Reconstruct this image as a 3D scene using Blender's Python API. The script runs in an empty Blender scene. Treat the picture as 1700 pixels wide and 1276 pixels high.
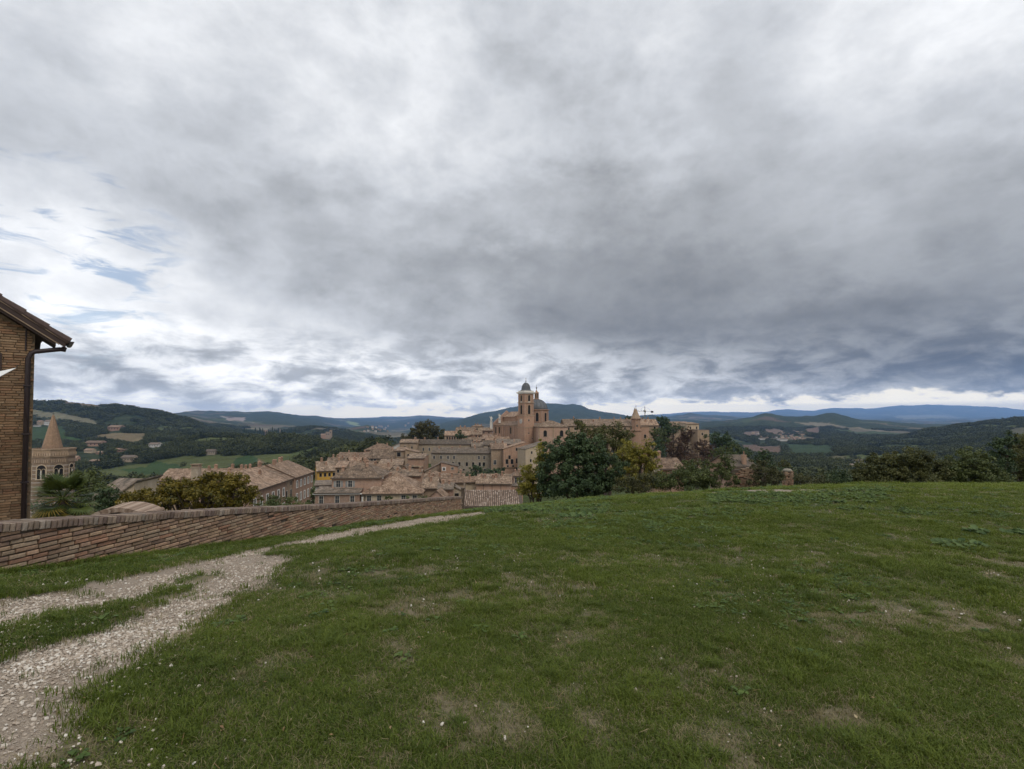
import bpy, math, random
import numpy as np
from mathutils import Vector, Matrix

# ---------------------------------------------------------------- camera
F_PX, CX, CY, PITCH, EYE = 850.0, 850.0, 669.5, 0.030, 1.6
sc = bpy.context.scene
cam_d = bpy.data.cameras.new('camera'); cam = bpy.data.objects.new('camera', cam_d)
sc.collection.objects.link(cam)
cam_d.sensor_width = 36.0; cam_d.lens = 36.0 * F_PX / 1700.0
cam_d.shift_y = (CY - 638.0) / 1700.0
cam_d.clip_start = 0.05; cam_d.clip_end = 250000.0
cam.location = (0, 0, EYE); cam.rotation_euler = (math.pi / 2 + PITCH, 0, 0)
sc.camera = cam

# ---------------------------------------------------------------- world / sky
SUN_EL, SUN_AZ = math.radians(52), math.radians(150)      # azimuth clockwise from +Y
wd = bpy.data.worlds.new('World'); sc.world = wd; wd.use_nodes = True
NT = wd.node_tree; NT.nodes.clear()

def nn(tree, kind, **kw):
    n = tree.nodes.new(kind)
    for k, v in kw.items(): setattr(n, k, v)
    return n
def put(tree, sock, v):
    if isinstance(v, bpy.types.NodeSocket): tree.links.new(v, sock)
    else: sock.default_value = v
def M(tree, op, a, b=None, c=None, clamp=False):
    n = nn(tree, 'ShaderNodeMath', operation=op, use_clamp=clamp)
    put(tree, n.inputs[0], a)
    if b is not None: put(tree, n.inputs[1], b)
    if c is not None: put(tree, n.inputs[2], c)
    return n.outputs[0]
def VM(tree, op, a, b=None):
    n = nn(tree, 'ShaderNodeVectorMath', operation=op); put(tree, n.inputs[0], a)
    if b is not None: put(tree, n.inputs[1], b)
    return n.outputs['Value'] if op in ('DOT_PRODUCT', 'LENGTH') else n.outputs['Vector']
def MR(tree, v, a, b, c=0.0, d=1.0, smooth=True):
    n = nn(tree, 'ShaderNodeMapRange', interpolation_type='SMOOTHSTEP' if smooth else 'LINEAR')
    put(tree, n.inputs[0], v)
    for i, q in enumerate((a, b, c, d)): put(tree, n.inputs[1 + i], q)
    return n.outputs[0]
def MIX(tree, f, a, b, mode='MIX'):
    n = nn(tree, 'ShaderNodeMix', data_type='RGBA', blend_type=mode)
    put(tree, n.inputs[0], f); put(tree, n.inputs[6], a); put(tree, n.inputs[7], b)
    return n.outputs[2]
def NOISE(tree, vec, scale, detail=4.0, rough=0.5, dist=0.0):
    n = nn(tree, 'ShaderNodeTexNoise')
    if vec is not None: tree.links.new(vec, n.inputs['Vector'])
    n.inputs['Scale'].default_value = scale; n.inputs['Detail'].default_value = detail
    n.inputs['Roughness'].default_value = rough; n.inputs['Distortion'].default_value = dist
    return n.outputs['Fac']
def RAMP(tree, f, stops):
    n = nn(tree, 'ShaderNodeValToRGB'); put(tree, n.inputs[0], f)
    el = n.color_ramp.elements
    while len(el) < len(stops): el.new(0.5)
    for e, (p, c) in zip(el, stops):
        e.position = p; e.color = (c[0], c[1], c[2], 1)
    return n.outputs[0]

def ray(px, py):
    r = Vector(((px - CX) / F_PX, 1.0, 0)); u = (CY - py) / F_PX
    v = Vector((r.x, math.cos(PITCH) - u * math.sin(PITCH), math.sin(PITCH) + u * math.cos(PITCH)))
    return v / v.y
def Pt(px, py, d):
    v = ray(px, py); return Vector((v.x * d, d, EYE + v.z * d))
def proj_np(x, y, z):
    zz = z - EYE; cp, sp = math.cos(PITCH), math.sin(PITCH)
    f = y * cp + zz * sp; u = -y * sp + zz * cp
    f = np.where(f < 0.05, 0.05, f)
    return CX + F_PX * x / f, CY - F_PX * u / f

def srgb(v):
    v /= 255.0
    return v / 12.92 if v <= 0.04045 else ((v + 0.055) / 1.055) ** 2.4

# brightness of the cloud deck, sampled over the sky in view (pixel of the photo, sRGB grey)
SKY_ROWS = {
 -260: [(0, 207), (500, 215), (1000, 209), (1700, 209)],
   40: [(0, 189), (330, 217), (640, 217), (860, 191), (1010, 205), (1230, 181), (1480, 205), (1690, 215)],
  210: [(40, 181), (330, 187), (560, 213), (800, 203), (1000, 193), (1180, 171), (1480, 177), (1690, 179)],
  350: [(40, 197), (320, 173), (560, 177), (820, 167), (1060, 151), (1350, 157), (1660, 144)],
  450: [(60, 217), (330, 197), (600, 159), (860, 130), (1130, 134), (1400, 153), (1650, 128)],
  535: [(200, 219), (480, 199), (760, 165), (1000, 124), (1250, 116), (1560, 116)],
  605: [(120, 175), (360, 191), (620, 201), (860, 183), (1100, 142), (1350, 110), (1620, 98)],
  655: [(240, 193), (560, 193), (800, 189), (1050, 177), (1300, 146), (1600, 124)]}
tc = nn(NT, 'ShaderNodeTexCoord'); DIR = tc.outputs['Generated']
sp = nn(NT, 'ShaderNodeSeparateXYZ'); NT.links.new(DIR, sp.inputs[0])
X, Y, Z = sp.outputs
zc = M(NT, 'ADD', M(NT, 'MAXIMUM', Z, 0.0), 0.10)
U = M(NT, 'DIVIDE', X, zc); V = M(NT, 'DIVIDE', Y, zc)
sa, ca = math.sin(math.radians(24)), math.cos(math.radians(24))
ALONG = M(NT, 'ADD', M(NT, 'MULTIPLY', U, sa), M(NT, 'MULTIPLY', V, ca))
ACROSS = M(NT, 'SUBTRACT', M(NT, 'MULTIPLY', U, ca), M(NT, 'MULTIPLY', V, sa))
def comb(a, b, c):
    n = nn(NT, 'ShaderNodeCombineXYZ'); put(NT, n.inputs[0], a); put(NT, n.inputs[1], b); put(NT, n.inputs[2], c); return n.outputs[0]
deck = comb(M(NT, 'MULTIPLY', ACROSS, 1.0), M(NT, 'MULTIPLY', ALONG, 0.6), 3.7)
# ragged edges: the deck brightness is looked up through a turbulent direction
warp_n = nn(NT, 'ShaderNodeTexNoise'); NT.links.new(VM(NT, 'MULTIPLY', DIR, (1.0, 1.0, 1.7)), warp_n.inputs['Vector'])
warp_n.inputs['Scale'].default_value = 4.2; warp_n.inputs['Detail'].default_value = 7; warp_n.inputs['Roughness'].default_value = 0.6
wsep = nn(NT, 'ShaderNodeSeparateColor'); NT.links.new(warp_n.outputs['Color'], wsep.inputs[0])
YF = M(NT, 'MAXIMUM', Y, 0.3)
HA = M(NT, 'ADD', M(NT, 'DIVIDE', X, YF), M(NT, 'MULTIPLY_ADD', wsep.outputs[0], 0.50, -0.25))
VE0 = M(NT, 'DIVIDE', Z, YF)
VE = M(NT, 'ADD', VE0, M(NT, 'MULTIPLY', M(NT, 'MULTIPLY_ADD', wsep.outputs[1], 0.40, -0.20), MR(NT, VE0, 0.0, 0.35)))
HA01 = M(NT, 'MULTIPLY_ADD', HA, 1 / 2.4, 0.5)
BASE = None; pv = None
for py in sorted(SKY_ROWS, reverse=True):
    pts = SKY_ROWS[py]
    g_ = RAMP(NT, HA01, [(0.5 + ((px - CX) / F_PX) / 2.4, (srgb(v),) * 3) for px, v in pts])
    g_.node.color_ramp.interpolation = 'EASE'
    v_ = ray(CX, py).z
    if BASE is None: BASE = g_
    else: BASE = MIX(NT, MR(NT, VE, pv, v_), BASE, g_)
    pv = v_
n1 = NOISE(NT, deck, 1.25, 6, 0.5, 0.35)
n2 = NOISE(NT, VM(NT, 'MULTIPLY', DIR, (1.0, 1.0, 1.55)), 3.3, 8, 0.56, 0.2)
n3 = NOISE(NT, VM(NT, 'MULTIPLY', DIR, (1.0, 1.0, 1.6)), 7.0, 7, 0.6, 0.1)
bil = M(NT, 'SUBTRACT', 0.78, M(NT, 'ABSOLUTE', M(NT, 'MULTIPLY_ADD', n3, 4.0, -2.0)))
tex = M(NT, 'ADD', M(NT, 'MULTIPLY', bil, 0.22), M(NT, 'ADD', M(NT, 'MULTIPLY', M(NT, 'SUBTRACT', n1, 0.53), 0.48), M(NT, 'MULTIPLY', M(NT, 'SUBTRACT', n2, 0.53), 1.05)))
hi = MR(NT, Z, 0.02, 0.16)
LUM = M(NT, 'MULTIPLY', BASE, M(NT, 'ADD', 1.0, M(NT, 'MULTIPLY', tex, M(NT, 'MULTIPLY_ADD', hi, 0.50, 0.70))))
# banks of low cumulus above the horizon, and the clear bright strip under the deck
AZ = M(NT, 'ARCTAN2', X, Y)
bank = comb(M(NT, 'MULTIPLY', AZ, 14.0), M(NT, 'MULTIPLY', Z, 36.0), 1.3)
nb = NOISE(NT, bank, 0.85, 7, 0.6, 0.3)
bm = M(NT, 'MULTIPLY', MR(NT, Z, 0.20, 0.07), MR(NT, Z, 0.0, 0.03))
LUM = M(NT, 'MULTIPLY', LUM, M(NT, 'MULTIPLY_ADD', M(NT, 'MULTIPLY', bm, M(NT, 'SUBTRACT', MR(NT, nb, 0.36, 0.64), 0.45)), 0.95, 1.0))
strip_edge = M(NT, 'ADD', MR(NT, AZ, -0.2, 0.7, 0.020, 0.036), M(NT, 'MULTIPLY', M(NT, 'SUBTRACT', nb, 0.5), 0.09))
strip = M(NT, 'MULTIPLY', MR(NT, Z, -0.03, -0.01), M(NT, 'MULTIPLY', MR(NT, Z, M(NT, 'ADD', strip_edge, 0.007), M(NT, 'SUBTRACT', strip_edge, 0.004)), MR(NT, AZ, -0.75, -0.15, 0.15, 1.0)))
CLOUD = RAMP(NT, LUM, [(0.0, (0.0, 0.0, 0.0)), (0.16, (0.149, 0.153, 0.158)), (0.32, (0.304, 0.314, 0.328)), (0.55, (0.525, 0.545, 0.578)), (0.80, (0.77, 0.785, 0.81)), (1.0, (0.97, 0.98, 1.0))])
STRIPC = RAMP(NT, nb, [(0.3, (0.8, 0.82, 0.84)), (0.5, (0.95, 0.92, 0.84)), (0.7, (1.0, 0.97, 0.88))])
CLOUD = MIX(NT, strip, CLOUD, VM(NT, 'MULTIPLY', STRIPC, (0.80, 0.79, 0.76)))
sky = nn(NT, 'ShaderNodeTexSky', sky_type='NISHITA'); sky.sun_disc = False
sky.sun_elevation = SUN_EL; sky.sun_rotation = SUN_AZ; sky.altitude = 480
c1 = ray(95, 432).normalized()
gap = M(NT, 'MULTIPLY', MR(NT, VM(NT, 'DOT_PRODUCT', DIR, (c1.x, c1.y, c1.z)), 0.983, 0.9985), MR(NT, NOISE(NT, comb(M(NT, 'MULTIPLY', AZ, 9.0), M(NT, 'MULTIPLY', Z, 34.0), 5.0), 1.1, 6, 0.6, 0.6), 0.50, 0.66))
gap = M(NT, 'MULTIPLY', gap, 0.7)
# the sky lies beyond the haze, so its own radiance is what the haze has yet to dim
HAZE_K, HAZE_TOP, HAZE_END = 3.2e-5, 1230.0, 45000.0
air = M(NT, 'MINIMUM', M(NT, 'DIVIDE', HAZE_TOP, M(NT, 'MAXIMUM', Z, 0.004)), HAZE_END)
clear = M(NT, 'SUBTRACT', M(NT, 'EXPONENT', M(NT, 'MULTIPLY', air, HAZE_K)), 1.0)
cl3 = nn(NT, 'ShaderNodeCombineXYZ')
for i_, c_ in enumerate((0.70, 0.61, 0.45)): NT.links.new(M(NT, 'MULTIPLY_ADD', clear, c_, 1.0), cl3.inputs[i_])
CLOUD = VM(NT, 'MULTIPLY', CLOUD, cl3.outputs[0])
SKYC = MIX(NT, gap, VM(NT, 'SCALE', CLOUD), sky.outputs[0])
for n in NT.nodes:
    if n.bl_idname == 'ShaderNodeVectorMath' and n.operation == 'SCALE': n.inputs['Scale'].default_value = 10.0
bg = nn(NT, 'ShaderNodeBackground'); NT.links.new(SKYC, bg.inputs[0]); bg.inputs[1].default_value = 0.1
wo = nn(NT, 'ShaderNodeOutputWorld'); NT.links.new(bg.outputs[0], wo.inputs[0])
wd.cycles.sampling_method = 'MANUAL'; wd.cycles.sample_map_resolution = 512

# ---------------------------------------------------------------- sun, exposure
sd = bpy.data.lights.new('sun', 'SUN'); sun = bpy.data.objects.new('sun', sd); sc.collection.objects.link(sun)
sd.energy = 1.4; sd.angle = math.radians(24); sd.color = (1.0, 0.96, 0.90)
sdir = Vector((math.sin(SUN_AZ) * math.cos(SUN_EL), math.cos(SUN_AZ) * math.cos(SUN_EL), math.sin(SUN_EL)))
sun.rotation_euler = sdir.to_track_quat('Z', 'Y').to_euler()
sc.view_settings.view_transform = 'Standard'; sc.view_settings.look = 'None'
sc.view_settings.exposure = 0.2; sc.view_settings.gamma = 1.0; sc.view_settings.use_curve_mapping = False
sc.render.engine = 'CYCLES'
sc.cycles.max_bounces = 5; sc.cycles.diffuse_bounces = 3; sc.cycles.glossy_bounces = 2; sc.cycles.transmission_bounces = 3
sc.cycles.transparent_max_bounces = 8; sc.cycles.volume_bounces = 1
sc.cycles.use_denoising = True; sc.cycles.use_adaptive_sampling = True; sc.cycles.adaptive_threshold = 0.015

# ---------------------------------------------------------------- helpers
COL = sc.collection
def link(o, parent=None):
    COL.objects.link(o)
    if parent is not None: o.parent = parent
    return o
def tag(o, label=None, cat=None, group=None, kind=None):
    if label: o['label'] = label
    if cat: o['category'] = cat
    if group: o['group'] = group
    if kind: o['kind'] = kind
    return o
def empty(name, loc, rz=0.0):
    o = bpy.data.objects.new(name, None); o.empty_display_size = 0.3
    o.location = loc; o.rotation_euler = (0, 0, rz); return link(o)
def np_mesh(name, Vv, Fq, mat=None, smooth=False):
    Vv = np.asarray(Vv, dtype=np.float32); Fq = np.asarray(Fq, dtype=np.int32)
    me = bpy.data.meshes.new(name); k = Fq.shape[1]
    me.vertices.add(len(Vv)); me.vertices.foreach_set('co', Vv.ravel())
    me.loops.add(Fq.size); me.loops.foreach_set('vertex_index', Fq.ravel())
    me.polygons.add(len(Fq)); me.polygons.foreach_set('loop_start', np.arange(0, Fq.size, k, dtype=np.int32))
    if smooth: me.polygons.foreach_set('use_smooth', np.ones(len(Fq), dtype=bool))
    if mat: me.materials.append(mat)
    me.update(calc_edges=True); return me
def py_mesh(name, vs, fs, mat=None, smooth=False):
    me = bpy.data.meshes.new(name); me.from_pydata([tuple(v) for v in vs], [], [tuple(f) for f in fs])
    if mat:
        for m in (mat if isinstance(mat, (list, tuple)) else [mat]): me.materials.append(m)
    if smooth:
        for p in me.polygons: p.use_smooth = True
    me.update(); return me
def obj(name, me, parent=None, loc=None, rz=None):
    o = bpy.data.objects.new(name, me); link(o, parent)
    if loc is not None: o.location = loc
    if rz is not None: o.rotation_euler = (0, 0, rz)
    return o
def attr(me, name, data, typ='FLOAT', dom='POINT'):
    a = me.attributes.new(name, typ, dom)
    a.data.foreach_set('vector' if typ == 'FLOAT_VECTOR' else ('color' if typ == 'FLOAT_COLOR' else 'value'), np.ascontiguousarray(data).ravel())

class MB:                                     # small mesh builder
    def __init__(s): s.v = []; s.f = []
    def poly(s, pts):
        n = len(s.v); s.v += [tuple(p) for p in pts]; s.f.append(tuple(range(n, n + len(pts)))); return s
    def box(s, x0, x1, y0, y1, z0, z1):
        n = len(s.v)
        s.v += [(x0, y0, z0), (x1, y0, z0), (x1, y1, z0), (x0, y1, z0), (x0, y0, z1), (x1, y0, z1), (x1, y1, z1), (x0, y1, z1)]
        s.f += [tuple(n + i for i in q) for q in ((0, 3, 2, 1), (4, 5, 6, 7), (0, 1, 5, 4), (1, 2, 6, 5), (2, 3, 7, 6), (3, 0, 4, 7))]; return s
    def tube(s, path, rad, k=7, cap=True):
        path = [Vector(p) for p in path]; n0 = len(s.v)
        for i, p in enumerate(path):
            d = (path[min(i + 1, len(path) - 1)] - path[max(i - 1, 0)]).normalized()
            a = d.orthogonal().normalized() if i == 0 else (a - d * a.dot(d)).normalized()
            b = d.cross(a)
            for j in range(k):
                t = 2 * math.pi * j / k; s.v.append(tuple(p + (a * math.cos(t) + b * math.sin(t)) * rad[i]))
        for i in range(len(path) - 1):
            for j in range(k):
                s.f.append((n0 + i * k + j, n0 + i * k + (j + 1) % k, n0 + (i + 1) * k + (j + 1) % k, n0 + (i + 1) * k + j))
        if cap:
            s.f.append(tuple(n0 + j for j in range(k))[::-1]); s.f.append(tuple(n0 + (len(path) - 1) * k + j for j in range(k)))
        return s
    def lathe(s, prof, k=24, cx=0, cy=0, a0=0.0):
        n0 = len(s.v)
        for r, z in prof:
            for j in range(k):
                t = a0 + 2 * math.pi * j / k; s.v.append((cx + r * math.cos(t), cy + r * math.sin(t), z))
        for i in range(len(prof) - 1):
            for j in range(k):
                s.f.append((n0 + i * k + j, n0 + i * k + (j + 1) % k, n0 + (i + 1) * k + (j + 1) % k, n0 + (i + 1) * k + j))
        s.f.append(tuple(n0 + j for j in range(k))[::-1]); s.f.append(tuple(n0 + (len(prof) - 1) * k + j for j in range(k)))
        return s
    def mesh(s, name, mat, smooth=False): return py_mesh(name, s.v, s.f, mat, smooth)
    def build(s, name, mat, parent=None, smooth=False, loc=None, rz=None): return obj(name, s.mesh(name, mat, smooth), parent, loc, rz)

# numpy value noise ------------------------------------------------
_rg = np.random.RandomState(11).rand(256, 256).astype(np.float32)
def vnoise(x, y):
    xi = np.floor(x).astype(int); yi = np.floor(y).astype(int); fx = x - xi; fy = y - yi
    fx = fx * fx * (3 - 2 * fx); fy = fy * fy * (3 - 2 * fy)
    g = lambda a, b: _rg[a % 256, b % 256]
    return (g(xi, yi) * (1 - fx) + g(xi + 1, yi) * fx) * (1 - fy) + (g(xi, yi + 1) * (1 - fx) + g(xi + 1, yi + 1) * fx) * fy
def fbm(x, y, o=4, gain=0.5):
    s = 0; a = 1; n = 0
    for i in range(o):
        s = s + a * vnoise(x * 2 ** i + 17.3 * i, y * 2 ** i + 5.1 * i); n += a; a *= gain
    return s / n
def in_poly(px, py, poly):
    c = np.zeros(np.shape(px), bool); n = len(poly)
    for i in range(n):
        x0, y0 = poly[i]; x1, y1 = poly[(i + 1) % n]
        if y0 == y1: continue
        c ^= ((y0 > py) != (y1 > py)) & (px < (x1 - x0) * (py - y0) / (y1 - y0) + x0)
    return c

# ---------------------------------------------------------------- materials
def new_mat(name):
    m = bpy.data.materials.new(name); m.use_nodes = True; t = m.node_tree; t.nodes.clear()
    b = nn(t, 'ShaderNodeBsdfPrincipled'); o = nn(t, 'ShaderNodeOutputMaterial'); t.links.new(b.outputs[0], o.inputs[0])
    b.inputs['Specular IOR Level'].default_value = 0.25
    return m, t, b
def bump(t, b, h, strength=0.5, dist=0.02):
    n = nn(t, 'ShaderNodeBump'); n.inputs['Strength'].default_value = strength; n.inputs['Distance'].default_value = dist
    put(t, n.inputs['Height'], h); t.links.new(n.outputs[0], b.inputs['Normal'])
def plain(name, c, rough=0.8, var=0.25, scale=3.0, metal=0.0, bmp=0.2):
    m, t, b = new_mat(name); g = nn(t, 'ShaderNodeTexCoord')
    n = NOISE(t, g.outputs['Object'], scale, 6, 0.6)
    oi = nn(t, 'ShaderNodeObjectInfo')
    f = M(t, 'ADD', M(t, 'MULTIPLY', n, 0.75), M(t, 'MULTIPLY', oi.outputs['Random'], 0.25))
    lo = tuple(x * (1 - var) for x in c); hi = tuple(min(1, x * (1 + var)) for x in c)
    put(t, b.inputs['Base Color'], RAMP(t, f, [(0.25, lo), (0.75, hi)]))
    b.inputs['Roughness'].default_value = rough; b.inputs['Metallic'].default_value = metal
    if bmp: bump(t, b, n, bmp, 0.02)
    return m
def masonry(name, c, mortar=0.75, joint=0.0, var=0.35, patch=(0.55, 0.5, 0.45), patchamt=0.3):
    """old wall: courses of uneven stone or brick, weathered patches, streaks under the eaves"""
    m, t, b = new_mat(name); g = nn(t, 'ShaderNodeTexCoord'); oi = nn(t, 'ShaderNodeObjectInfo')
    ofs = VM(t, 'ADD', g.outputs['Object'], None)
    of = nn(t, 'ShaderNodeCombineXYZ'); put(t, of.inputs[0], M(t, 'MULTIPLY', oi.outputs['Random'], 40.0)); put(t, of.inputs[1], M(t, 'MULTIPLY', oi.outputs['Random'], 17.0))
    P = VM(t, 'ADD', g.outputs['Object'], of.outputs[0])
    s = nn(t, 'ShaderNodeMapping'); t.links.new(P, s.inputs[0]); s.inputs['Scale'].default_value = (2.2, 2.2, 6.0)
    fine = NOISE(t, s.outputs[0], 1.6, 4, 0.7)
    big = NOISE(t, P, 0.33, 5, 0.6, 0.5)
    mid = NOISE(t, P, 1.1, 4, 0.6)
    s2 = nn(t, 'ShaderNodeMapping'); t.links.new(P, s2.inputs[0]); s2.inputs['Scale'].default_value = (1.4, 1.4, 0.12)
    streak = NOISE(t, s2.outputs[0], 1.2, 4, 0.6)
    lo = tuple(x * (1 - var) for x in c); hi = tuple(min(1, x * (1 + var)) for x in c)
    col = RAMP(t, fine, [(0.25, lo), (0.5, c), (0.75, hi)])
    col = MIX(t, M(t, 'MULTIPLY', MR(t, big, 0.48, 0.66), patchamt), col, (*patch, 1))
    col = MIX(t, M(t, 'MULTIPLY', MR(t, streak, 0.5, 0.72), 0.42), col, (c[0] * 0.42, c[1] * 0.43, c[2] * 0.46, 1))
    hs = nn(t, 'ShaderNodeHueSaturation'); put(t, hs.inputs['Color'], col)
    put(t, hs.inputs['Value'], M(t, 'MULTIPLY_ADD', oi.outputs['Random'], 0.28, M(t, 'MULTIPLY_ADD', mid, 0.5, 0.48)))
    put(t, b.inputs['Base Color'], hs.outputs[0]); b.inputs['Roughness'].default_value = 0.92
    bump(t, b, M(t, 'ADD', fine, mid), 0.6, 0.05)
    return m
def roof_mat(name, c1, c2, c3, c4, dark=0.45):
    """barrel tiles: columns of clay tiles from the roof's own metre grid, each tile its own colour"""
    m, t, b = new_mat(name); uv = nn(t, 'ShaderNodeUVMap'); uv.uv_map = 'UVMap'; oi = nn(t, 'ShaderNodeObjectInfo')
    s = nn(t, 'ShaderNodeSeparateXYZ'); t.links.new(uv.outputs[0], s.inputs[0])
    u = M(t, 'DIVIDE', s.outputs[0], 0.26); v = M(t, 'DIVIDE', s.outputs[1], 0.42)
    cu = M(t, 'FLOOR', u); cv = M(t, 'FLOOR', M(t, 'ADD', v, M(t, 'MULTIPLY', M(t, 'MODULO', cu, 2.0), 0.5)))
    cc = nn(t, 'ShaderNodeCombineXYZ'); put(t, cc.inputs[0], cu); put(t, cc.inputs[1], cv); put(t, cc.inputs[2], M(t, 'MULTIPLY', oi.outputs['Random'], 91.0))
    wn = nn(t, 'ShaderNodeTexWhiteNoise', noise_dimensions='3D'); t.links.new(cc.outputs[0], wn.inputs[0])
    g = nn(t, 'ShaderNodeTexCoord')
    P = VM(t, 'ADD', g.outputs['Object'], None)
    patch = NOISE(t, g.outputs['Object'], 0.75, 4, 0.6, 0.3); big = NOISE(t, g.outputs['Object'], 0.16, 4, 0.6)
    fac = M(t, 'ADD', M(t, 'MULTIPLY', wn.outputs[0], 0.42), M(t, 'MULTIPLY_ADD', M(t, 'SUBTRACT', patch, 0.5), 1.8, 0.27))
    col = RAMP(t, fac, [(0.08, c1), (0.35, c2), (0.65, c3), (0.95, c4)])
    col = MIX(t, MR(t, big, 0.45, 0.7, 0.0, dark), col, (0.085, 0.072, 0.058, 1))
    hs = nn(t, 'ShaderNodeHueSaturation'); put(t, hs.inputs['Color'], col); put(t, hs.inputs['Value'], M(t, 'MULTIPLY_ADD', oi.outputs['Random'], 0.50, 0.64))
    put(t, b.inputs['Base Color'], hs.outputs[0]); b.inputs['Roughness'].default_value = 0.9
    rib = M(t, 'ABSOLUTE', M(t, 'SINE', M(t, 'MULTIPLY', u, math.pi)))
    lip = M(t, 'FRACT', v)
    bump(t, b, M(t, 'ADD', rib, M(t, 'MULTIPLY', lip, 0.25)), 1.0, 0.05)
    return m
def leaf_mat(name, c_lo, c_hi, trans=0.25, attr_type='GEOMETRY', rough=0.55, inst=False):
    m, t, b = new_mat(name)
    a = nn(t, 'ShaderNodeAttribute'); a.attribute_name = 'tint'; a.attribute_type = attr_type
    f = a.outputs['Fac']
    if inst:
        a2 = nn(t, 'ShaderNodeAttribute'); a2.attribute_name = 'ltint'; f = M(t, 'ADD', M(t, 'MULTIPLY', f, 0.62), M(t, 'MULTIPLY', a2.outputs['Fac'], 0.38))
    col = RAMP(t, f, [(0.0, c_lo), (1.0, c_hi)])
    put(t, b.inputs['Base Color'], col); b.inputs['Roughness'].default_value = rough
    tr = nn(t, 'ShaderNodeBsdfTranslucent'); put(t, tr.inputs[0], col)
    mx = nn(t, 'ShaderNodeMixShader'); mx.inputs[0].default_value = trans
    t.links.new(b.outputs[0], mx.inputs[1]); t.links.new(tr.outputs[0], mx.inputs[2])
    out = [n for n in t.nodes if n.bl_idname == 'ShaderNodeOutputMaterial'][0]; t.links.new(mx.outputs[0], out.inputs[0])
    return m

# ---------------------------------------------------------------- lawn on the fortress hill
WALL_PX = [(-240, 884), (0, 868), (140, 858.5), (280, 849.5), (420, 842.5), (560, 836), (660, 830), (766, 823.5)]
WA = Pt(-60, 872, 5.75); WB = Pt(766, 823.5, 25.0)
def on_wall_line(px):
    t = (px - CX) / (F_PX * math.cos(PITCH)); dx, dy = WB.x - WA.x, WB.y - WA.y
    lam = (t * WA.y - WA.x) / (dx - t * dy); return WA.x + lam * dx, WA.y + lam * dy
WTOP = []
for px, py in WALL_PX:
    x, y = on_wall_line(px); p = Pt(px, py, y); WTOP.append((p.x, p.y, p.z))
WLEN0 = Vector((WTOP[0][0], WTOP[0][1], 0)); WDIR = (Vector((WB.x, WB.y, 0)) - Vector((WA.x, WA.y, 0))).normalized()
WNRM = Vector((WDIR.y, -WDIR.x, 0))                        # towards the lawn
ws = np.array([(Vector((p[0], p[1], 0)) - WLEN0).dot(WDIR) for p in WTOP]); wz = np.array([p[2] for p in WTOP])
wall_top = lambda s: float(np.interp(s, ws, wz))
ctl = [(Pt(0, 946, 6.3)), Pt(250, 919, on_wall_line(250)[1]), Pt(450, 893, on_wall_line(450)[1]), Pt(640, 866, on_wall_line(640)[1]), Pt(790, 850, 25.0)]
for px, py in ((862, 843), (900, 831), (950, 826), (1000, 823), (1100, 820), (1250, 816), (1400, 811), (1550, 807), (1700, 802)):
    ctl.append(Pt(px, py, 22.0))
ctl += [Vector((0, 2.5, -0.02)), Vector((3, 3, 0.0)), Vector((-3, 3, -0.08)), Vector((0, 0, 0)), Vector((0, 9, -0.5)), Vector((9, 9, -0.32)), Vector((6, 14, -0.85)), Vector((-2, 9, -0.58))]
A = np.array([[1, p.x, p.y, p.x * p.y, p.y ** 2, p.x ** 2, p.x * p.y ** 2, p.y ** 3] for p in ctl]); Bz = np.array([p.z for p in ctl])
Wt_ = np.array([6.0] * 5 + [2.0] * 9 + [1.0] * (len(ctl) - 14)); LC = np.linalg.lstsq(A * Wt_[:, None], Bz * Wt_, rcond=None)[0]
def lawn_z(x, y, micro=True):
    x = np.asarray(x, float); y = np.asarray(y, float)
    xe = np.clip(x, -14, 34); ye = np.clip(y, -4, 26)
    z = LC[0] + LC[1] * xe + LC[2] * ye + LC[3] * xe * ye + LC[4] * ye ** 2 + LC[5] * xe ** 2 + LC[6] * xe * ye ** 2 + LC[7] * ye ** 3
    crest = 22.5 + 0.05 * np.clip(x, -5, 40)
    e = np.clip(y - crest, 0, None); z = z - np.where(e < 8, 0.035 * e ** 2, 0.035 * 64 + 0.56 * (e - 8))
    sdist = (x - WLEN0.x) * WNRM.x + (y - WLEN0.y) * WNRM.y          # distance in front of the wall
    b = np.clip(-sdist - 0.2, 0, None); z = z - np.where(b < 1, 0.9 * b, 0.9 + 0.38 * (b - 1))
    z = z + 0.13 * (fbm(x * 0.42 + 9, y * 0.42 + 4, 3) - 0.5) * np.clip(y / 5, 0.25, 1)
    if micro: z = z + 0.05 * (fbm(x * 1.7, y * 1.7, 4, .6) - 0.5)
    return z

GRAVEL = [[(-60, 1003), (0, 992), (150, 966), (300, 931), (450, 901), (600, 874), (640, 868), (700, 858), (760, 852), (806, 847), (806, 853), (745, 866), (665, 878), (605, 890), (545, 902), (500, 921), (478, 940), (425, 980), (350, 1032), (245, 1092), (172, 1140), (130, 1200), (60, 1250), (0, 1290), (-150, 1400), (-200, 1100)]]
GRASS_IN = [[(-60, 1062), (0, 1047), (130, 1015), (238, 997), (250, 1004), (160, 1036), (70, 1062), (0, 1082), (-60, 1100)],
            [(255, 988), (290, 975), (330, 968), (325, 978), (270, 992)], [(290, 960), (330, 951), (374, 950), (350, 958), (305, 964)],
            [(455, 917), (500, 908), (545, 905), (500, 920), (470, 922)]]
EARTH = [[(1160, 817), (1250, 812.5), (1350, 812), (1405, 815), (1340, 818), (1260, 818), (1180, 819)], [(850, 812), (900, 812), (900, 815), (850, 815)]]
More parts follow.
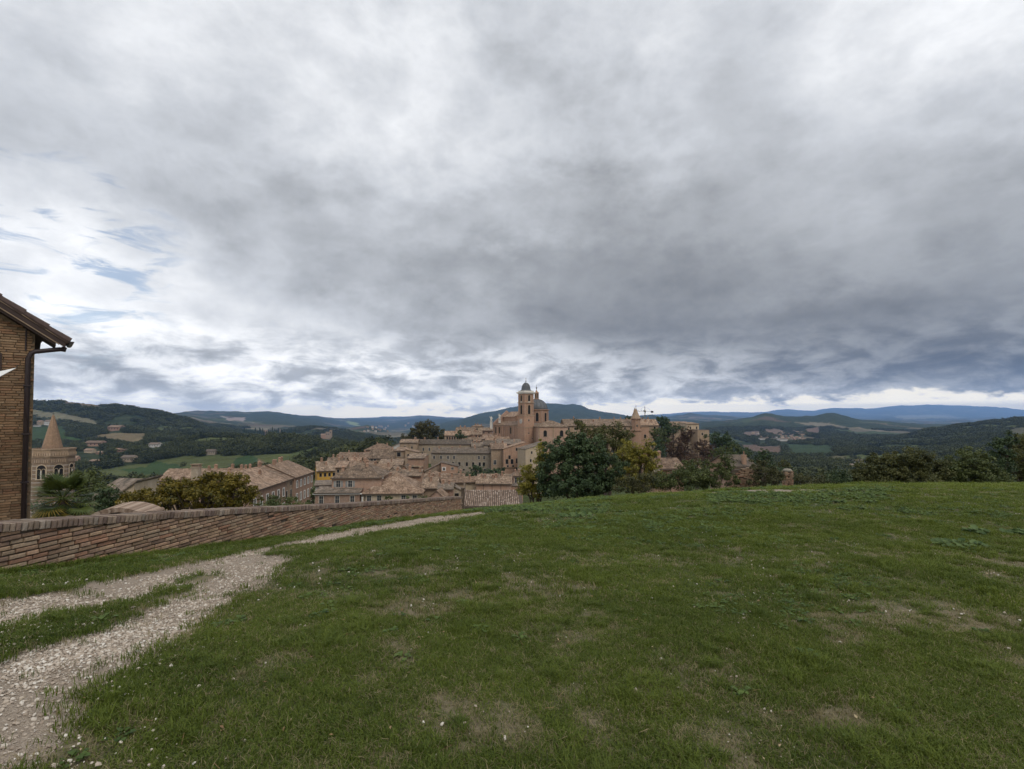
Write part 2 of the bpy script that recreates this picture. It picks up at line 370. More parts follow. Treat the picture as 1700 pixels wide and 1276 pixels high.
def gravel_mask(x, y, z):
    px, py = proj_np(x, y, z)
    w = (fbm(x * 1.6, y * 1.6, 4) - 0.5); w2 = (fbm(x * 1.6 + 50, y * 1.6 + 31, 4) - 0.5)
    amp = np.where(y < 8, 100 / np.clip(y, 1.5, 40), 800 / np.clip(y, 8, 40) ** 2)
    qx = px + w * amp * 2.4; qy = py + w2 * amp * 0.9
    m = np.zeros(np.shape(px), bool)
    for p in GRAVEL: m |= in_poly(qx, qy, p)
    for p in GRASS_IN: m &= ~in_poly(qx, qy, p)
    e = np.zeros(np.shape(px), bool)
    for p in EARTH: e |= in_poly(px + w * 12, py + w2 * 2, p)
    ok = (y > 0.9)
    return m & ok, e & ok
def lawn_hit(px, py):
    for d in np.linspace(1.6, 24, 900):
        xx = (px - CX) / F_PX * d; zz = float(lawn_z(np.array([xx]), np.array([d]), False)[0])
        if proj_np(np.array([xx]), np.array([d]), np.array([zz]))[1][0] <= py: return xx, d
    return (px - CX) / F_PX * 20, 20.0
BARE = [(*lawn_hit(a_, b_), r_) for a_, b_, r_ in ((1262, 1240, .20), (1140, 1165, .26), (1540, 1015, .45), (1390, 1195, .22), (690, 1003, .35), (1010, 925, .6), (1130, 1105, .18), (1620, 1040, .4), (930, 1215, .18), (770, 1180, .22), (1640, 930, .5))]
def dry_amount(x, y):
    return np.clip(_dry(x, y) + sum(0.72 * np.exp(-(((x - a_) / (1.5 * r_)) ** 2 + ((y - b_) / r_) ** 2)) * np.clip(2.6 * fbm(x * 4 + 7, y * 4, 3) - .55, 0, 1.3) for a_, b_, r_ in BARE), 0, 1)
def _dry(x, y):
    n = fbm(x * 0.55 + 3, y * 0.55 + 8, 4); n2 = fbm(x * 2.6 + 13, y * 2.6 + 1, 4, .6)
    near = np.clip(1.25 - y / 6.0, -0.25, 1)
    return np.clip((n - 0.5) * 1.7 + (n2 - 0.50) * 3.0 + (fbm(x * 7 + 3, y * 7, 2) - .5) * 1.6 + 0.27 * near, 0, 1) * 0.85

th = np.concatenate([np.linspace(-62, 62, 700), np.linspace(64, 298, 60)]) * math.pi / 180
rr = np.concatenate([[0.3, 0.8], np.geomspace(1.3, 75, 330)])
TH, RR = np.meshgrid(th, rr); GX = np.sin(TH) * RR; GY = np.cos(TH) * RR
GZ = lawn_z(GX, GY)
gm, ge = gravel_mask(GX.ravel(), GY.ravel(), GZ.ravel())
GZf = GZ.ravel() - 0.035 * gm
nth, nr = len(th), len(rr)
ii = np.arange(nr - 1)[:, None] * nth; jj = np.arange(nth)[None, :]; jn = (jj + 1) % nth
Fq = np.stack([ii + jj, ii + jn, ii + nth + jn, ii + nth + jj], -1).reshape(-1, 4)[:, ::-1]

m_ground, t, b = new_mat('lawn_soil')
g = nn(t, 'ShaderNodeTexCoord'); P = g.outputs['Object']
ag = nn(t, 'ShaderNodeAttribute'); ag.attribute_name = 'gravel'; ad = nn(t, 'ShaderNodeAttribute'); ad.attribute_name = 'dry'; ae = nn(t, 'ShaderNodeAttribute'); ae.attribute_name = 'earth'
nf = NOISE(t, P, 26, 5, 0.7); nm = NOISE(t, P, 4.0, 5, 0.6)
soil = RAMP(t, nf, [(0.25, (0.026, 0.040, 0.010)), (0.5, (0.052, 0.068, 0.020)), (0.75, (0.10, 0.095, 0.045))])
dryc = RAMP(t, nf, [(0.25, (0.075, 0.062, 0.038)), (0.55, (0.15, 0.125, 0.075)), (0.8, (0.25, 0.205, 0.135))])
col = MIX(t, ad.outputs['Fac'], soil, dryc)
vo = nn(t, 'ShaderNodeTexVoronoi'); t.links.new(P, vo.inputs['Vector']); vo.inputs['Scale'].default_value = 120; vo.inputs['Randomness'].default_value = 1.0
vs = nn(t, 'ShaderNodeSeparateColor'); t.links.new(vo.outputs['Color'], vs.inputs[0])
grav = RAMP(t, vs.outputs[0], [(0.0, (0.245, 0.196, 0.150)), (0.5, (0.315, 0.255, 0.196)), (1.0, (0.40, 0.335, 0.265))])
grav = MIX(t, MR(t, nm, 0.35, 0.7, 0.0, 0.6), grav, (0.31, 0.25, 0.19, 1))
col = MIX(t, ag.outputs['Fac'], col, grav)
col = MIX(t, ae.outputs['Fac'], col, (0.24, 0.20, 0.15, 1))
put(t, b.inputs['Base Color'], col); b.inputs['Roughness'].default_value = 0.95
hh = M(t, 'ADD', M(t, 'MULTIPLY', M(t, 'SUBTRACT', 1.0, vo.outputs['Distance']), ag.outputs['Fac']), nf)
bump(t, b, hh, 0.7, 0.02)
me = np_mesh('lawn', np.stack([GX.ravel(), GY.ravel(), GZf], 1), Fq, m_ground, True)
attr(me, 'gravel', gm.astype(np.float32)); attr(me, 'earth', ge.astype(np.float32)); attr(me, 'dry', dry_amount(GX.ravel(), GY.ravel()).astype(np.float32))
lawn = obj('lawn', me); tag(lawn, kind='structure', label='grassy hilltop lawn sloping away from the fortress, with a worn gravel track')

# ---------------------------------------------------------------- terrain: valley, town hill, ridges and mountains
TD = np.array([30, 45, 80, 150, 250, 350, 500, 800, 1200, 1800, 2500, 3400, 6000, 11000, 16000, 25000, 42000, 44500], float)
TCOLS = {
 -900: [940, 990, 990, 960, 910, 870, 830, 790, 765, 735, 668, 690, 690, 690, 690, 688, 688, 700],
  -50: [940, 990, 980, 930, 890, 850, 815, 785, 748, 706, 667, 690, 692, 695, 692, 690, 690, 702],
   60: [940, 990, 980, 930, 890, 850, 812, 782, 746, 708, 667, 690, 692, 695, 692, 690, 690, 702],
  120: [940, 990, 980, 930, 890, 850, 812, 782, 746, 708, 667, 690, 692, 695, 692, 690, 690, 702],
  190: [940, 990, 985, 935, 890, 850, 812, 784, 746, 712, 673, 690, 668, 690, 692, 690, 690, 702],
  250: [940, 990, 985, 940, 890, 848, 812, 784, 740, 718, 681, 690, 690, 690, 692, 690, 690, 702],
  310: [940, 990, 985, 940, 888, 845, 810, 780, 733, 722, 695, 700, 690, 682, 692, 690, 690, 702],
  350: [940, 990, 985, 940, 885, 842, 806, 776, 727, 730, 713, 708, 697, 682, 692, 692, 690, 702],
  450: [940, 990, 980, 925, 870, 830, 795, 768, 727, 738, 728, 718, 704, 684, 688, 694, 692, 702],
  520: [940, 990, 980, 910, 850, 812, 782, 760, 731, 740, 730, 708, 712, 694, 690, 694, 693, 702],
  560: [940, 990, 975, 900, 835, 797, 768, 758, 736, 740, 732, 712, 714, 706, 697, 695, 694, 702],
  610: [940, 985, 970, 890, 825, 782, 752, 758, 745, 742, 735, 722, 706, 712, 700, 694, 693, 702],
  650: [940, 985, 965, 885, 815, 768, 742, 755, 748, 744, 738, 728, 718, 712, 702, 694, 691, 702],
  700: [940, 980, 960, 880, 812, 762, 740, 755, 748, 744, 738, 728, 718, 710, 698, 690, 692, 702],
  750: [940, 980, 960, 880, 815, 765, 745, 760, 752, 745, 740, 728, 715, 698, 697, 693, 692, 702],
  800: [940, 980, 960, 885, 822, 772, 750, 765, 755, 748, 742, 728, 706, 684, 700, 695, 693, 702],
  850: [940, 980, 960, 885, 828, 782, 755, 770, 760, 750, 742, 728, 704, 674, 700, 695, 693, 702],
  900: [940, 980, 960, 885, 828, 788, 760, 772, 762, 750, 742, 726, 702, 669.5, 700, 695, 693, 702],
  950: [940, 980, 960, 885, 828, 790, 762, 775, 764, 750, 742, 726, 703, 671, 700, 695, 693, 702],
 1000: [940, 980, 960, 885, 828, 790, 762, 775, 764, 750, 742, 724, 706, 683, 698, 695, 693, 702],
 1050: [940, 980, 955, 880, 828, 785, 760, 775, 764, 750, 740, 722, 706, 691, 698, 695, 690, 702],
 1080: [940, 980, 955, 880, 826, 782, 758, 778, 764, 750, 740, 722, 706, 688, 694, 693, 688, 702],
 1110: [940, 980, 950, 875, 822, 778, 758, 780, 766, 750, 740, 722, 708, 696, 692, 692, 686, 702],
 1145: [940, 980, 945, 868, 814, 778, 762, 785, 768, 752, 742, 720, 706, 697, 687, 693, 684, 702],
 1180: [940, 975, 938, 858, 808, 784, 772, 792, 770, 754, 742, 718, 700, 699, 690, 693, 683, 702],
 1240: [940, 970, 928, 845, 800, 794, 790, 794, 768, 752, 738, 722, 693, 700, 694, 693, 684, 702],
 1270: [940, 970, 925, 842, 806, 800, 796, 794, 768, 752, 737, 724, 685.5, 700, 696, 693, 683, 702],
 1300: [940, 970, 922, 842, 815, 806, 800, 792, 768, 750, 736, 724, 690, 700, 697, 693, 679, 702],
 1350: [940, 970, 920, 850, 825, 815, 805, 790, 768, 748, 735, 722, 691, 700, 698, 693, 682, 702],
 1382: [940, 970, 920, 856, 830, 818, 806, 790, 766, 747, 734, 721, 687, 700, 698, 693, 677, 702],
 1440: [940, 970, 920, 865, 838, 822, 808, 788, 764, 744, 732, 722, 697, 702, 698, 694, 678, 702],
 1500: [940, 970, 920, 865, 838, 822, 808, 786, 762, 740, 724, 722, 703, 703, 698, 693, 672, 702],
 1550: [940, 970, 920, 865, 838, 820, 806, 784, 758, 734, 714, 720, 706, 704, 698, 693, 671, 702],
 1600: [940, 970, 920, 862, 835, 816, 802, 780, 753, 728, 706, 716, 706, 704, 698, 693, 672, 702],
 1640: [940, 970, 920, 860, 830, 812, 798, 776, 749, 722, 701, 712, 706, 704, 698, 693, 675, 702],
 1700: [940, 970, 918, 855, 826, 806, 792, 770, 743, 716, 695, 708, 706, 704, 698, 693, 680, 702],
 1800: [940, 965, 915, 850, 820, 800, 785, 764, 738, 710, 688, 700, 704, 704, 698, 693, 682, 702],
 2600: [940, 965, 915, 850, 820, 800, 785, 764, 738, 710, 688, 700, 704, 704, 698, 693, 682, 702]}
_tk = np.array(sorted(TCOLS)); _tv = np.array([TCOLS[k] for k in sorted(TCOLS)], float)
_lt = np.log(TD)
def _hermite(xk, vk, x):
    """monotone-ish smooth interpolation along axis 0 knots (vk: K x N columns handled by caller)"""
    return np.interp(x, xk, vk)
def terr_y(px, d):
    """the height of the land, written as the picture row it would meet at depth d"""
    px = np.asarray(px, float); ld = np.log(np.asarray(d, float))
    i = np.clip(np.searchsorted(_tk, px) - 1, 0, len(_tk) - 2); fx = np.clip((px - _tk[i]) / (_tk[i + 1] - _tk[i]), 0, 1)
    fx = fx * fx * (3 - 2 * fx) * 0.6 + fx * 0.4
    j = np.clip(np.searchsorted(_lt, ld) - 1, 0, len(_lt) - 2); fy = np.clip((ld - _lt[j]) / (_lt[j + 1] - _lt[j]), 0, 1)
    fy = fy * fy * (3 - 2 * fy) * 0.5 + fy * 0.5
    v = (_tv[i, j] * (1 - fx) + _tv[i + 1, j] * fx) * (1 - fy) + (_tv[i, j + 1] * (1 - fx) + _tv[i + 1, j + 1] * fx) * fy
    far = np.clip((ld - math.log(420)) / 1.2, 0, 1)
    rough = (fbm(px / 55.0 + 3, ld * 5.0, 4, 0.55) - 0.5) * 7.0 + (np.abs(fbm(px / 22.0 + 31, ld * 8.0 + 4, 3) - 0.5) - 0.12) * -5.0
    damp = np.where(ld > math.log(26000), 0.55, 1.0)
    return v + far * rough * damp
def terr_z(px, d):
    y = terr_y(px, d); u = (CY - y) / F_PX
    return EYE + d * (math.sin(PITCH) + u * math.cos(PITCH)) / (math.cos(PITCH) - u * math.sin(PITCH))
def terr_xy(px, d): return (px - CX) / F_PX * d       # column scale (PITCH is small)
def terr_hit(px, py, d0=300, d1=55000):
    ds = np.geomspace(d0, d1, 1400); ys = terr_y(np.full(ds.shape, px), ds)
    k = np.nonzero(ys <= py)[0]
    d = float(ds[k[0]]) if len(k) else float(ds[np.argmin(ys)])
    return d, float(terr_z(np.array([px]), np.array([d]))[0])
def land(px, d):
    z = float(terr_z(np.array([float(px)]), np.array([float(d)]))[0]); return Vector((terr_xy(px, d), d, z))

FIELDS = [([(100, 662), (170, 663), (188, 671), (160, 676), (110, 671)], (0.185, 0.140, 0.085), 1400, 4000),
 ([(40, 679), (90, 684), (130, 690), (165, 698), (168, 709), (120, 701), (40, 691)], (0.20, 0.18, 0.105), 900, 3000),
 ([(40, 708), (108, 708), (118, 735), (40, 736)], (0.050, 0.078, 0.028), 700, 2500),
 ([(105, 722), (142, 729), (138, 738), (110, 736)], (0.060, 0.100, 0.030), 700, 2500),
 ([(148, 731), (165, 721), (200, 718), (250, 719), (240, 733), (225, 741), (190, 734)], (0.215, 0.165, 0.085), 700, 2500),
 ([(258, 707), (320, 709), (340, 715), (258, 714)], (0.10, 0.115, 0.045), 700, 2500),
 ([(200, 779), (245, 776), (258, 763), (300, 774), (318, 786), (225, 788)], (0.055, 0.088, 0.030), 400, 1600),
 ([(383, 772), (396, 759), (416, 755), (428, 760), (428, 778), (386, 778)], (0.052, 0.086, 0.032), 400, 1600),
 ([(428, 760), (440, 764), (444, 776), (428, 778)], (0.17, 0.135, 0.075), 400, 1600),
 ([(450, 774), (480, 758), (500, 748), (534, 741), (537, 752), (500, 761), (468, 775)], (0.095, 0.115, 0.042), 400, 1600),
 ([(1226, 740), (1240, 732), (1262, 741), (1295, 739), (1301, 752), (1272, 758), (1245, 753)], (0.175, 0.118, 0.078), 600, 2600),
 ([(1298, 737), (1380, 739), (1386, 756), (1308, 758)], (0.055, 0.080, 0.034), 600, 2600),
 ([(1364, 758), (1402, 756), (1406, 769), (1364, 769)], (0.16, 0.145, 0.075), 500, 2000),
 ([(1405, 772), (1434, 768), (1430, 776), (1400, 779)], (0.14, 0.14, 0.065), 400, 2000),
 ([(1230, 719), (1262, 713), (1264, 722), (1238, 724)], (0.19, 0.14, 0.10), 1500, 4000),
 ([(1270, 711), (1302, 714), (1290, 722), (1272, 720)], (0.20, 0.145, 0.10), 1500, 4500),
 ([(1338, 712), (1362, 709), (1360, 720), (1340, 720)], (0.185, 0.125, 0.085), 1500, 4500),
 ([(1678, 711), (1720, 706), (1720, 718), (1680, 718)], (0.13, 0.12, 0.07), 1000, 4000),
 ([(376, 694), (408, 693), (404, 699), (380, 698)], (0.36, 0.28, 0.22), 3000, 16000),
 ([(366, 689), (378, 691), (376, 693), (366, 691)], (0.36, 0.32, 0.26), 3000, 16000),
 ([(576, 699), (592, 701), (600, 707), (588, 706)], (0.26, 0.30, 0.12), 3000, 16000),  # sunlit slope: the sunlight is put into this brighter green
 ([(1480, 690), (1560, 688), (1600, 694), (1500, 696)], (0.24, 0.23, 0.15), 5000, 36000)]
pxs = np.linspace(-420, 2120, 960); dsr = np.geomspace(34, 44500, 680)
PX, DD = np.meshgrid(pxs, dsr); TZ = terr_z(PX, DD); TX = terr_xy(PX, DD)
rowy = terr_y(PX, DD)
def landcover(px, d, rowy):
    """returns rgb and forest weight"""
    ld = np.log(d)
    x = terr_xy(px, d)
    n = fbm(x / 160.0 + 5, d / 240.0, 4); n2 = fbm(x / 45.0, d / 60.0, 3)
    f0 = np.array([0.020, 0.030, 0.014]); f1 = np.array([0.046, 0.056, 0.026])
    rgb = f0 + (f1 - f0) * np.clip(n2[..., None] * 1.5 - 0.3, 0, 1)
    forest = np.ones(px.shape)
    # patchwork of far fields
    cell = vnoise(np.floor(x / 230.0 + 0.9 * n) * 7.7 + 3, np.floor(d / 420.0 + 0.9 * n) * 5.3 + 1)
    sel = (fbm(x / 1400.0 + 40, d / 2200.0, 3) > 0.52) & (cell > 0.42) & (d > 2700) & (d < 38000)
    sel &= ~((px > 730) & (px < 1060) & (d > 6800) & (d < 14500))
    pal = np.array([[0.055, 0.072, 0.032], [0.12, 0.105, 0.07], [0.17, 0.15, 0.105], [0.10, 0.075, 0.055], [0.07, 0.082, 0.04]])
    k = (cell * 9973).astype(int) % 5
    rgb = np.where(sel[..., None], pal[k], rgb); forest = np.where(sel, 0, forest)
    mead = (fbm(x / 210.0 + 70, d / 260.0 + 13, 4) > 0.69) & (d > 520) & (d < 2700)
    rgb = np.where(mead[..., None], np.array([0.075, 0.086, 0.034]) * (0.7 + 0.7 * n2[..., None]), rgb); forest = np.where(mead, 0, forest)
    w = (fbm(px / 14.0, ld * 14, 3) - 0.5); w2 = (fbm(px / 14.0 + 40, ld * 14 + 9, 3) - 0.5)
    for poly, c, a, bb in FIELDS:
        xs = [p[0] for p in poly]; ys = [p[1] for p in poly]
        m = in_poly(px + w * 9, rowy + w2 * 5, poly) & (d > a) & (d < bb)
        rgb = np.where(m[..., None], np.array(c) * np.array([.72, .74, .82]) * (0.82 + 0.36 * n2[..., None]), rgb); forest = np.where(m, 0, forest)
    grass = d < 420
    rgb = np.where(grass[..., None], np.array([0.06, 0.075, 0.03]) * (0.7 + 0.6 * n2[..., None]), rgb)
    return rgb, forest
rgb, FOR = landcover(PX, DD, rowy)
nc, nrw = len(pxs), len(dsr)
ii = np.arange(nrw - 1)[:, None] * nc; jj = np.arange(nc - 1)[None, :]
Fq = np.stack([ii + jj, ii + jj + 1, ii + nc + jj + 1, ii + nc + jj], -1).reshape(-1, 4)
m_terr, t, b = new_mat('land')
ca_ = nn(t, 'ShaderNodeAttribute'); ca_.attribute_name = 'cover'; g = nn(t, 'ShaderNodeTexCoord')
na = NOISE(t, g.outputs['Object'], 0.022, 6, 0.65); nb2 = NOISE(t, g.outputs['Object'], 0.12, 4, 0.6)
hs = nn(t, 'ShaderNodeHueSaturation'); put(t, hs.inputs['Color'], ca_.outputs['Color'])
put(t, hs.inputs['Value'], M(t, 'ADD', M(t, 'MULTIPLY_ADD', na, 0.9, 0.2), M(t, 'MULTIPLY', nb2, 0.7)))
put(t, b.inputs['Base Color'], hs.outputs[0]); b.inputs['Roughness'].default_value = 0.95; b.inputs['Specular IOR Level'].default_value = 0.05
bump(t, b, NOISE(t, g.outputs['Object'], 0.05, 5, 0.65), 1.0, 9.0)
me = np_mesh('terrain', np.stack([TX.ravel(), DD.ravel(), TZ.ravel()], 1), Fq, m_terr, True)
attr(me, 'cover', np.concatenate([rgb.reshape(-1, 3), np.ones((rgb.shape[0] * rgb.shape[1], 1))], 1).astype(np.float32), 'FLOAT_COLOR')
tag(obj('terrain', me), kind='structure', label='valley, wooded ridges, fields and far blue mountains around the town')

# ---------------------------------------------------------------- scatter (uncountable masses only)
LIB = bpy.data.collections.new('library')
def lib_obj(name, me):
    o = bpy.data.objects.new(name, me); return o
def scatter(name, pts, scale, rot, tint, variants, label, cat, mat=None):
    n = len(pts); me = bpy.data.meshes.new(name); me.vertices.add(n); me.vertices.foreach_set('co', np.asarray(pts, np.float32).ravel())
    sc3 = np.asarray(scale, np.float32); sc3 = np.repeat(sc3[:, None], 3, 1) if sc3.ndim == 1 else sc3
    attr(me, 'sca', sc3, 'FLOAT_VECTOR'); attr(me, 'rot', np.asarray(rot, np.float32), 'FLOAT_VECTOR'); attr(me, 'tint', np.asarray(tint, np.float32))
    attr(me, 'pick', np.random.RandomState(n).randint(0, len(variants), n).astype(np.int32), 'INT')
    col = bpy.data.collections.new(name + '_kinds')
    for i, v in enumerate(variants): col.objects.link(v)
    o = obj(name, me); md = o.modifiers.new('scatter', 'NODES')
    t = bpy.data.node_groups.new(name, 'GeometryNodeTree'); md.node_group = t
    t.interface.new_socket('Geometry', in_out='INPUT', socket_type='NodeSocketGeometry'); t.interface.new_socket('Geometry', in_out='OUTPUT', socket_type='NodeSocketGeometry')
    gi = t.nodes.new('NodeGroupInput'); go = t.nodes.new('NodeGroupOutput')
    ci = t.nodes.new('GeometryNodeCollectionInfo'); ci.inputs[0].default_value = col; ci.inputs['Separate Children'].default_value = True; ci.inputs['Reset Children'].default_value = True
    ip = t.nodes.new('GeometryNodeInstanceOnPoints'); ip.inputs['Pick Instance'].default_value = True
    def named(nm, ty):
        a = t.nodes.new('GeometryNodeInputNamedAttribute'); a.data_type = ty; a.inputs[0].default_value = nm
        return [s for s in a.outputs if s.enabled and s.name == 'Attribute'][0]
    t.links.new(gi.outputs[0], ip.inputs['Points']); t.links.new(ci.outputs[0], ip.inputs['Instance'])
    t.links.new(named('pick', 'INT'), ip.inputs['Instance Index']); t.links.new(named('rot', 'FLOAT_VECTOR'), ip.inputs['Rotation']); t.links.new(named('sca', 'FLOAT_VECTOR'), ip.inputs['Scale'])
    t.links.new(ip.outputs[0], go.inputs[0])
    tag(o, label, cat, None, 'stuff'); return o

# leaf masses ------------------------------------------------------
def leaf_quads(rng, centers, nrm, size, asp=0.6):
    n = len(centers); r = rng.normal(size=(n, 3)); nv = nrm + 0.9 * r; nv /= np.linalg.norm(nv, axis=1)[:, None] + 1e-9
    a = np.cross(nv, rng.normal(size=(n, 3))); a /= np.linalg.norm(a, axis=1)[:, None] + 1e-9; b_ = np.cross(nv, a)
    s = (size * (0.6 + 0.8 * rng.rand(n)))[:, None]
    v = np.stack([centers - a * s, centers - b_ * s * asp + nv * s * 0.12, centers + a * s, centers + b_ * s * asp + nv * s * 0.12], 1).reshape(-1, 3)
    f = np.arange(4 * n).reshape(-1, 4); return v, f
def crown_np(rng, radii, n_cl, n_lf, size, hollow=0.45, clr=0.30, lumpy=0.25, flat_bottom=0.0, sky_tint=True):
    d = rng.normal(size=(n_cl, 3)); d /= np.linalg.norm(d, axis=1)[:, None]
    if flat_bottom: d[:, 2] = np.where(d[:, 2] < -flat_bottom, -flat_bottom * rng.rand(n_cl), d[:, 2])
    rad = hollow + (1 - hollow) * rng.rand(n_cl) ** 0.5
    rad = rad * (1 - lumpy + 2 * lumpy * rng.rand(n_cl)); rad = np.minimum(rad, 1.12)
    cl = d * rad[:, None] * np.array(radii)
    ctint = rng.rand(n_cl)
    k = rng.randint(0, n_cl, n_lf)
    off = rng.normal(size=(n_lf, 3)); off /= np.linalg.norm(off, axis=1)[:, None]; off *= (rng.rand(n_lf) ** 0.45)[:, None]
    csz = clr * (0.6 + 0.8 * rng.rand(n_cl)) * float(np.mean(radii))
    c = cl[k] + off * csz[k][:, None] * np.array([1.0, 1.0, 0.75])
    nrm = off + 0.5 * d[k] + np.array([0, 0, 0.35])
    v, f = leaf_quads(rng, c, nrm, size)
    tint = np.clip(0.55 * ctint[k] + 0.45 * rng.rand(n_lf), 0, 1)
    return v, f, np.repeat(tint, 4), cl
def crown_mesh(name, rng, radii, n_cl, n_lf, size, mat, at=(0, 0, 0), tname='tint', **kw):
    v, f, ti, cl = crown_np(rng, radii, n_cl, n_lf, size, **kw)
    me = np_mesh(name, v + np.array(at), f, mat); attr(me, tname, ti.astype(np.float32)); return me, cl + np.array(at)

m_forest = leaf_mat('forest_leaf', (0.008, 0.015, 0.007), (0.090, 0.100, 0.032), 0.12, 'INSTANCER', 0.7, True)
m_cypress = leaf_mat('cypress_leaf', (0.010, 0.017, 0.010), (0.026, 0.036, 0.018), 0.05, 'INSTANCER', 0.8, True)
fv = []
for i in range(7):
    r = np.random.RandomState(100 + i)
    me, _ = crown_mesh('broadleaf', r, (0.5, 0.5, 0.52), 26, 420, 0.075, m_forest, (0, 0, 0.5), 'ltint', hollow=0.35, clr=0.42, lumpy=0.2)
    fv.append(lib_obj('broadleaf', me))
CLEAR = [(66, 705, 9), (79, 706, 11), (60, 708, 9), (190, 715, 22), (155, 741, 26), (256, 743, 17), (202, 750, 22), (148, 752, 14), (169, 754, 17), (213, 767, 22), (160, 769, 20), (127, 766, 9), (350, 755, 14), (440, 722, 9), (463, 720, 4), (541, 729, 22), (1265, 730, 10), (1301, 731, 14), (1413, 777, 12), (1425, 768, 22), (1276, 769, 6), (1314, 724, 46)]
r = np.random.RandomState(77); N = 62000
fp = -140 + r.rand(N) * 2000; u_ = r.rand(N)
fd = np.sqrt(430 ** 2 + u_ * (1750 ** 2 - 430 ** 2))
N2 = 46000; fp2 = -140 + r.rand(N2) * 2000; fd2 = np.sqrt(1750 ** 2 + r.rand(N2) * (4300 ** 2 - 1750 ** 2))
fp = np.concatenate([fp, fp2]); fd = np.concatenate([fd, fd2])
fy = terr_y(fp, fd); _, ff = landcover(fp, fd, fy)
dens = fbm(terr_xy(fp, fd) / 120.0 + 5, fd / 150.0 + 2, 3)
# keep only what is not behind the nearer land for sure, and thin out under the town
cum = {}
ok = (ff > 0.5) & (dens > 0.33)
for (vx, vy, vw) in CLEAR: ok &= ~((np.abs(fp - vx) < vw / 2 + 2) & (fy > vy - 2) & (fy < vy + 9))
town = (fp > 640) & (fp < 1200) & (fd < 700)
ok &= ~town
# visible test against nearer terrain (trees on hidden slopes would never show)
ds_ = np.geomspace(430, 4300, 160); gpx = np.linspace(-140, 1860, 400)
gy = terr_y(np.repeat(gpx[:, None], 160, 1), np.repeat(ds_[None, :], 400, 0)); gmin = np.minimum.accumulate(gy, 1)
ip_ = np.clip(((fp + 140) / 2000 * 399).astype(int), 0, 399); id_ = np.clip(np.searchsorted(ds_, fd) - 1, 0, 159)
ok &= fy < gmin[ip_, id_] + 14
fp, fd = fp[ok], fd[ok]
fx_, fz = terr_xy(fp, fd), terr_z(fp, fd)
fs = np.where(fd < 1750, 8 + 9 * r.rand(len(fp)) ** 1.5, 16 + 13 * r.rand(len(fp)))
sc3 = np.stack([fs * (0.85 + 0.4 * r.rand(len(fp))), fs * (0.85 + 0.4 * r.rand(len(fp))), np.where(fd < 1750, fs * 0.95, fs * 0.62)], 1)
tn = np.clip(0.9 * fbm(fx_ / 90.0, fd / 90.0, 3) - 0.20 + 0.75 * r.rand(len(fp)) ** 2, 0, 1)
scatter('woodland', np.stack([fx_, fd, fz - fs * 0.12], 1), sc3, np.stack([np.zeros(len(fp)), np.zeros(len(fp)), r.rand(len(fp)) * 6.28], 1), tn, fv,
        'dark green woods covering the hills and ridges beyond the town', 'woodland')
print('forest', len(fp))

# ---------------------------------------------------------------- haze
m_hz = bpy.data.materials.new('haze'); m_hz.use_nodes = True; t = m_hz.node_tree; t.nodes.clear()
pv = nn(t, 'ShaderNodeVolumePrincipled'); pv.inputs['Color'].default_value = (0.31, 0.53, 0.97, 1); pv.inputs['Density'].default_value = 3.2e-5
o_ = nn(t, 'ShaderNodeOutputMaterial'); t.links.new(pv.outputs[0], o_.inputs['Volume'])
hb = MB().box(-70000, 70000, -3000, 45000, float(TZ.min()) - 60, max(float(TZ.max()), 40) + 30).build('haze', m_hz)
tag(hb, 'pale blue haze lying over the whole landscape', 'haze', None, 'stuff')
print('terrain z', TZ.min(), TZ.max())

# ---------------------------------------------------------------- town materials
WALLS = {
 'pink': masonry('brick_pink', (0.350, 0.225, 0.160), patch=(0.40, 0.31, 0.25)),
 'brick': masonry('brick_warm', (0.350, 0.216, 0.145), patch=(0.36, 0.27, 0.20)),
 'stone': masonry('stone_brown', (0.325, 0.232, 0.155), patch=(0.40, 0.34, 0.28)),
 'grey': masonry('stone_grey', (0.310, 0.252, 0.185), patch=(0.42, 0.38, 0.33), patchamt=0.5),
 'pale': masonry('plaster_pale', (0.415, 0.322, 0.222), var=0.15, patch=(0.50, 0.43, 0.36)),
 'rose': masonry('plaster_rose', (0.385, 0.236, 0.164), var=0.12, patch=(0.45, 0.33, 0.28)),
 'ochre': masonry('plaster_ochre', (0.520, 0.300, 0.060), var=0.10, patch=(0.50, 0.33, 0.12), patchamt=0.2),
 'white': masonry('plaster_white', (0.560, 0.530, 0.490), var=0.12, patch=(0.50, 0.47, 0.43))}
ROOFS = {
 'a': roof_mat('clay_tiles', (0.075, 0.055, 0.040), (0.165, 0.116, 0.080), (0.255, 0.180, 0.124), (0.42, 0.33, 0.245)),
 'b': roof_mat('clay_tiles_red', (0.095, 0.063, 0.043), (0.205, 0.136, 0.092), (0.305, 0.206, 0.140), (0.45, 0.35, 0.26), 0.3),
 'c': roof_mat('clay_tiles_mossy', (0.070, 0.060, 0.045), (0.130, 0.103, 0.078), (0.190, 0.146, 0.110), (0.32, 0.262, 0.21), 0.6)}
m_frame = plain('window_stone', (0.42, 0.37, 0.31), 0.85, 0.2)
m_white = plain('white_trim', (0.66, 0.64, 0.60), 0.8, 0.15)
m_dark = plain('dark_opening', (0.012, 0.011, 0.011), 0.9, 0.3, bmp=0)
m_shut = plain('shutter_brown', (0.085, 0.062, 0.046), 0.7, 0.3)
m_shutg = plain('shutter_grey', (0.22, 0.22, 0.21), 0.7, 0.25)
m_glass, t, b = new_mat('window_glass'); put(t, b.inputs['Base Color'], (0.03, 0.034, 0.04, 1)); b.inputs['Roughness'].default_value = 0.22; b.inputs['Specular IOR Level'].default_value = 0.5
m_lead = plain('lead_sheet', (0.085, 0.088, 0.092), 0.55, 0.3, 1.5)
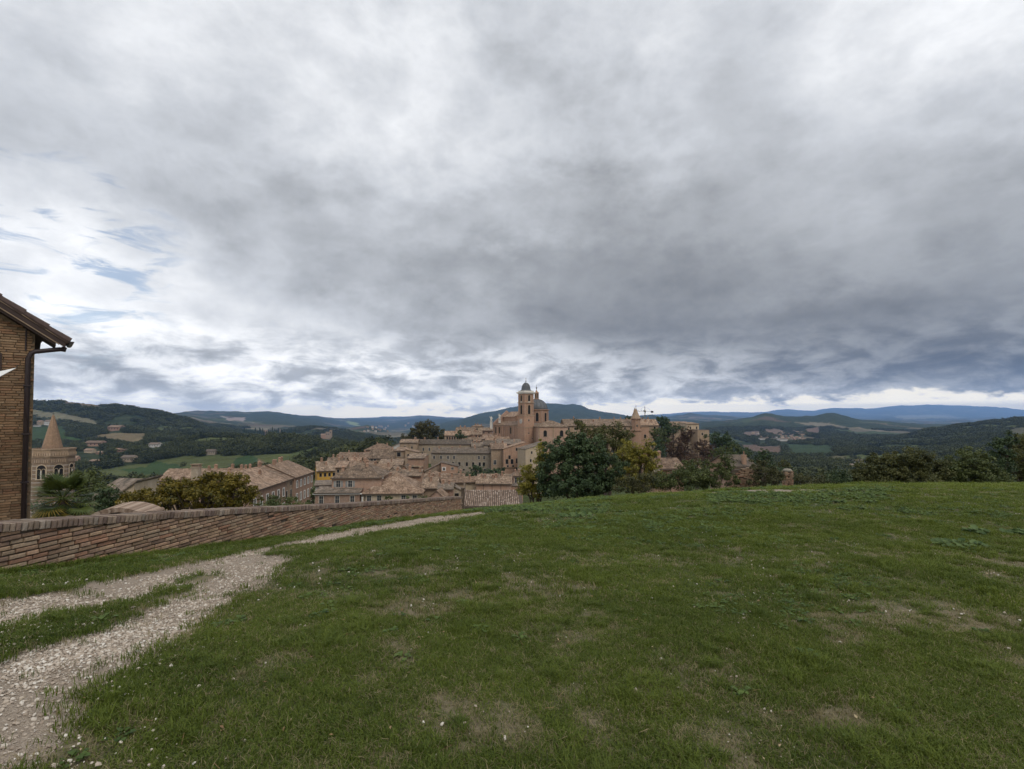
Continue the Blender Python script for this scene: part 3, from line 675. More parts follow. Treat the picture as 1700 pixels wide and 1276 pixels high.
m_metal = plain('painted_steel', (0.20, 0.19, 0.17), 0.5, 0.2)
m_iron = plain('dark_iron', (0.035, 0.033, 0.032), 0.5, 0.2, bmp=0)
m_marble = plain('white_marble', (0.46, 0.43, 0.385), 0.6, 0.2)

_wc = {}
def win_meshes(w, h, st):
    k = (round(w, 2), round(h, 2), st)
    if k in _wc: return _wc[k]
    f = MB(); p = MB(); sh = None; a = w / 2; c = h / 2
    if st in 'pswa':
        e = 0.16 if st != 'w' else 0.26
        f.box(-a - e, -a, -0.09, 0.02, -c, c + e); f.box(a, a + e, -0.09, 0.02, -c, c + e); f.box(-a, a, -0.088, 0.02, c, c + e)
        f.box(-a - e - 0.06, a + e + 0.06, -0.15, 0.02, -c - 0.14, -c)
    else:
        f.box(-a - 0.05, -a, -0.03, 0.02, -c, c); f.box(a, a + 0.05, -0.03, 0.02, -c, c); f.box(-a - 0.05, a + 0.05, -0.032, 0.02, c, c + 0.10); f.box(-a - 0.08, a + 0.08, -0.07, 0.02, -c - 0.08, -c)
    p.poly([(-a, -0.012, -c), (a, -0.012, -c), (a, -0.012, c), (-a, -0.012, c)])
    if st in 'psw':
        p.box(-0.03, 0.03, -0.04, -0.02, -c, c); p.box(-a, a, -0.038, -0.021, 0.1 * h, 0.1 * h + 0.05)
    if st == 's':
        sh = MB(); sh.box(-a / 2, a / 2, -0.07, 0.01, -c, c)
    fm = m_white if st == 'w' else m_frame
    pm = py_mesh('pane', p.v, p.f, m_dark if st in 'da' else m_glass)
    if st in 'psw':
        pm.materials.append(m_frame)
        for q in pm.polygons[1:]: q.material_index = 1
    _wc[k] = (py_mesh('window', f.v, f.f, fm), pm, py_mesh('shutter', sh.v, sh.f, m_shutg) if sh else None)
    return _wc[k]
def add_window(root, x, y, z, w, h, st, rz=0.0):
    f, p, s = win_meshes(w, h, st)
    o = obj('window', f, root, (x, y, z), rz); obj('pane', p, o)
    if s:
        for sg in (-1, 1): obj('shutter', s, o, (sg * (w * .75 + .2), 0, 0))

def slab(name, polys, th, mat, parent):
    """thick roof from top polygons, with tile UVs in metres"""
    vs = []; idx = {}; fs = []
    def vid(p):
        k = tuple(round(q, 4) for q in p)
        if k not in idx: idx[k] = len(vs); vs.append(p)
        return idx[k]
    for P_ in polys: fs.append([vid(tuple(p)) for p in P_])
    n = len(vs); full = list(vs) + [(p[0], p[1], p[2] - th) for p in vs]
    ed = {}
    for f in fs:
        for i in range(len(f)):
            a, b_ = f[i], f[(i + 1) % len(f)]; ed[(a, b_)] = 1
    side = [(a, a + n, b_ + n, b_) for (a, b_) in ed if (b_, a) not in ed]
    allf = [tuple(f) for f in fs] + [tuple(q + n for q in f[::-1]) for f in fs] + [tuple(s) for s in side]
    me = py_mesh(name, full, allf, mat); uv = me.uv_layers.new(name='UVMap')
    for p in me.polygons:
        nv = p.normal; h = Vector((nv.x, nv.y, 0))
        eu = Vector((-h.y, h.x, 0)).normalized() if h.length > 1e-4 else Vector((1, 0, 0)); ev = nv.cross(eu)
        for li in p.loop_indices:
            c = me.vertices[me.loops[li].vertex_index].co; uv.data[li].uv = (c.dot(eu), c.dot(ev))
    return obj(name, me, parent)
def roof_polys(W, D, H, kind, rise, ov=0.45, eg=0.3):
    z = H + 0.03
    if kind == 'g':
        k = rise / (D / 2); e = z - ov * k + 0.16; r = z + rise + 0.16; y = D / 2
        return [[(-eg, -ov, e), (W + eg, -ov, e), (W + eg, y, r), (-eg, y, r)], [(W + eg, D + ov, e), (-eg, D + ov, e), (-eg, y, r), (W + eg, y, r)]]
    if kind == 'f':
        k = rise / (W / 2); e = z - ov * k + 0.16; r = z + rise + 0.16; x = W / 2
        return [[(-ov, D + eg, e), (-ov, -eg, e), (x, -eg, r), (x, D + eg, r)], [(W + ov, -eg, e), (W + ov, D + eg, e), (x, D + eg, r), (x, -eg, r)]]
    if kind == 'h':
        if W >= D:
            k = rise / (D / 2); e = z - ov * k + 0.16; r = z + rise + 0.16; a = D / 2; y = D / 2
            A_, B_ = (a, y, r), (W - a, y, r)
            if W - 2 * a < 0.1: A_ = B_ = (W / 2, y, r)
            c = [(-ov, -ov, e), (W + ov, -ov, e), (W + ov, D + ov, e), (-ov, D + ov, e)]
            if A_ == B_: return [[c[0], c[1], A_], [c[1], c[2], A_], [c[2], c[3], A_], [c[3], c[0], A_]]
            return [[c[0], c[1], B_, A_], [c[1], c[2], B_], [c[2], c[3], A_, B_], [c[3], c[0], A_]]
        k = rise / (W / 2); e = z - ov * k + 0.16; r = z + rise + 0.16; a = W / 2
        A_, B_ = (a, a, r), (a, D - a, r); c = [(-ov, -ov, e), (W + ov, -ov, e), (W + ov, D + ov, e), (-ov, D + ov, e)]
        return [[c[0], c[1], A_], [c[1], c[2], B_, A_], [c[2], c[3], B_], [c[3], c[0], A_, B_]]
    if kind == 's':
        k = rise / D; e = z - ov * k + 0.16; r = z + rise + ov * k + 0.16
        return [[(-eg, -ov, e), (W + eg, -ov, e), (W + eg, D + ov, r), (-eg, D + ov, r)]]
    if kind == 'l':                                     # single slope falling to the right
        k = rise / W; e = z - ov * k + 0.16; r = z + rise + ov * k + 0.16
        return [[(W + ov, -eg, e), (W + ov, D + eg, e), (-ov, D + eg, r), (-ov, -eg, r)]]
    if kind == 'r':
        k = rise / W; e = z - ov * k + 0.16; r = z + rise + ov * k + 0.16
        return [[(-ov, D + eg, e), (-ov, -eg, e), (W + ov, -eg, r), (W + ov, D + eg, r)]]
    return [[(-0.2, -0.2, z + 0.16), (W + 0.2, -0.2, z + 0.16), (W + 0.2, D + 0.2, z + 0.16), (-0.2, D + 0.2, z + 0.16)]]
def wall_mesh(W, D, H, kind, rise, mat):
    m = MB(); z = H
    zf = {'g': (z, z, z, z), 'f': (z,) * 4, 'h': (z,) * 4, 's': (z, z, z + rise, z + rise), 'l': (z + rise, z, z, z + rise), 'r': (z, z + rise, z + rise, z)}.get(kind, (z,) * 4)
    b0 = [(0, 0, 0), (W, 0, 0), (W, D, 0), (0, D, 0)]; t0 = [(0, 0, zf[0]), (W, 0, zf[1]), (W, D, zf[2]), (0, D, zf[3])]
    for i in range(4):
        j = (i + 1) % 4; q = [b0[i], b0[j], t0[j]]
        if kind == 'g' and i == 1: q.append((W, D / 2, z + rise))
        if kind == 'g' and i == 3: q.append((0, D / 2, z + rise))
        if kind == 'f' and i == 0: q.append((W / 2, 0, z + rise))
        if kind == 'f' and i == 2: q.append((W / 2, D, z + rise))
        q.append(t0[i]); m.poly(q)
    m.poly(t0)
    return m.mesh('wall', mat)
m_chim = WALLS['brick']
def chimney(parent, x, y, z, w=0.7, h=1.3):
    m = MB().box(x - w / 2, x + w / 2, y - w / 2, y + w / 2, z - 0.8, z + h).box(x - w / 2 - .1, x + w / 2 + .1, y - w / 2 - .1, y + w / 2 + .1, z + h, z + h + .12)
    m.box(x - w / 2 + .08, x + w / 2 - .08, y - w / 2 + .08, y + w / 2 - .08, z + h + .12, z + h + .34)
    n = len(m.v); a = w / 2 + .14
    m.v += [(x - a, y - a, z + h + .34), (x + a, y - a, z + h + .34), (x + a, y + a, z + h + .34), (x - a, y + a, z + h + .34), (x, y, z + h + .62)]
    m.f += [(n, n + 1, n + 4), (n + 1, n + 2, n + 4), (n + 2, n + 3, n + 4), (n + 3, n, n + 4), (n + 3, n + 2, n + 1, n)]
    return m.build('chimney', m_chim, parent)
HOUSES = {}
def house(name, label, cat, P, yaw, W, D, H, kind, rise, wall, rows=(), side=(), left=(), roof='a', ov=0.45, chim=(), group='houses of the hill town', th=0.2, xr=None):
    """P = (px, py, d) of the front-left eave corner; W metres, or xr = the column where the front ends"""
    p = Pt(*P); ya = math.radians(yaw)
    if xr is not None:
        tr = (xr - CX) / (F_PX * math.cos(PITCH)); W = (tr * p.y - p.x) / (math.cos(ya) - tr * math.sin(ya))
    root = empty(name, (p.x, p.y, p.z - H), ya); tag(root, label, cat, group)
    obj('wall', wall_mesh(W, D, H, kind, rise, WALLS[wall] if isinstance(wall, str) else wall), root)
    if roof == 'a': roof = 'aabcab'[int(P[0] * 3 + P[1] * 7) % 6]
    rf = slab('roof', roof_polys(W, D, H, kind, rise, ov), th, ROOFS[roof], root)
    if kind in 'ghs' and P[2] > 60:                           # dark strip along the front eave, standing in for its shadow line
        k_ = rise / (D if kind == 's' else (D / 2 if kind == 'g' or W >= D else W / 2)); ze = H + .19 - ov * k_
        MB().box(-.25, W + .25, -ov - .16, -ov + .02, ze - .36, ze - .06).build('gutter_or_eave_shade', m_shut, rf)
    big = 1.22 if P[2] > 125 else 1.0
    for (dz, us, w, h, st) in rows:
        for u in us: add_window(root, u * W, 0, H - dz, w * big, h * big, st)
    for (dz, us, w, h, st) in side:
        for u in us: add_window(root, W, u * D, H - dz, w, h, st, math.pi / 2)
    for (dz, us, w, h, st) in left:
        for u in us: add_window(root, 0, u * D, H - dz, w, h, st, -math.pi / 2)
    rng = random.Random(int(P[0] * 7 + P[1]))
    for (fx, fy) in chim:
        zz = H
        if kind == 'g': zz = H + rise * (1 - abs(fy - 0.5) * 2)
        elif kind == 'f': zz = H + rise * (1 - abs(fx - 0.5) * 2)
        elif kind == 's': zz = H + rise * fy
        elif kind == 'h': zz = H + rise * min(1, 2 * min(fy, 1 - fy), 2 * min(fx * W, (1 - fx) * W) / max(min(W, D), .1))
        chimney(rf, fx * W, fy * D, zz + 0.2, rng.uniform(.55, .9), rng.uniform(.7, 1.3))
    if kind in 'gh' and P[2] > 135:
        for q in range(rng.randint(1, 3)):
            fx, fy = rng.uniform(.12, .88), rng.choice([.3, .42, .5])
            zz = H + rise * (1 - abs(fy - .5) * 2) if kind == 'g' else H + rise * min(1, 2 * min(fy, 1 - fy), 2 * min(fx * W, (1 - fx) * W) / max(min(W, D), .1))
            chimney(rf, fx * W, fy * D, zz + .2, rng.uniform(.45, .8), rng.uniform(.5, 1.1))
    HOUSES[label] = (root, W, D, H)
    return root
def even(n, a=0.1, b_=0.9): return [a + (b_ - a) * i / max(1, n - 1) for i in range(n)]

# ---- the long row on the left
house('long_house', 'long pink brick range seen end-on with white framed windows and huge tiled roof', 'house', (418, 815.5, 141), 94.5, 26, 19, 16, 'g', 4.2, 'pink',
      [(3.6, even(6, .08, .92), 1.1, 2.0, 'w'), (8.6, even(6, .08, .92), 1.2, 2.2, 'w')], roof='b', chim=[(.3, .5), (.8, .55)])
house('stone_house', 'narrow grey stone house between two pink ranges of the left row', 'house', (471, 798, 166.5), 94.5, 9, 19, 18, 'g', 4.2, 'stone',
      [(1.6, [.2, .75], .9, 1.1, 'd'), (5.0, [.3, .75], 1.2, 2.2, 'a'), (10, [.3, .7], 1.6, 2.6, 'a')], roof='b', chim=[(.5, .5)])
house('brick_range', 'far pink brick range with two rows of five white windows', 'house', (490, 792.2, 175), 94.5, 20, 19, 20, 'g', 4.2, 'pink',
      [(2.6, even(5), 1.0, 1.8, 'w'), (7.2, even(5), 1.0, 2.1, 'w'), (12.5, even(5), 1.7, 2.8, 'a')], roof='b', chim=[(.2, .45), (.7, .5), (.9, .6)])
house('tiled_house', 'wide low house with long level tiled ridge behind the yellow-green tree', 'house', (262, 797, 168), 4, None, 13, 12, 'g', 3.0, 'stone', [(2.5, even(6), 1, 1.5, 'd')], roof='b', chim=[(.82, .5), (.95, .45), (.6, .5)], xr=396)
t_ = empty('chimney_turret', Pt(326, 783, 160)); tag(t_, 'pale stone chimney turret with little roof rising from tiled ridge', 'chimney turret')
t_.scale = (.72, .72, .85)
MB().box(-1.5, 1.5, -1.2, 1.2, -2.5, 1.6).box(-1.8, 1.8, -1.5, 1.5, 1.6, 1.85).build('shaft', WALLS['grey'], t_)
mm = MB()
for i in range(4): mm.box(-1.5 + i * .85, -1.05 + i * .85, -1.1, 1.1, 1.85, 2.7)
mm.box(-1.9, 1.9, -1.5, 1.5, 2.7, 2.9); mm.build('cap', WALLS['stone'], t_)
MB().tube([(0.2, 0, 2.9), (0.2, 0, 4.4)], [.04, .03], 5).tube([(-.6, 0, 4.1), (1, 0, 4.1)], [.03, .03], 5).tube([(-.5, 0, 3.7), (.9, 0, 3.7)], [.03, .03], 5).build('antenna', m_iron, t_)
house('ochre_house', 'bright ochre yellow house with rows of small dark windows', 'house', (526.5, 781.5, 196), 24, None, 12, 18, 'g', 3.0, 'ochre',
      [(1.6, even(4, .2, .95), .7, 1.1, 'd'), (4.6, even(4, .2, .95), .7, 1.2, 'd'), (7.6, [.2, .45], 1.2, 2, 'p')], left=[(2, [.5], .6, 1, 'd')], chim=[(.3, .5)], xr=557)
house('brown_house', 'small brown house with dark eave just right of the ochre house', 'house', (556, 776, 215), 8, None, 9, 10, 's', 1.8, 'stone', [(1.5, [.3, .7], .7, 1, 'd')], xr=575)
house('roof_house', 'house showing only a broad roof slope beyond the ochre house', 'house', (540, 772, 232), 6, None, 12, 10, 'g', 3.0, 'stone', [(2, even(4), .8, 1.2, 'd')], xr=572, chim=[(.5, .5)])
# ---- front row just beyond the boundary wall
house('white_wing', 'low grey-white wing with pale cornice below the ochre house', 'house', (523, 806, 158), 18, None, 8, 14, 's', 0.5, 'white', [(1.8, [.35, .75], .9, 1.2, 'p')], xr=551.5, roof='c')
h4 = house('pink_house', 'pink brick house with white cornice and two shuttered windows under hipped roof', 'house', (551, 792.5, 152), 4, None, 16, 18, 'h', 3.9, 'pink',
      [(1.9, [.13, .37], .95, 1.5, 's'), (6.2, [.15, .45], 1.1, 2.2, 'p')], xr=634, roof='a', chim=[(.55, .55), (.62, .4)])
MB().box(-.1, 15.0, -.14, -.0, 17.55, 17.85).build('cornice', m_white, h4)
h4b = house('terrace_wing', 'lower pink wing with dark lean-to roof and white edge, three tall windows', 'house', (523, 818, 148), 4, None, 5, 12, 's', 0.9, 'pink',
      [(2.1, [.14, .5, .84], .9, 1.9, 'p')], xr=598, roof='c', ov=0.5)
MB().box(-.5, 13.4, -.62, -.5, 11.6, 11.85).build('gutter_or_eave_shade', m_white, h4b)
h5 = house('big_roof_house', 'front house with very large mottled hipped roof and row of dark windows above the wall', 'house', (601, 818.5, 150), 3, None, 17, 12, 'h', 5.0, 'pale',
      [(1.6, [.12, .29, .70, .89], .95, 1.4, 'p')], xr=700, roof='a')
for k in range(6): MB().box(-.12, .42 if k % 2 else .25, -.1, .2, 9.0 + k * .5, 9.42 + k * .5).build('quoin', m_white, h5)
MB().box(-.3, .0, -.1, .2, 9, 12).build('downpipe', m_shut, h5, loc=(1.0, -.05, 0))
house('back_roof_house', 'house behind the big hipped roof, pale mottled roof slope and brick gable', 'house', (598, 809, 168), 2, None, 10, 12, 'g', 2.6, 'brick', [], xr=646, roof='b', chim=[(.6, .5), (.75, .45)])
house('brick_block', 'flat brown brick wall block rising behind the right end of big roof', 'house', (646, 789.5, 172), 2, None, 9, 14, 'g', 1.5, 'brick', [(1.8, [.2, .35, .8], .7, .8, 'd')], xr=699, roof='a', chim=[(.95, .3)])
house('small_gable_house', 'small pink gable house just above the wall, third roof right of the big hipped one', 'house', (714, 824.5, 140), -4, None, 8, 9, 'f', 1.6, 'rose', [(1.4, [.6], .9, .9, 'd')], xr=737, roof='b')
house('pink_shed', 'pink walled shed with flat-looking tiled roof above the wall, beside the small gable', 'house', (727, 811.5, 146), 2, None, 7, 10, 'g', 1.2, 'rose', [(2.3, [.2], .6, .8, 'd')], xr=752, roof='c')
house('low_roof_house', 'low house with long tiled roof left of the pink shed', 'house', (700, 810, 158), 3, None, 12, 10, 'g', 2.6, 'stone', [], xr=726, roof='a')
house('tiny_house', 'tiny house with dark doorway between shed and pale long building', 'house', (752, 815, 150), 8, None, 7, 8, 'l', 1.4, 'pale', [(1.6, [.4], 1.0, 1.6, 'd')], xr=768, roof='c')
house('valley_roof_house', 'house whose broad brown roof fills the hollow behind the pink shed', 'house', (703, 800.5, 190), 2, None, 12, 9, 'g', 2.6, 'stone', [], xr=770, roof='a', chim=[(.1, .6), (.9, .5)])
house('pale_block', 'pale plaster block at the left end of the long rose building', 'house', (773, 800, 176), 3, None, 7, 10, 'g', 1.4, 'pale', [], xr=794, roof='a')
h = house('rose_hall', 'long low rose plastered hall with tiled roof and thin pilasters', 'hall', (791, 802.0, 170), -2, None, 11, 10, 'g', 2.4, 'rose', [], xr=848.5, roof='a', chim=[(.55, .3), (.72, .4)])
for u in (2.2, 5.1, 8.0): MB().box(u, u + .16, -.07, .02, 0, 9.6).build('pilaster', m_shut, h)
h = house('terrace_house', 'small house with railed roof terrace right of the rose hall', 'house', (849, 807, 172), 4, None, 8, 9, 'n', 0, 'rose', [(2.5, [.5], .9, 1.6, 'p')], xr=868, roof='c')
rl = MB().box(0.1, 3.8, -.1, -.04, 10.0, 10.06).box(0.1, 3.8, -.1, -.04, 9.7, 9.74)
for i in range(12): rl.box(.1 + i * .33, .14 + i * .33, -.09, -.05, 9.2, 10.0)
rl.build('railing', m_iron, h)
house('upper_storey_house', 'square pink upper storey standing behind the railed terrace', 'house', (853, 788.5, 190), 6, None, 6, 12, 'h', 1.2, 'rose', [(2, [.35, .8], 1, 1.8, 'p')], xr=866, roof='a')
# ---- middle rows
house('gable_brick_house', 'tall red brick house with sloping top edge and four framed windows', 'house', (732, 774.5, 232), 4, None, 9, 16, 'l', 1.9, 'brick',
      [(1.0, [.18], .85, 1.0, 'w'), (.8, [.68], .85, .9, 'p'), (4.0, [.32, .72], .95, 1.4, 'w')], xr=760.5, roof='a')
house('slope_roof_house', 'house with roof climbing to the left flank of the red brick house', 'house', (703, 784, 236), 6, None, 9, 12, 'r', 4.0, 'stone', [(1.5, [.6], .8, .9, 'd')], xr=732, roof='a')
house('rose_gable', 'low rose gable wall tucked against the red brick house', 'house', (709, 791, 222), 4, None, 7, 9, 'f', 1.7, 'rose', [(1.8, [.1], .8, 1.0, 'd')], xr=735, roof='a')
house('long_grey_house', 'long grey stone palace front with two rows of dark windows below the cathedral', 'house', (716, 751.2, 296), -5, None, 13, 22, 'g', 2.6, 'grey',
      [(2.6, [.05, .165, .285, .385, .80, .89], 1.0, 1.5, 'p'), (6.4, [.215, .30, .37, .475, .60, .705, .815, .885], 1.05, 1.8, 'd'), (9.6, [.55, .9], .8, .9, 'd')], left=[(3, [.5], .8, 1.2, 'd')], xr=815, roof='c', chim=[(.1, .4), (.45, .5), (.7, .5)])
house('bay_house', 'brown house with small projecting canopy joined to the long grey front', 'house', (815.5, 745, 288), 4, None, 14, 24, 'g', 2.8, 'stone', [(7.5, [.3], 1.2, 2.0, 'p'), (13, [.4, .8], 1.4, 2.4, 'a')], xr=836, roof='a')
house('tower_house', 'tall orange-brown house with scattered windows and sloping parapet', 'house', (836, 745, 284), 6, None, 12, 26, 'r', 3.4, 'brick',
      [(.2, [.62], .8, 1.4, 'd'), (2.6, [.82], 1.2, 2.0, 'd'), (4.6, [.28], 1.0, 1.7, 'd'), (7.0, [.16, .40], 1.2, 2.2, 'd'), (6.6, [.64], 1.1, 2.2, 'd'), (12.2, [.66], 1.5, 3.4, 'a'), (9.6, [.2, .45], .8, 1.0, 'd')], xr=871, roof='b')
MB().box(-.2, 12.0, -.45, .0, 15.6, 16.0).build('ledge', WALLS['stone'], HOUSES['tall orange-brown house with scattered windows and sloping parapet'][0])
house('corner_house', 'pale house with dark slate-like roof at the foot of the bell tower', 'house', (872.5, 745.5, 268), 22, None, 11, 40, 'r', 3.0, 'pale', [(1.8, [.3, .7], .7, 1.1, 'd'), (6.0, [.25, .6], .8, 1.3, 'd')], xr=906, roof='c')
house('upper_long_house', 'long pale plaster house with level ridge above the grey front', 'house', (692.5, 736.5, 330), -6, None, 12, 16, 'g', 2.6, 'pale', [(3.4, even(8, .12, .92), .9, 1.7, 'p'), (6.5, [.1, .3], 1.0, 1.8, 'a')], left=[(3, [.4], .8, 1.4, 'd')], xr=781, roof='a', chim=[(.1, .45), (.35, .5), (.6, .5)])
house('shadow_house', 'brown house with lower lean-to left of the long pale house', 'house', (663.5, 734.5, 322), 3, None, 14, 15, 'g', 1.8, 'stone', [(3, [.3, .7], .8, 1.2, 'd')], xr=693, roof='a')
house('left_edge_house', 'pale gable house at the left edge of the upper town', 'house', (651, 742, 326), 10, None, 9, 12, 'r', 2.4, 'white', [(2.5, [.4], .8, 1.0, 'd')], xr=664, roof='a')
house('hip_house', 'hipped roof house on the upper left rim of town against dark woods', 'house', (605, 746.5, 332), 2, None, 14, 10, 'h', 3.6, 'brick', [], xr=651, roof='a', chim=[(.75, .5)])
house('rim_house', 'long low house on the left rim of town with small square windows', 'house', (559, 758.5, 304), -2, None, 11, 9, 'g', 2.4, 'pale', [(1.7, [.1, .2, .32, .45, .75, .86], .8, 1.0, 'd')], xr=612, roof='a', chim=[(.55, .2), (.8, .5)])
house('blue_shutter_house', 'wide house with pale blue shutters under a straight dark eave', 'house', (612, 760, 280), 2, None, 11, 12, 'g', 4.2, 'stone', [(1.9, [.13, .24], 1.3, 2.6, 'p'), (1.6, [.6], .8, 1.0, 'd')], xr=655, roof='a')
house('square_house', 'narrow square house with one big dark loggia window', 'house', (655.5, 748, 284), 2, None, 9, 20, 's', 1.3, 'stone', [(2.0, [.4], 1.6, 1.9, 'a'), (5.0, [.3, .9], .8, 1.0, 'd'), (9.2, [.3, .85], 1.0, 1.2, 'd')], xr=672.5, roof='a')
house('step_house', 'stepped brown house right of the loggia window house', 'house', (672.5, 750.5, 278), 4, None, 9, 18, 'l', 1.5, 'stone', [(1.6, [.25, .6], .8, 1.0, 'd')], xr=694, roof='a')
house('lean_to_house', 'brown house with small curved lean-to roof on its front', 'house', (677, 760.5, 258), 2, None, 8, 16, 's', 1.6, 'brick', [(4.2, [.3], .8, 1.0, 'd')], xr=705, roof='a')
MB().box(2.2, 7.8, -1.0, .0, 11.9, 12.2).build('canopy', WALLS['pale'], HOUSES['brown house with small curved lean-to roof on its front'][0])
house('shade_tower', 'slim brown house in shade just left of the long grey front', 'house', (704.5, 757, 285), 4, None, 12, 18, 'n', 0, 'brick', [], xr=708.5, roof='c')
house('twin_gable_house', 'house with two low gables in front of the loggia window house', 'house', (640, 786, 214), 4, None, 12, 10, 'f', 2.6, 'stone', [], xr=664, roof='a')
house('twin_gable_annex', 'right hand low gable annex above the big hipped roof', 'house', (660, 784, 226), 4, None, 12, 10, 'f', 2.8, 'brick', [], xr=682, roof='a')
house('ridge_house', 'house with bright patched roof and dark eave left of the twin gables', 'house', (618, 783, 238), 30, None, 11, 12, 'g', 3.0, 'stone', [(1.5, [.5], .8, 1, 'd')], xr=656, roof='b', chim=[(.3, .5), (.8, .3)])
house('court_house', 'small house with white rooflight edge among the middle roofs', 'house', (575, 776, 250), 4, None, 11, 10, 'g', 2.6, 'stone', [(1.4, [.3, .8], .8, 1, 'd')], xr=622, roof='a', chim=[(.25, .5), (.55, .5)])
house('mid_roof_house', 'brown roofed house wedged below the rim house', 'house', (566, 767.5, 276), 4, None, 10, 9, 'g', 2.2, 'pale', [(1.3, [.15, .5, .8], .7, .9, 'd')], xr=598, roof='a', chim=[(.8, .5)])
house('pent_house', 'low pent roof house between blue shutters and twin gables', 'house', (628, 772, 255), 3, None, 8, 10, 's', 2.2, 'stone', [], xr=668, roof='a', chim=[(.5, .5)])
# ---- around the cathedral
house('terrace_row_house', 'row house with line of small windows near the top of town', 'house', (738, 722.5, 372), 3, None, 11, 10, 'g', 3.0, 'stone', [(2.0, even(6, .1, .55), .9, 1.7, 'd')], xr=784, roof='a', chim=[(.4, .5)])
house('top_roof_house', 'broad roofed house behind the row house on the crest', 'house', (757, 714.5, 396), 2, None, 12, 10, 'g', 2.4, 'stone', [], xr=790, roof='a', chim=[(.2, .5)])
house('crest_house', 'pale square house on the crest below the blue mountain', 'house', (786, 707.5, 405), 14, None, 9, 12, 'h', 1.5, 'pale', [(2.2, [.35, .75], .8, 1.2, 'd')], xr=803, roof='a')
house('crest_low_house', 'low house right of the pale crest house, left of the church front', 'house', (797, 714.5, 380), 4, None, 10, 10, 'g', 2.0, 'pink', [(1.5, [.3, .7], .7, 1, 'd')], xr=818, roof='a')
for i, (a, b_, y, d, w, rk) in enumerate([(778, 806, 732, 350, 'pale', 'a'), (800, 826, 728.5, 346, 'stone', 'a'), (783, 803, 741, 322, 'stone', 'c'), (803, 836, 738, 318, 'pale', 'a'), (806, 846, 731.5, 330, 'brick', 'a'), (826, 866, 737, 306, 'pink', 'c'), (815, 842, 743, 300, 'stone', 'a'), (782, 800, 721, 366, 'brick', 'a')]):
    lb = ['pale low house under the church front, leftmost of the cluster', 'brown roofed house directly below the church statue', 'small dark roofed house behind the long grey front', 'pale house with three dark openings below the nave',
          'brick house along the foot of the nave wall', 'pink house with broad mossy roof at the foot of the bell tower', 'low brown house behind the bay house roof', 'brick house beside the crest low house'][i]
    house('cluster_house', lb, 'house', (a, y, d), [3, -4, 6, 2, 5, 3, 8, 2][i], None, 9 + i % 3, 9, 'gsgg'[i % 4] if i != 3 else 'g', 2.4, w, [(1.5, [.25, .5, .75], .9, 1.0, 'd')], xr=b_, roof=rk, chim=[(.3 + .08 * i % .5, .5)])

# ---------------------------------------------------------------- cathedral: bell tower, nave, dome
def arch_window(root, x, y, z, w, h, rz=0.0, frame=0.18, mat=None, name='window'):
    """round-headed opening: stone surround and dark inside"""
    k = 8; a = w / 2; hs = h - a
    def outl(e):
        pts = [(-a - e, 0.0)]
        pts += [(-(a + e) * math.cos(math.pi * i / k), hs + (a + e) * math.sin(math.pi * i / k)) for i in range(k + 1)]
        return pts + [(a + e, 0.0)]
    o1, o0 = outl(frame), outl(0); m = MB()
    for i in range(len(o0) - 1):
        (x0, z0), (x1, z1), (X0, Z0), (X1, Z1) = o0[i], o0[i + 1], o1[i], o1[i + 1]
        m.poly([(x0, -.1, z0), (x1, -.1, z1), (X1, -.1, Z1), (X0, -.1, Z0)]); m.poly([(X0, -.1, Z0), (X1, -.1, Z1), (X1, .02, Z1), (X0, .02, Z0)]); m.poly([(x1, -.1, z1), (x0, -.1, z0), (x0, .02, z0), (x1, .02, z1)])
    m.box(-a - frame - .1, a + frame + .1, -.2, .02, -.22, 0)
    o = m.build(name, mat or WALLS['stone'], root, loc=(x, y, z), rz=rz)
    MB().poly([(p[0], -.015, p[1]) for p in o0][::-1]).build('opening', m_dark, o)
    return o
D0 = 325.0; K0 = D0 / 850.0; ya = math.radians(32.6); S_ = 7.6
pc = Pt(870.5, 650.5, D0)                                     # nearest corner of the tower at cornice height
zy = lambda py: Pt(870.5, py, D0).z
tw = empty('bell_tower', (pc.x, pc.y, zy(806)), ya); tag(tw, 'square brick cathedral bell tower with clock, arched openings and small lead dome', 'bell tower')
zb = zy(806); Lz = lambda py: zy(py) - zb
m_tb = WALLS['brick']
MB().box(0, S_, 0, S_, 0, Lz(690)).build('lower_shaft', m_tb, tw)
MB().box(.25, S_ - .25, .25, S_ - .25, Lz(690), Lz(652)).build('belfry', m_tb, tw)
for py in (690, 710, 668.5): MB().box(-.22, S_ + .22, -.22, S_ + .22, Lz(py), Lz(py) + .42).build('string_course', WALLS['stone'], tw)
MB().box(-.3, S_ + .3, -.3, S_ + .3, Lz(653), Lz(651.5)).box(-.75, S_ + .75, -.75, S_ + .75, Lz(651.5), Lz(650)).box(.2, S_ - .2, .2, S_ - .2, Lz(650), Lz(647.8)).build('cornice', m_marble, tw)
for (f_, rz, xy) in ((0, 0, lambda u: (u, .25)), (1, -math.pi / 2, lambda u: (.25, u)), (2, math.pi / 2, lambda u: (S_ - .25, u))):
    for (p0, p1, w) in ((687, 672, 1.75), (665.5, 655.2, 1.5)):
        x, y = xy(S_ / 2); arch_window(tw, x, y, Lz(p0), w, Lz(p1) - Lz(p0), rz, .28)
    x, y = xy(S_ / 2); MB().box(-1.0, 1.0, -.12, .02, -.9, 0).build('balustrade', m_marble, tw, loc=(x, y, Lz(665.5)), rz=rz)
for px_ in (.25, S_ - 1.1):
    MB().box(px_, px_ + .85, .12, .26, Lz(690) + .42, Lz(653)).build('pilaster', WALLS['pink'], tw)
    MB().box(.12, .26, px_, px_ + .85, Lz(690) + .42, Lz(653)).build('pilaster', WALLS['pink'], tw)
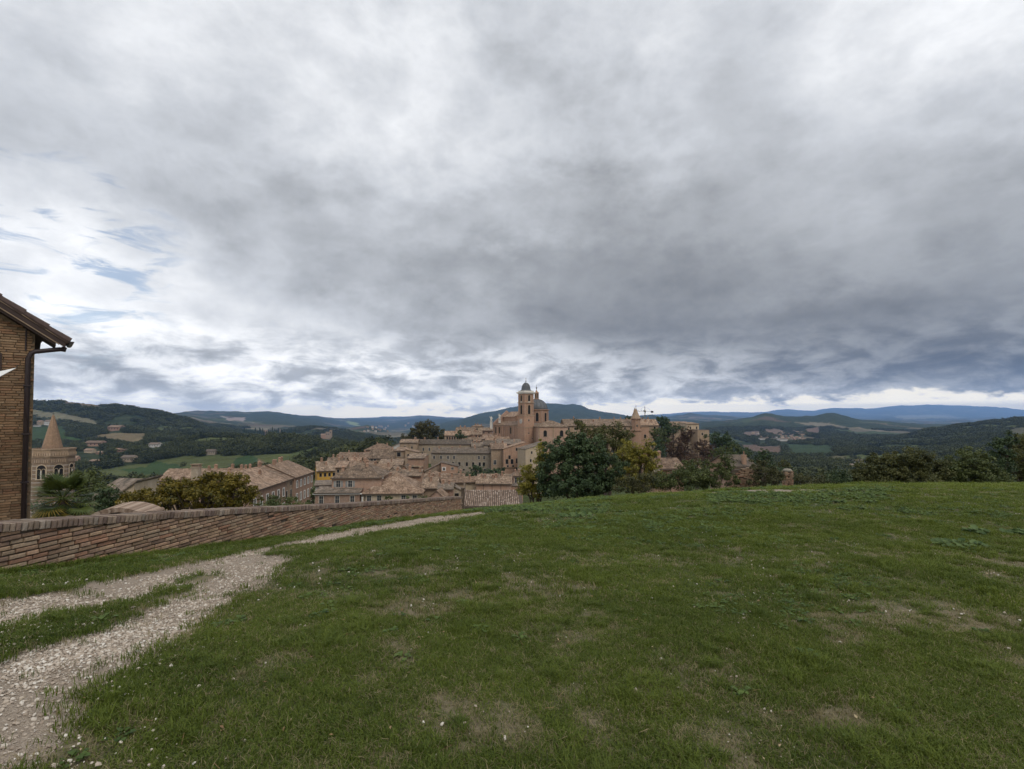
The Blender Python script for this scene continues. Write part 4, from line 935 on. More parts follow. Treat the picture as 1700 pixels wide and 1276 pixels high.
prof = [(3.55, 0), (3.5, .35), (3.05, .6), (2.95, 1.2)] + [(2.9 * math.cos(a_), 1.2 + 4.2 * math.sin(a_)) for a_ in np.linspace(.08, 1.5, 9)]
MB().lathe(prof, 28, S_ / 2, S_ / 2).build('dome', m_lead, tw, True, loc=(0, 0, Lz(647.8)))
MB().tube([(S_ / 2, S_ / 2, Lz(635)), (S_ / 2, S_ / 2, Lz(625.5))], [.12, .05], 6).lathe([(.05, Lz(631.5) - .45), (.42, Lz(631.5)), (.05, Lz(631.5) + .45)], 10, S_ / 2, S_ / 2).box(S_ / 2 - .5, S_ / 2 + .5, S_ / 2 - .05, S_ / 2 + .05, Lz(627.5), Lz(627.5) + .12).build('finial_cross', m_iron, tw)
# clock on the left face
ck = MB(); ck.lathe([(1.55, 0), (1.55, .14), (1.3, .14), (1.3, .08)], 28); ckm = ck.mesh('clock_face', m_marble)
co = obj('clock', ckm, tw, (-.02, 3.9, Lz(699))); co.rotation_euler = (0, -math.pi / 2, 0)
hd = MB().box(-.06, .06, -.05, 1.1, .15, .18).box(-.7, .05, -.06, .06, .152, .19)
for i in range(12):
    a_ = i * math.pi / 6; hd.box(1.08 * math.cos(a_) - .09, 1.08 * math.cos(a_) + .09, 1.08 * math.sin(a_) - .09, 1.08 * math.sin(a_) + .09, .10, .155)
obj('clock_hands_and_marks', hd.mesh('clock_hands_and_marks', m_iron), co)
add_window(tw, S_ * .45, 0, Lz(697.5), .8, 1.1, 'd'); add_window(tw, S_ * .45, 0, Lz(719), .7, .9, 'd'); add_window(tw, S_ * .8, 0, Lz(728), .6, .8, 'd')

# nave, running away to the left behind the tower
ch = empty('cathedral', (pc.x, pc.y, zb)); tag(ch, 'brick cathedral with lead dome on tall drum, tiled nave roofs and apse', 'cathedral')
ey = Vector((-math.sin(ya), math.cos(ya), 0)); ex = Vector((math.cos(ya), math.sin(ya), 0))
def boxed(name, org, yaw_, W, D, z0, z1, kind, rise, mat, roofk, parent=ch, ov=.5):
    o = obj(name, wall_mesh(W, D, z1 - z0, kind, rise, mat), parent, org, yaw_)
    slab('roof', roof_polys(W, D, z1 - z0, kind, rise, ov), .25, ROOFS[roofk], o); return o
yn = ya - math.pi / 2
far = ey * 38; zA = Lz(706); zN = Lz(693.5)
ais = boxed('aisle', (far.x + ex.x * .3, far.y + ex.y * .3, 0), yn, 38 - S_, 7.5, 0, zA, 's', 2.6, WALLS['brick'], 'b')
for u in (2.2, 7.0, 21.5): arch_window(ais, u, 0, zA - 5.6, 1.5, 4.2, 0, .3)
for u in (4.6, 11.0, 13.2, 18.6, 25.0): MB().box(u, u + .9, -.35, .02, 0, zA - .4).build('buttress', WALLS['pink'], ais)
MB().box(-.2, 38 - S_, -.3, .02, zA - .55, zA - .15).build('cornice', WALLS['stone'], ais)
nv_ = boxed('nave', (far.x + ex.x * 7.8, far.y + ex.y * 7.8, 0), yn, 15, 13, 0, zN + 1.0, 'g', 3.4, WALLS['brick'], 'b')
# facade pediment with statues at the far-left end
pf = Vector((far.x, far.y, 0)) + ey * .4
fc = MB(); fc.poly([(0, 0, 0), (22, 0, 0), (22, 0, zA + 1.5), (11, 0, zN + 5.4), (0, 0, zA + 1.5)]); fc.poly([(22, .9, 0), (0, .9, 0), (0, .9, zA + 1.5), (11, .9, zN + 5.4), (22, .9, zA + 1.5)])
for a_, b_ in (((0, 0, 0), (0, 0, zA + 1.5)), ((0, 0, zA + 1.5), (11, 0, zN + 5.4)), ((11, 0, zN + 5.4), (22, 0, zA + 1.5)), ((22, 0, zA + 1.5), (22, 0, 0))):
    fc.poly([a_, b_, (b_[0], .9, b_[2]), (a_[0], .9, a_[2])])
fo = fc.build('facade', WALLS['pink'], ch, loc=(pf.x, pf.y, 0), rz=ya)
def statue(label, px, py_base, d, h, ped=5.0):
    p = Pt(px, py_base, d); r_ = empty('statue', p); tag(r_, label, 'statue', 'statues on the church front')
    MB().box(-.8, .8, -.8, .8, -ped, 0).box(-.95, .95, -.95, .95, -.3, .02).build('pedestal', m_marble, r_)
    s = MB().lathe([(.75, 0.02), (.7, .3 * h), (.55, .5 * h), (.78, .68 * h), (.62, .78 * h), (.2, .82 * h), (.22, .85 * h), (.33, .92 * h), (.2, .99 * h), (.02, h)], 10)
    s.tube([(.6, 0, .74 * h), (.95, -.1, .6 * h), (.55, -.45, .5 * h)], [.2, .17, .12], 6).tube([(-.6, 0, .74 * h), (-1.0, 0, .85 * h), (-.9, -.1, 1.02 * h)], [.2, .16, .1], 6)
    s.build('figure', m_marble, r_, True)
statue('pale stone statue on tall white pedestal, left one of the church front', 815.5, 699.5, 352, 3.6)
statue('pale stone statue on the gable tip, right one and higher', 829.5, 697, 356, 4.4, 2.0)
# dome on its drum
dc = Pt(890.8, 700, 347); Kd = 347 / 850.0
zd = lambda py: Pt(890.8, py, 347).z - zb
dr = empty('x', (0, 0, 0)); bpy.data.objects.remove(dr)
lx, ly = dc.x - pc.x, dc.y - pc.y
k8 = 24
drum = MB().lathe([(8.1, zd(716)), (8.1, zd(682.0)), (8.5, zd(681.5)), (8.75, zd(680.6)), (8.75, zd(679.7)), (7.6, zd(679.5))], 16, lx, ly, math.pi / 16).build('drum', WALLS['brick'], ch)
for i in range(16):
    a_ = math.pi / 8 * i
    if math.sin(a_) > .35: continue
    wx, wy = lx + 8.0 * math.cos(a_), ly + 8.0 * math.sin(a_)
    if i % 2 == 0: arch_window(drum, wx, wy, zd(699), 1.9, zd(685) - zd(699), a_ + math.pi / 2, .3, WALLS['pink'])
    else: MB().box(-.6, .6, -.3, .1, zd(712), zd(682)).build('pilaster', WALLS['pink'], drum, loc=(wx, wy, 0), rz=a_ + math.pi / 2)
R_ = 7.35; Hh = zd(662.3) - zd(679.5)
dome = MB().lathe([(R_ * math.cos(a_), zd(679.5) + Hh * math.sin(a_)) for a_ in np.linspace(0, 1.38, 12)], 32, lx, ly).build('dome', m_lead, ch, True)
for i in range(16):
    a_ = 2 * math.pi * i / 16
    MB().tube([(lx + (R_ + .05) * math.cos(q) * math.cos(a_), ly + (R_ + .05) * math.cos(q) * math.sin(a_), zd(679.5) + (Hh + .05) * math.sin(q)) for q in np.linspace(0, 1.36, 9)], [.16] * 9, 5).build('rib', m_lead, dome)
lan = MB().lathe([(1.9, zd(663.2)), (1.9, zd(662)), (1.45, zd(661.8)), (1.45, zd(652.5)), (1.85, zd(652.3)), (1.85, zd(651.6)), (1.2, zd(650.8)), (.5, zd(649)), (.25, zd(646.5))], 8, lx, ly).build('lantern', WALLS['brick'], ch)
MB().lathe([(.1, zd(647)), (.16, zd(645)), (.5, zd(644)), (.5, zd(643.2)), (.1, zd(642.2)), (.04, zd(638))], 8, lx, ly).build('finial', m_iron, lan)
for i in range(8):
    a_ = math.pi / 8 + i * math.pi / 4
    if math.sin(a_) < .3: arch_window(lan, lx + 1.36 * math.cos(a_), ly + 1.36 * math.sin(a_), zd(660.5), .55, zd(653.5) - zd(660.5), a_ + math.pi / 2, .08)
# transept and apse blocks right of the tower
pa = Pt(893, 708, 318); tr_ = boxed('transept', (pa.x - pc.x, pa.y - pc.y, 0), math.radians(8), 19, 16, 0, pa.z - zb, 'h', 3.6, WALLS['pink'], 'a')
arch_window(tr_, 4.6, 0, pa.z - zb - 6.2, 2.1, 3.9, 0, .3); arch_window(tr_, 15, 0, pa.z - zb - 6.2, 2.1, 3.9, 0, .3)
for u in (0.2, 9.4): MB().box(u, u + .8, -.25, .02, 0, pa.z - zb - .3).build('pilaster', WALLS['stone'], tr_)
ps = Pt(887.5, 709, 326); sc_ = boxed('sacristy', (ps.x - pc.x, ps.y - pc.y, 0), math.radians(8), 6, 10, 0, ps.z - zb - .2, 's', 2.5, WALLS['stone'], 'c')

# ---------------------------------------------------------------- ducal palace with its twin turrets
pp = Pt(938, 707, 330)
pal = house('palace', 'huge brick ducal palace with long level tiled roof behind the dark tree', 'palace', (938, 706.5, 330), 3, None, 22, 46, 'g', 4.2, 'stone',
      [(1.9, even(12, .05, .95), .8, 1.3, 'd'), (9.5, even(9, .08, .94), 1.4, 2.5, 'p'), (16, even(9, .08, .94), 1.2, 2.0, 'p')], xr=1064, roof='a', group='palace buildings', chim=[(.15, .5), (.5, .45), (.7, .5)])
house('palace_wing', 'paler end wing of the palace right of the round turret', 'palace', (1064.5, 708.5, 322), 6, None, 14, 44, 'n', 0, 'brick', [(6, [.5], 1.2, 2, 'd'), (11, [.6], 1, 2, 'd')], xr=1077, roof='a', group='palace buildings')
house('palace_back_wing', 'tiled back wing with attic dormers right of the turret', 'palace', (1060, 705.5, 352), 4, None, 14, 26, 'g', 4.0, 'stone', [(2, [.8], 1, 1.6, 'd')], xr=1093, roof='b', group='palace buildings', chim=[(.45, .3), (.75, .3)])
def turret(label, px, d, ytop, ybase, r_, tip):
    p = Pt(px, ybase, d); rt = empty('turret', p); tag(rt, label, 'turret', 'twin palace turrets')
    z_ = lambda py: Pt(px, py, d).z - p.z
    MB().lathe([(r_, 0), (r_, z_(716)), (r_ + .35, z_(715.5)), (r_ + .5, z_(714.2)), (r_ + .5, z_(713.4)), (r_ + .05, z_(713)), (r_ + .05, z_(711.8))], 18).build('shaft', WALLS['brick'], rt)
    MB().lathe([(r_ * .86, z_(711.8)), (r_ * .86, z_(696.5)), (r_ * 1.02, z_(696)), (r_ * 1.08, z_(694.4)), (r_ * .95, z_(694))], 8, 0, 0, math.pi / 8).build('upper_drum', WALLS['brick'], rt)
    MB().lathe([(r_ * .98, z_(694.0)), (r_ * .62, z_(689)), (r_ * .36, z_(684)), (r_ * .2, z_(680)), (r_ * .14, z_(679))], 8, 0, 0, math.pi / 8).build('spire', WALLS['stone'], rt)
    MB().lathe([(.3, z_(679.2)), (.34, z_(678.4)), (.12, z_(677.8)), (.12, z_(tip + 3)), (.38, z_(tip + 2.4)), (.05, z_(tip + 1.8)), (.03, z_(tip))], 8).build('finial', m_iron, rt)
    add_window(rt, 0, -r_ * .80, z_(706.5), .8, 1.2, 'd')
    return rt
turret('front round brick turret with conical spire and finial on the palace', 1056.5, 318, 694, 772, 3.05, 671)
turret('rear palace turret, only its thin spire tip showing beside the front one', 1054.2, 334, 694, 772, 2.6, 675)
# ---------------------------------------------------------------- tower crane beyond the palace
pk = Pt(1070.5, 684, 560); cr = empty('tower_crane', (pk.x, pk.y, pk.z - 32)); tag(cr, 'thin tower crane with jib and counterweight beyond the palace roof', 'crane')
m1 = MB()
for sx in (-.6, .6):
    for sy in (-.6, .6): m1.tube([(sx, sy, 0), (sx, sy, 32)], [.13, .13], 4)
for i in range(16):
    s = 1 if i % 2 else -1; m1.tube([(-.6 * s, -.6, i * 2), (.6 * s, -.6, i * 2 + 2)], [.08, .08], 4)
m1.build('mast', m_metal, cr)
MB().box(-1.0, 1.0, -1, 1, 32, 34).tube([(0, 0, 34), (0, 0, 38.5)], [.4, .15], 5).build('cab_and_apex', m_metal, cr)
m2 = MB()
for i in range(9): m2.tube([(-i * 1.0, 0, 33), (-(i + 1) * 1.0, 0, 33 + (.0))], [.22, .22], 4)
for i in range(8): m2.tube([(-i * 1.0, 0, 33), (-i * 1.0 - .5, 0, 34.0)], [.09, .09], 4).tube([(-i * 1.0 - .5, 0, 34.0), (-i * 1.0 - 1, 0, 33)], [.09, .09], 4)
m2.build('jib', m_metal, cr)
MB().tube([(0, 0, 33), (8.4, 0, 33)], [.25, .25], 4).tube([(0, 0, 38), (8, 0, 33.3)], [.09, .09], 4).tube([(0, 0, 38), (-8, 0, 33.3)], [.09, .09], 4).build('counter_jib', m_metal, cr)
MB().box(6.8, 9.2, -.7, .7, 31.4, 33.4).build('counterweight', m_iron, cr)
# ---------------------------------------------------------------- right-hand end of town and scattered houses
house('bastion_house', 'long tiled house on the spur right of the dark trees', 'house', (1118, 707.5, 398), 3, None, 14, 34, 's', 3.4, 'stone', [(4, [.7, .9], 1, 1.6, 'd')], xr=1150, roof='b', group='houses on the right spur')
house('bastion_end', 'tall pale end block of the spur house beside brown trees', 'house', (1140, 703.5, 392), 18, None, 10, 36, 's', 1.2, 'pale', [(3, [.3, .8], 1, 1.6, 'd')], xr=1160, roof='a', group='houses on the right spur')
house('bastion_wall', 'square ruined looking stone bastion at the tip of the spur', 'bastion', (1158, 713.5, 384), 10, None, 9, 32, 'n', 0, 'stone', [(3, [.4], 1, 1.4, 'd')], xr=1177, roof='c', group='houses on the right spur')
house('garden_house', 'house with fresh red tiled roof half hidden behind the right shrubs', 'house', (1094, 777, 118), 8, None, 8, 12, 'g', 1.9, 'rose', [(2, [.5], .8, 1.2, 'd')], xr=1134, roof='b', group='houses below the lawn', chim=[(.3, .5)])
house('garden_wall_house', 'low brown wall of a house left of the red tiled roof', 'house', (1078, 784, 112), 4, None, 6, 10, 's', .8, 'pink', [(1.4, [.6], .5, .8, 'd')], xr=1096, roof='c', group='houses below the lawn')
house('grey_roof_house', 'pale grey tiled house with brick chimney below the lawn edge', 'house', (1215, 773.5, 96), 12, None, 7, 12, 'g', 1.7, 'pink', [], xr=1251, roof='c', group='houses below the lawn')
p_ = Pt(1235, 768, 97); c_ = empty('brick_chimney', p_); tag(c_, 'red brick chimney standing on the pale grey tiled roof', 'chimney'); MB().box(-.35, .35, -.3, .3, -2.0, 1.35).box(-.42, .42, -.37, .37, 1.35, 1.5).build('stack', WALLS['brick'], c_)
MB().tube([(.0, 0, 1.5), (0, 0, 2.2)], [.1, .1], 6).build('pot', m_chim, c_)
house('palm_house', 'house with wide weathered tiled roof between palm and yellow-green tree', 'house', (152, 823.5, 78), -14, None, 9, 10, 'g', 2.1, 'pale', [], xr=192, roof='c', group='houses below the lawn')
house('annex_house', 'small annex with sloping roof right of the weathered roof', 'house', (190, 826, 76), 12, None, 8, 10, 'r', 2.0, 'pale', [], xr=226, roof='c', group='houses below the lawn')
# tiled roof right behind the wall's far end, its clay tiles near enough to count
p0 = Pt(766, 842, 62); root = empty('tile_roof_house', (p0.x, p0.y, p0.z - 5), math.radians(2)); tag(root, 'low house roof of rounded clay tiles in columns, just past the wall end', 'house', 'houses below the lawn')
Wt = (864 - 766) * 62 / 850.0; run, ris = 5.2, 1.15
obj('wall', wall_mesh(Wt, 2 * run, 5, 'g', ris, WALLS['pink']), root)
slab('roof_deck', roof_polys(Wt, 2 * run, 5, 'g', ris, .4), .12, m_shut, root)
vt, ft = [], []; rng = np.random.RandomState(5); vv = []
L_ = math.hypot(run, ris); nrow = 13; ncol = int(Wt / .235)
mats_i = []
for c in range(ncol):
    for r in range(nrow):
        n = len(vt); s0 = r / nrow * L_ * 1.04 - .35; s1 = s0 + L_ / nrow + .06; x0 = c * .235 + rng.uniform(-.012, .012)
        for s, w, dz in ((s0, .082, .05), (s1, .066, 0.0)):
            y = s * run / L_; z = 5.22 + s * ris / L_
            for a_ in np.linspace(0, math.pi, 6): vt.append((x0 + .11 - w * math.cos(a_), y, z + dz + w * .95 * math.sin(a_)))
        for q in range(5): ft.append((n + q, n + q + 1, n + 7 + q, n + 6 + q)); vv.append(0)
        ft.append(tuple(n + i for i in range(6))[::-1])
me = py_mesh('tiles', vt, [f for f in ft], None); m_tile, t, b = new_mat('clay_tile_near')
g = nn(t, 'ShaderNodeNewGeometry'); put(t, b.inputs['Base Color'], RAMP(t, g.outputs['Random Per Island'], [(0, (0.17, 0.12, 0.09)), (.4, (0.27, 0.195, 0.145)), (.75, (0.34, 0.255, 0.195)), (1, (0.46, 0.38, 0.31))])); b.inputs['Roughness'].default_value = .9
me.materials.append(m_tile); tag(obj('tiles', me, root), kind='stuff')
dp = MB().box(-.12, .12, -.12, .12, -3, .5).box(-.16, .16, -.16, .16, .5, .58).build('brick_pier', m_shut); dp.location = Pt(768.5, 822, 40); tag(dp, 'dark brick pier at the far end of the boundary wall', 'pier')
# left campanile with striped masonry and spire -----------------------------------------
def mat_striped():
    m, t, b = new_mat('striped_masonry'); g = nn(t, 'ShaderNodeTexCoord'); s = nn(t, 'ShaderNodeSeparateXYZ'); t.links.new(g.outputs['Object'], s.inputs[0])
    n = NOISE(t, g.outputs['Object'], 2.0, 5, .65); base = RAMP(t, n, [(.25, (0.115, 0.080, 0.056)), (.75, (0.215, 0.155, 0.110))])
    st = M(t, 'GREATER_THAN', M(t, 'FRACT', M(t, 'DIVIDE', s.outputs[2], 1.05)), .80)
    st = M(t, 'MULTIPLY', st, M(t, 'LESS_THAN', s.outputs[2], 21.5))
    put(t, b.inputs['Base Color'], MIX(t, M(t, 'MULTIPLY', st, .75), base, (0.34, 0.305, 0.26, 1))); b.inputs['Roughness'].default_value = .9; bump(t, b, n, .5, .05); return m
dT = 134.0; pT = Pt(87, 745, dT); RT = 4.6; A0 = math.radians(-53)
zt = lambda py: Pt(88, py, dT).z; zb2 = zt(905); LT = lambda py: zt(py) - zb2
ct = empty('campanile', (pT.x, pT.y, zb2)); tag(ct, 'old eight-sided striped stone campanile with twin-arched windows and brick spire behind the palm', 'bell tower')
ms = mat_striped()
MB().lathe([(RT, 0), (RT, LT(757))], 8, 0, 0, A0).build('shaft', ms, ct)
MB().lathe([(RT + .22, LT(757)), (RT + .22, LT(755.6)), (RT + .1, LT(755.4)), (RT + .1, LT(745.8)), (RT + .3, LT(745.6)), (RT + .3, LT(743.6)), (RT - .4, LT(743.5)), (RT - .4, LT(746))], 8, 0, 0, A0).build('parapet', WALLS['stone'], ct)
AP = RT * math.cos(math.pi / 8)
for k in range(-1, 3):
    an = A0 + math.pi / 8 + (k - 1) * math.pi / 4; cxk, cyk = AP * math.cos(an), AP * math.sin(an); rz = an + math.pi / 2
    fr = MB()
    for i in range(8): fr.box(-1.9 + i * .5, -1.62 + i * .5, -.3, -.05, LT(755), LT(750.5))
    fr.build('corbel_frieze', WALLS['stone'], ct, loc=(cxk, cyk, 0), rz=rz)
    fr = MB()
    for i in range(7): fr.box(-1.55 + i * .45, -1.32 + i * .45, -.12, .02, LT(766), LT(761))
    fr.build('blind_arcade', WALLS['stone'], ct, loc=(cxk, cyk, 0), rz=rz)
    f = arch_window(ct, cxk, cyk, LT(792), 1.9, 3.5, rz, .2, WALLS['pale'], 'window')
    for sgn in (-1, 1):
        arch_window(ct, cxk + sgn * .52 * math.cos(rz) + .07 * math.cos(an), cyk + sgn * .52 * math.sin(rz) + .07 * math.sin(an), LT(792), .72, 2.5, rz, .09, WALLS['pale'], 'window')
    MB().tube([(0, -.24, 0), (0, -.24, 2.1)], [.1, .1], 8).build('colonnette', m_marble, f)
MB().lathe([(2.2, LT(746)), (2.05, LT(741)), (1.2, LT(716)), (.46, LT(695)), (.28, LT(690.5)), (.12, LT(688.5))], 8, 0, 0, A0).build('spire', plain('spire_brick', (0.22, 0.145, 0.095), .95, .4, 2.5, bmp=.6), ct)
MB().tube([(0, 0, LT(690)), (0, 0, LT(684))], [.05, .03], 5).box(-.35, .35, -.03, .03, LT(687), LT(687) + .1).build('weather_vane', m_iron, ct)

# ---------------------------------------------------------------- villas on the hills and the far villages
def villa(label, px, py, wpx, hpx, wall, roof='b', dmin=500, name='villa', group='houses on the far hills', rows=True):
    d, z = terr_hit(px, py, dmin); s = d / 850.0; W = wpx * s; H = hpx * s * .72; D_ = W * .6
    c = Vector((terr_xy(px, d), d, z)); root = empty(name, (c.x - W / 2, c.y, c.z - 1.5), math.radians(random.Random(px).uniform(-10, 10))); tag(root, label, 'house', group)
    obj('wall', wall_mesh(W, D_, H + 1.5, 'g', H * .42, WALLS[wall]), root); slab('roof', roof_polys(W, D_, H + 1.5, 'g', H * .42, .05 * W), .4, ROOFS[roof], root)
    if rows and hpx >= 5:
        n = 4
        for k in range(n): add_window(root, W * (.14 + .24 * k), 0, 1.5 + H * .55, W * .07, H * .3, 'd')
    return d
villa('cream villa on left hillside, nearest the brick house', 66, 705, 9, 7, 'pale', 'b', 900)
villa('white villa just left of the campanile spire', 79, 706, 11, 9, 'white', 'c', 900)
villa('low pale outbuilding below the cream villa', 60, 708, 9, 3, 'white', 'c', 900, rows=False)
villa('pink country house flanked by dark trees on the left hill', 190, 715, 22, 9, 'rose', 'b', 900)
villa('long pink farmhouse under the brown field', 155, 741, 26, 9, 'rose', 'b', 700)
villa('white house at the edge of the woods right of brown field', 256, 743, 17, 8, 'white', 'c', 700)
villa('long orange roofed house among trees below brown field', 202, 750, 22, 6, 'brick', 'b', 700)
villa('small cream house left of the orange roofed house', 148, 752, 14, 7, 'pale', 'b', 600)
villa('flat orange roof house below the pink farmhouse', 169, 754, 17, 5, 'brick', 'b', 600)
villa('two storey cream villa right of the campanile', 213, 767, 22, 11, 'pale', 'c', 520)
villa('pinkish roof house low on the left slope', 160, 769, 20, 6, 'rose', 'b', 520)
villa('reddish house close to the campanile right edge', 127, 766, 9, 9, 'brick', 'b', 520)
villa('pale stone house inside the woods above the tiled ridge', 350, 755, 14, 9, 'grey', 'c', 520)
villa('stone farmhouse among cypresses on the wooded crest', 440, 722, 9, 8, 'stone', 'a', 900)
villa('small pale tower house by the crest cypresses', 463, 720, 4, 8, 'pale', 'c', 900)
d_, z_ = terr_hit(545, 729, 900); rt = empty('ruined_manor', (terr_xy(541, d_), d_, z_ - 2)); tag(rt, 'tall stone manor with two tower blocks on the wooded crest', 'manor'); s = d_ / 850
MB().box(0, 9 * s, 0, 10, 0, 13 * s).box(6.5 * s, 10 * s, -1, 9, 0, 16 * s).build('tower', WALLS['stone'], rt); MB().box(-8 * s, 0, 1, 9, 0, 8 * s).build('wing', WALLS['brick'], rt); slab('roof', [[(-8.3 * s, .5, 8 * s + .3), (0, .5, 8 * s + .3), (0, 5, 10 * s), (-8.3 * s, 5, 10 * s)], [(0, 9.5, 8 * s + .3), (-8.3 * s, 9.5, 8 * s + .3), (-8.3 * s, 5, 10 * s), (0, 5, 10 * s)]], .5, ROOFS['b'], rt)
for u in (2, 5): add_window(rt, u * s, 0, 9 * s, 1.2 * s, 2 * s, 'd')
add_window(rt, 8.2 * s, -1, 12 * s, 1.2 * s, 2 * s, 'd')
def village(n, x0, x1, y0, y1, seed, label, group, smin=2.4, smax=4.6, dmin=1200):
    r = random.Random(seed)
    proto = {}
    for i in range(n):
        px = r.uniform(x0, x1); py = r.uniform(y0, y1); d, z = terr_hit(px, py, dmin); s = d / 850; W = r.uniform(smin, smax) * s; H = r.uniform(1.1, 2.2) * s
        wm = r.choice(['white', 'pale', 'rose', 'pale', 'stone']); m = MB(); D_ = W * .7
        m.box(0, W, 0, D_, -.8 * s, H); k = len(m.f); e = .08 * W
        m.poly([(-e, -e, H), (W + e, -e, H), (W + e, D_ / 2, H * 1.5), (-e, D_ / 2, H * 1.5)]).poly([(W + e, D_ + e, H), (-e, D_ + e, H), (-e, D_ / 2, H * 1.5), (W + e, D_ / 2, H * 1.5)]).poly([(-e, D_ + e, H), (-e, -e, H), (-e, D_ / 2, H * 1.5)]).poly([(W + e, -e, H), (W + e, D_ + e, H), (W + e, D_ / 2, H * 1.5)])
        me = m.mesh('village_house', [WALLS[wm], ROOFS['b']])
        for p in list(me.polygons)[k:]: p.material_index = 1
        o = obj('village_house', me, None, (terr_xy(px, d), d, z), r.uniform(-.5, .5)); tag(o, label, 'house', group)
village(34, 1292, 1336, 716.5, 731, 3, 'tiny far house in the dense valley village on the right', 'houses of the right valley village')
village(12, 1245, 1290, 718, 729, 4, 'tiny far house in the loose left part of the right valley village', 'loose houses left of the valley village')
village(20, 602, 645, 707, 717, 5, 'tiny white house in the far village left of the big round tree', 'houses of the left far village', 1.8, 4.0, 2600)
village(7, 665, 700, 703, 710, 6, 'tiny pale house in the far plain behind the round tree', 'houses in the far plain', 1.6, 3.4, 3000)
for lb, a in (('long white warehouse left of the valley village', (1265, 730, 10, 3.4)), ('long white warehouse at the foot of the valley village', (1301, 731.5, 14, 4)), ('white farm roof in the valley right of the pillar', (1413, 777, 12, 7)), ('low white farm buildings above the winding road', (1425, 768, 22, 5)), ('small white roof below the spur trees', (1276, 769, 6, 5))):
    villa(lb, *a, 'white', 'c', 600, 'farm_building', 'white farm buildings in the valley', rows=False)

# ---------------------------------------------------------------- trees and shrubs
LEAF = {
 'dark': leaf_mat('leaf_dark_evergreen', (0.015, 0.031, 0.012), (0.076, 0.112, 0.044), .15),
 'mid': leaf_mat('leaf_mid_green', (0.026, 0.042, 0.012), (0.125, 0.145, 0.045), .2),
 'olive': leaf_mat('leaf_olive', (0.026, 0.034, 0.011), (0.130, 0.130, 0.042), .25),
 'yellow': leaf_mat('leaf_yellow_green', (0.085, 0.088, 0.015), (0.340, 0.290, 0.050), .3),
 'autumn': leaf_mat('leaf_autumn', (0.030, 0.038, 0.007), (0.215, 0.160, 0.020), .25),
 'brown': leaf_mat('leaf_brown', (0.034, 0.021, 0.014), (0.125, 0.072, 0.044), .15),
 'oak': leaf_mat('leaf_oak', (0.024, 0.026, 0.010), (0.105, 0.092, 0.032), .15),
 'bramble': leaf_mat('leaf_bramble', (0.022, 0.030, 0.010), (0.115, 0.108, 0.045), .2)}
m_bark = plain('bark', (0.075, 0.058, 0.045), .95, .35, 6)
def ground_at(x, y):
    if math.hypot(x, y) < 60: return float(lawn_z(np.array([x]), np.array([y]), False)[0])
    return float(terr_z(np.array([CX + F_PX * x / y]), np.array([y]))[0])
def tree(name, label, cat, lobes, d, leaf, mat, dens=1.0, group=None, base=None, seed=None, hollow=.35, clr=.34, depth=.8, stems=1, bare=False, cl_px=9.0):
    """lobes: (px, py, rx, ry) of the crown's masses; sizes turn into metres at depth d"""
    s = d / F_PX; r = np.random.RandomState(seed or int(lobes[0][0] * 13 + lobes[0][1]))
    c0 = Pt(lobes[0][0], lobes[0][1], d); bx = c0.x if base is None else Pt(base, 700, d).x
    gz = ground_at(bx, d); low = min(Pt(l[0], l[1] + l[3], d).z for l in lobes); gz = min(gz, low - .1)
    root = empty(name, (bx, d, gz)); tag(root, label, cat, group)
    VV, FF, TT, off = [], [], [], 0; centers = []
    for (px, py, rx, ry) in lobes:
        c = Pt(px, py, d); rad = (rx * s, rx * s * depth, ry * s)
        n = int(dens * rx * ry * 3.1 * (s / leaf) ** 2 * 2.6); ncl = max(9, int(rx * ry * 3.1 / cl_px ** 2 * 2.0))
        v, f, t_, cl = crown_np(r, rad, ncl, n, leaf, hollow=hollow, clr=clr * (4.6 * cl_px / (rx + ry)) if rx + ry > 5 * cl_px else clr * 1.1, lumpy=.22)
        loc = np.array([c.x - bx, r.uniform(-.25, .25) * rx * s * depth, c.z - gz])
        VV.append(v + loc); FF.append(f + off); off += len(v); TT.append(t_); centers.append((loc, cl + loc))
    me = np_mesh('crown', np.concatenate(VV), np.concatenate(FF), mat); attr(me, 'tint', np.concatenate(TT).astype(np.float32)); obj('crown', me, root)
    mb = MB(); H = sum(c[0][2] for c in centers) / len(centers); tr = max(.015, min(.022 * H, .16 if d < 60 else 9))
    for (loc, cl) in centers:
        p0 = Vector((r.uniform(-.1, .1), r.uniform(-.1, .1), -.2)); p2 = Vector(loc); p1 = (p0 + p2) * .5 + Vector((r.uniform(-.1, .1), r.uniform(-.1, .1), .12 * H))
        mb.tube([p0, p1, p2], [tr, tr * .75, tr * .45], 6)
        for k in r.choice(len(cl), min(len(cl), 9), False):
            q = Vector(cl[k]); mid = (p1 + q) * .5 + Vector((0, 0, .05 * H)); mb.tube([p1.lerp(p2, r.rand()), mid, q], [tr * .35, tr * .22, tr * .08], 5)
    mb.build('trunk', m_bark, root); return root
T = tree
T('evergreen_tree', 'large dense dark evergreen tree at the middle of the lawn edge', 'tree', [(952, 774, 54, 44), (932, 748, 30, 24), (980, 752, 34, 30), (1012, 782, 28, 34), (950, 802, 58, 19), (955, 729, 22, 13), (908, 792, 17, 26), (985, 806, 46, 16), (925, 810, 30, 12)], 28, .055, LEAF['dark'], 1.75, 'trees along the lawn edge', base=962)
T('robinia_bush', 'yellow-green wispy bush left of the big dark evergreen', 'bush', [(884, 788, 22, 26), (904, 765, 16, 26), (880, 812, 24, 12), (896, 745, 9, 16), (871, 802, 14, 16), (900, 814, 22, 9)], 29.5, .05, LEAF['yellow'], 1.15, 'trees along the lawn edge', base=888, hollow=.2)
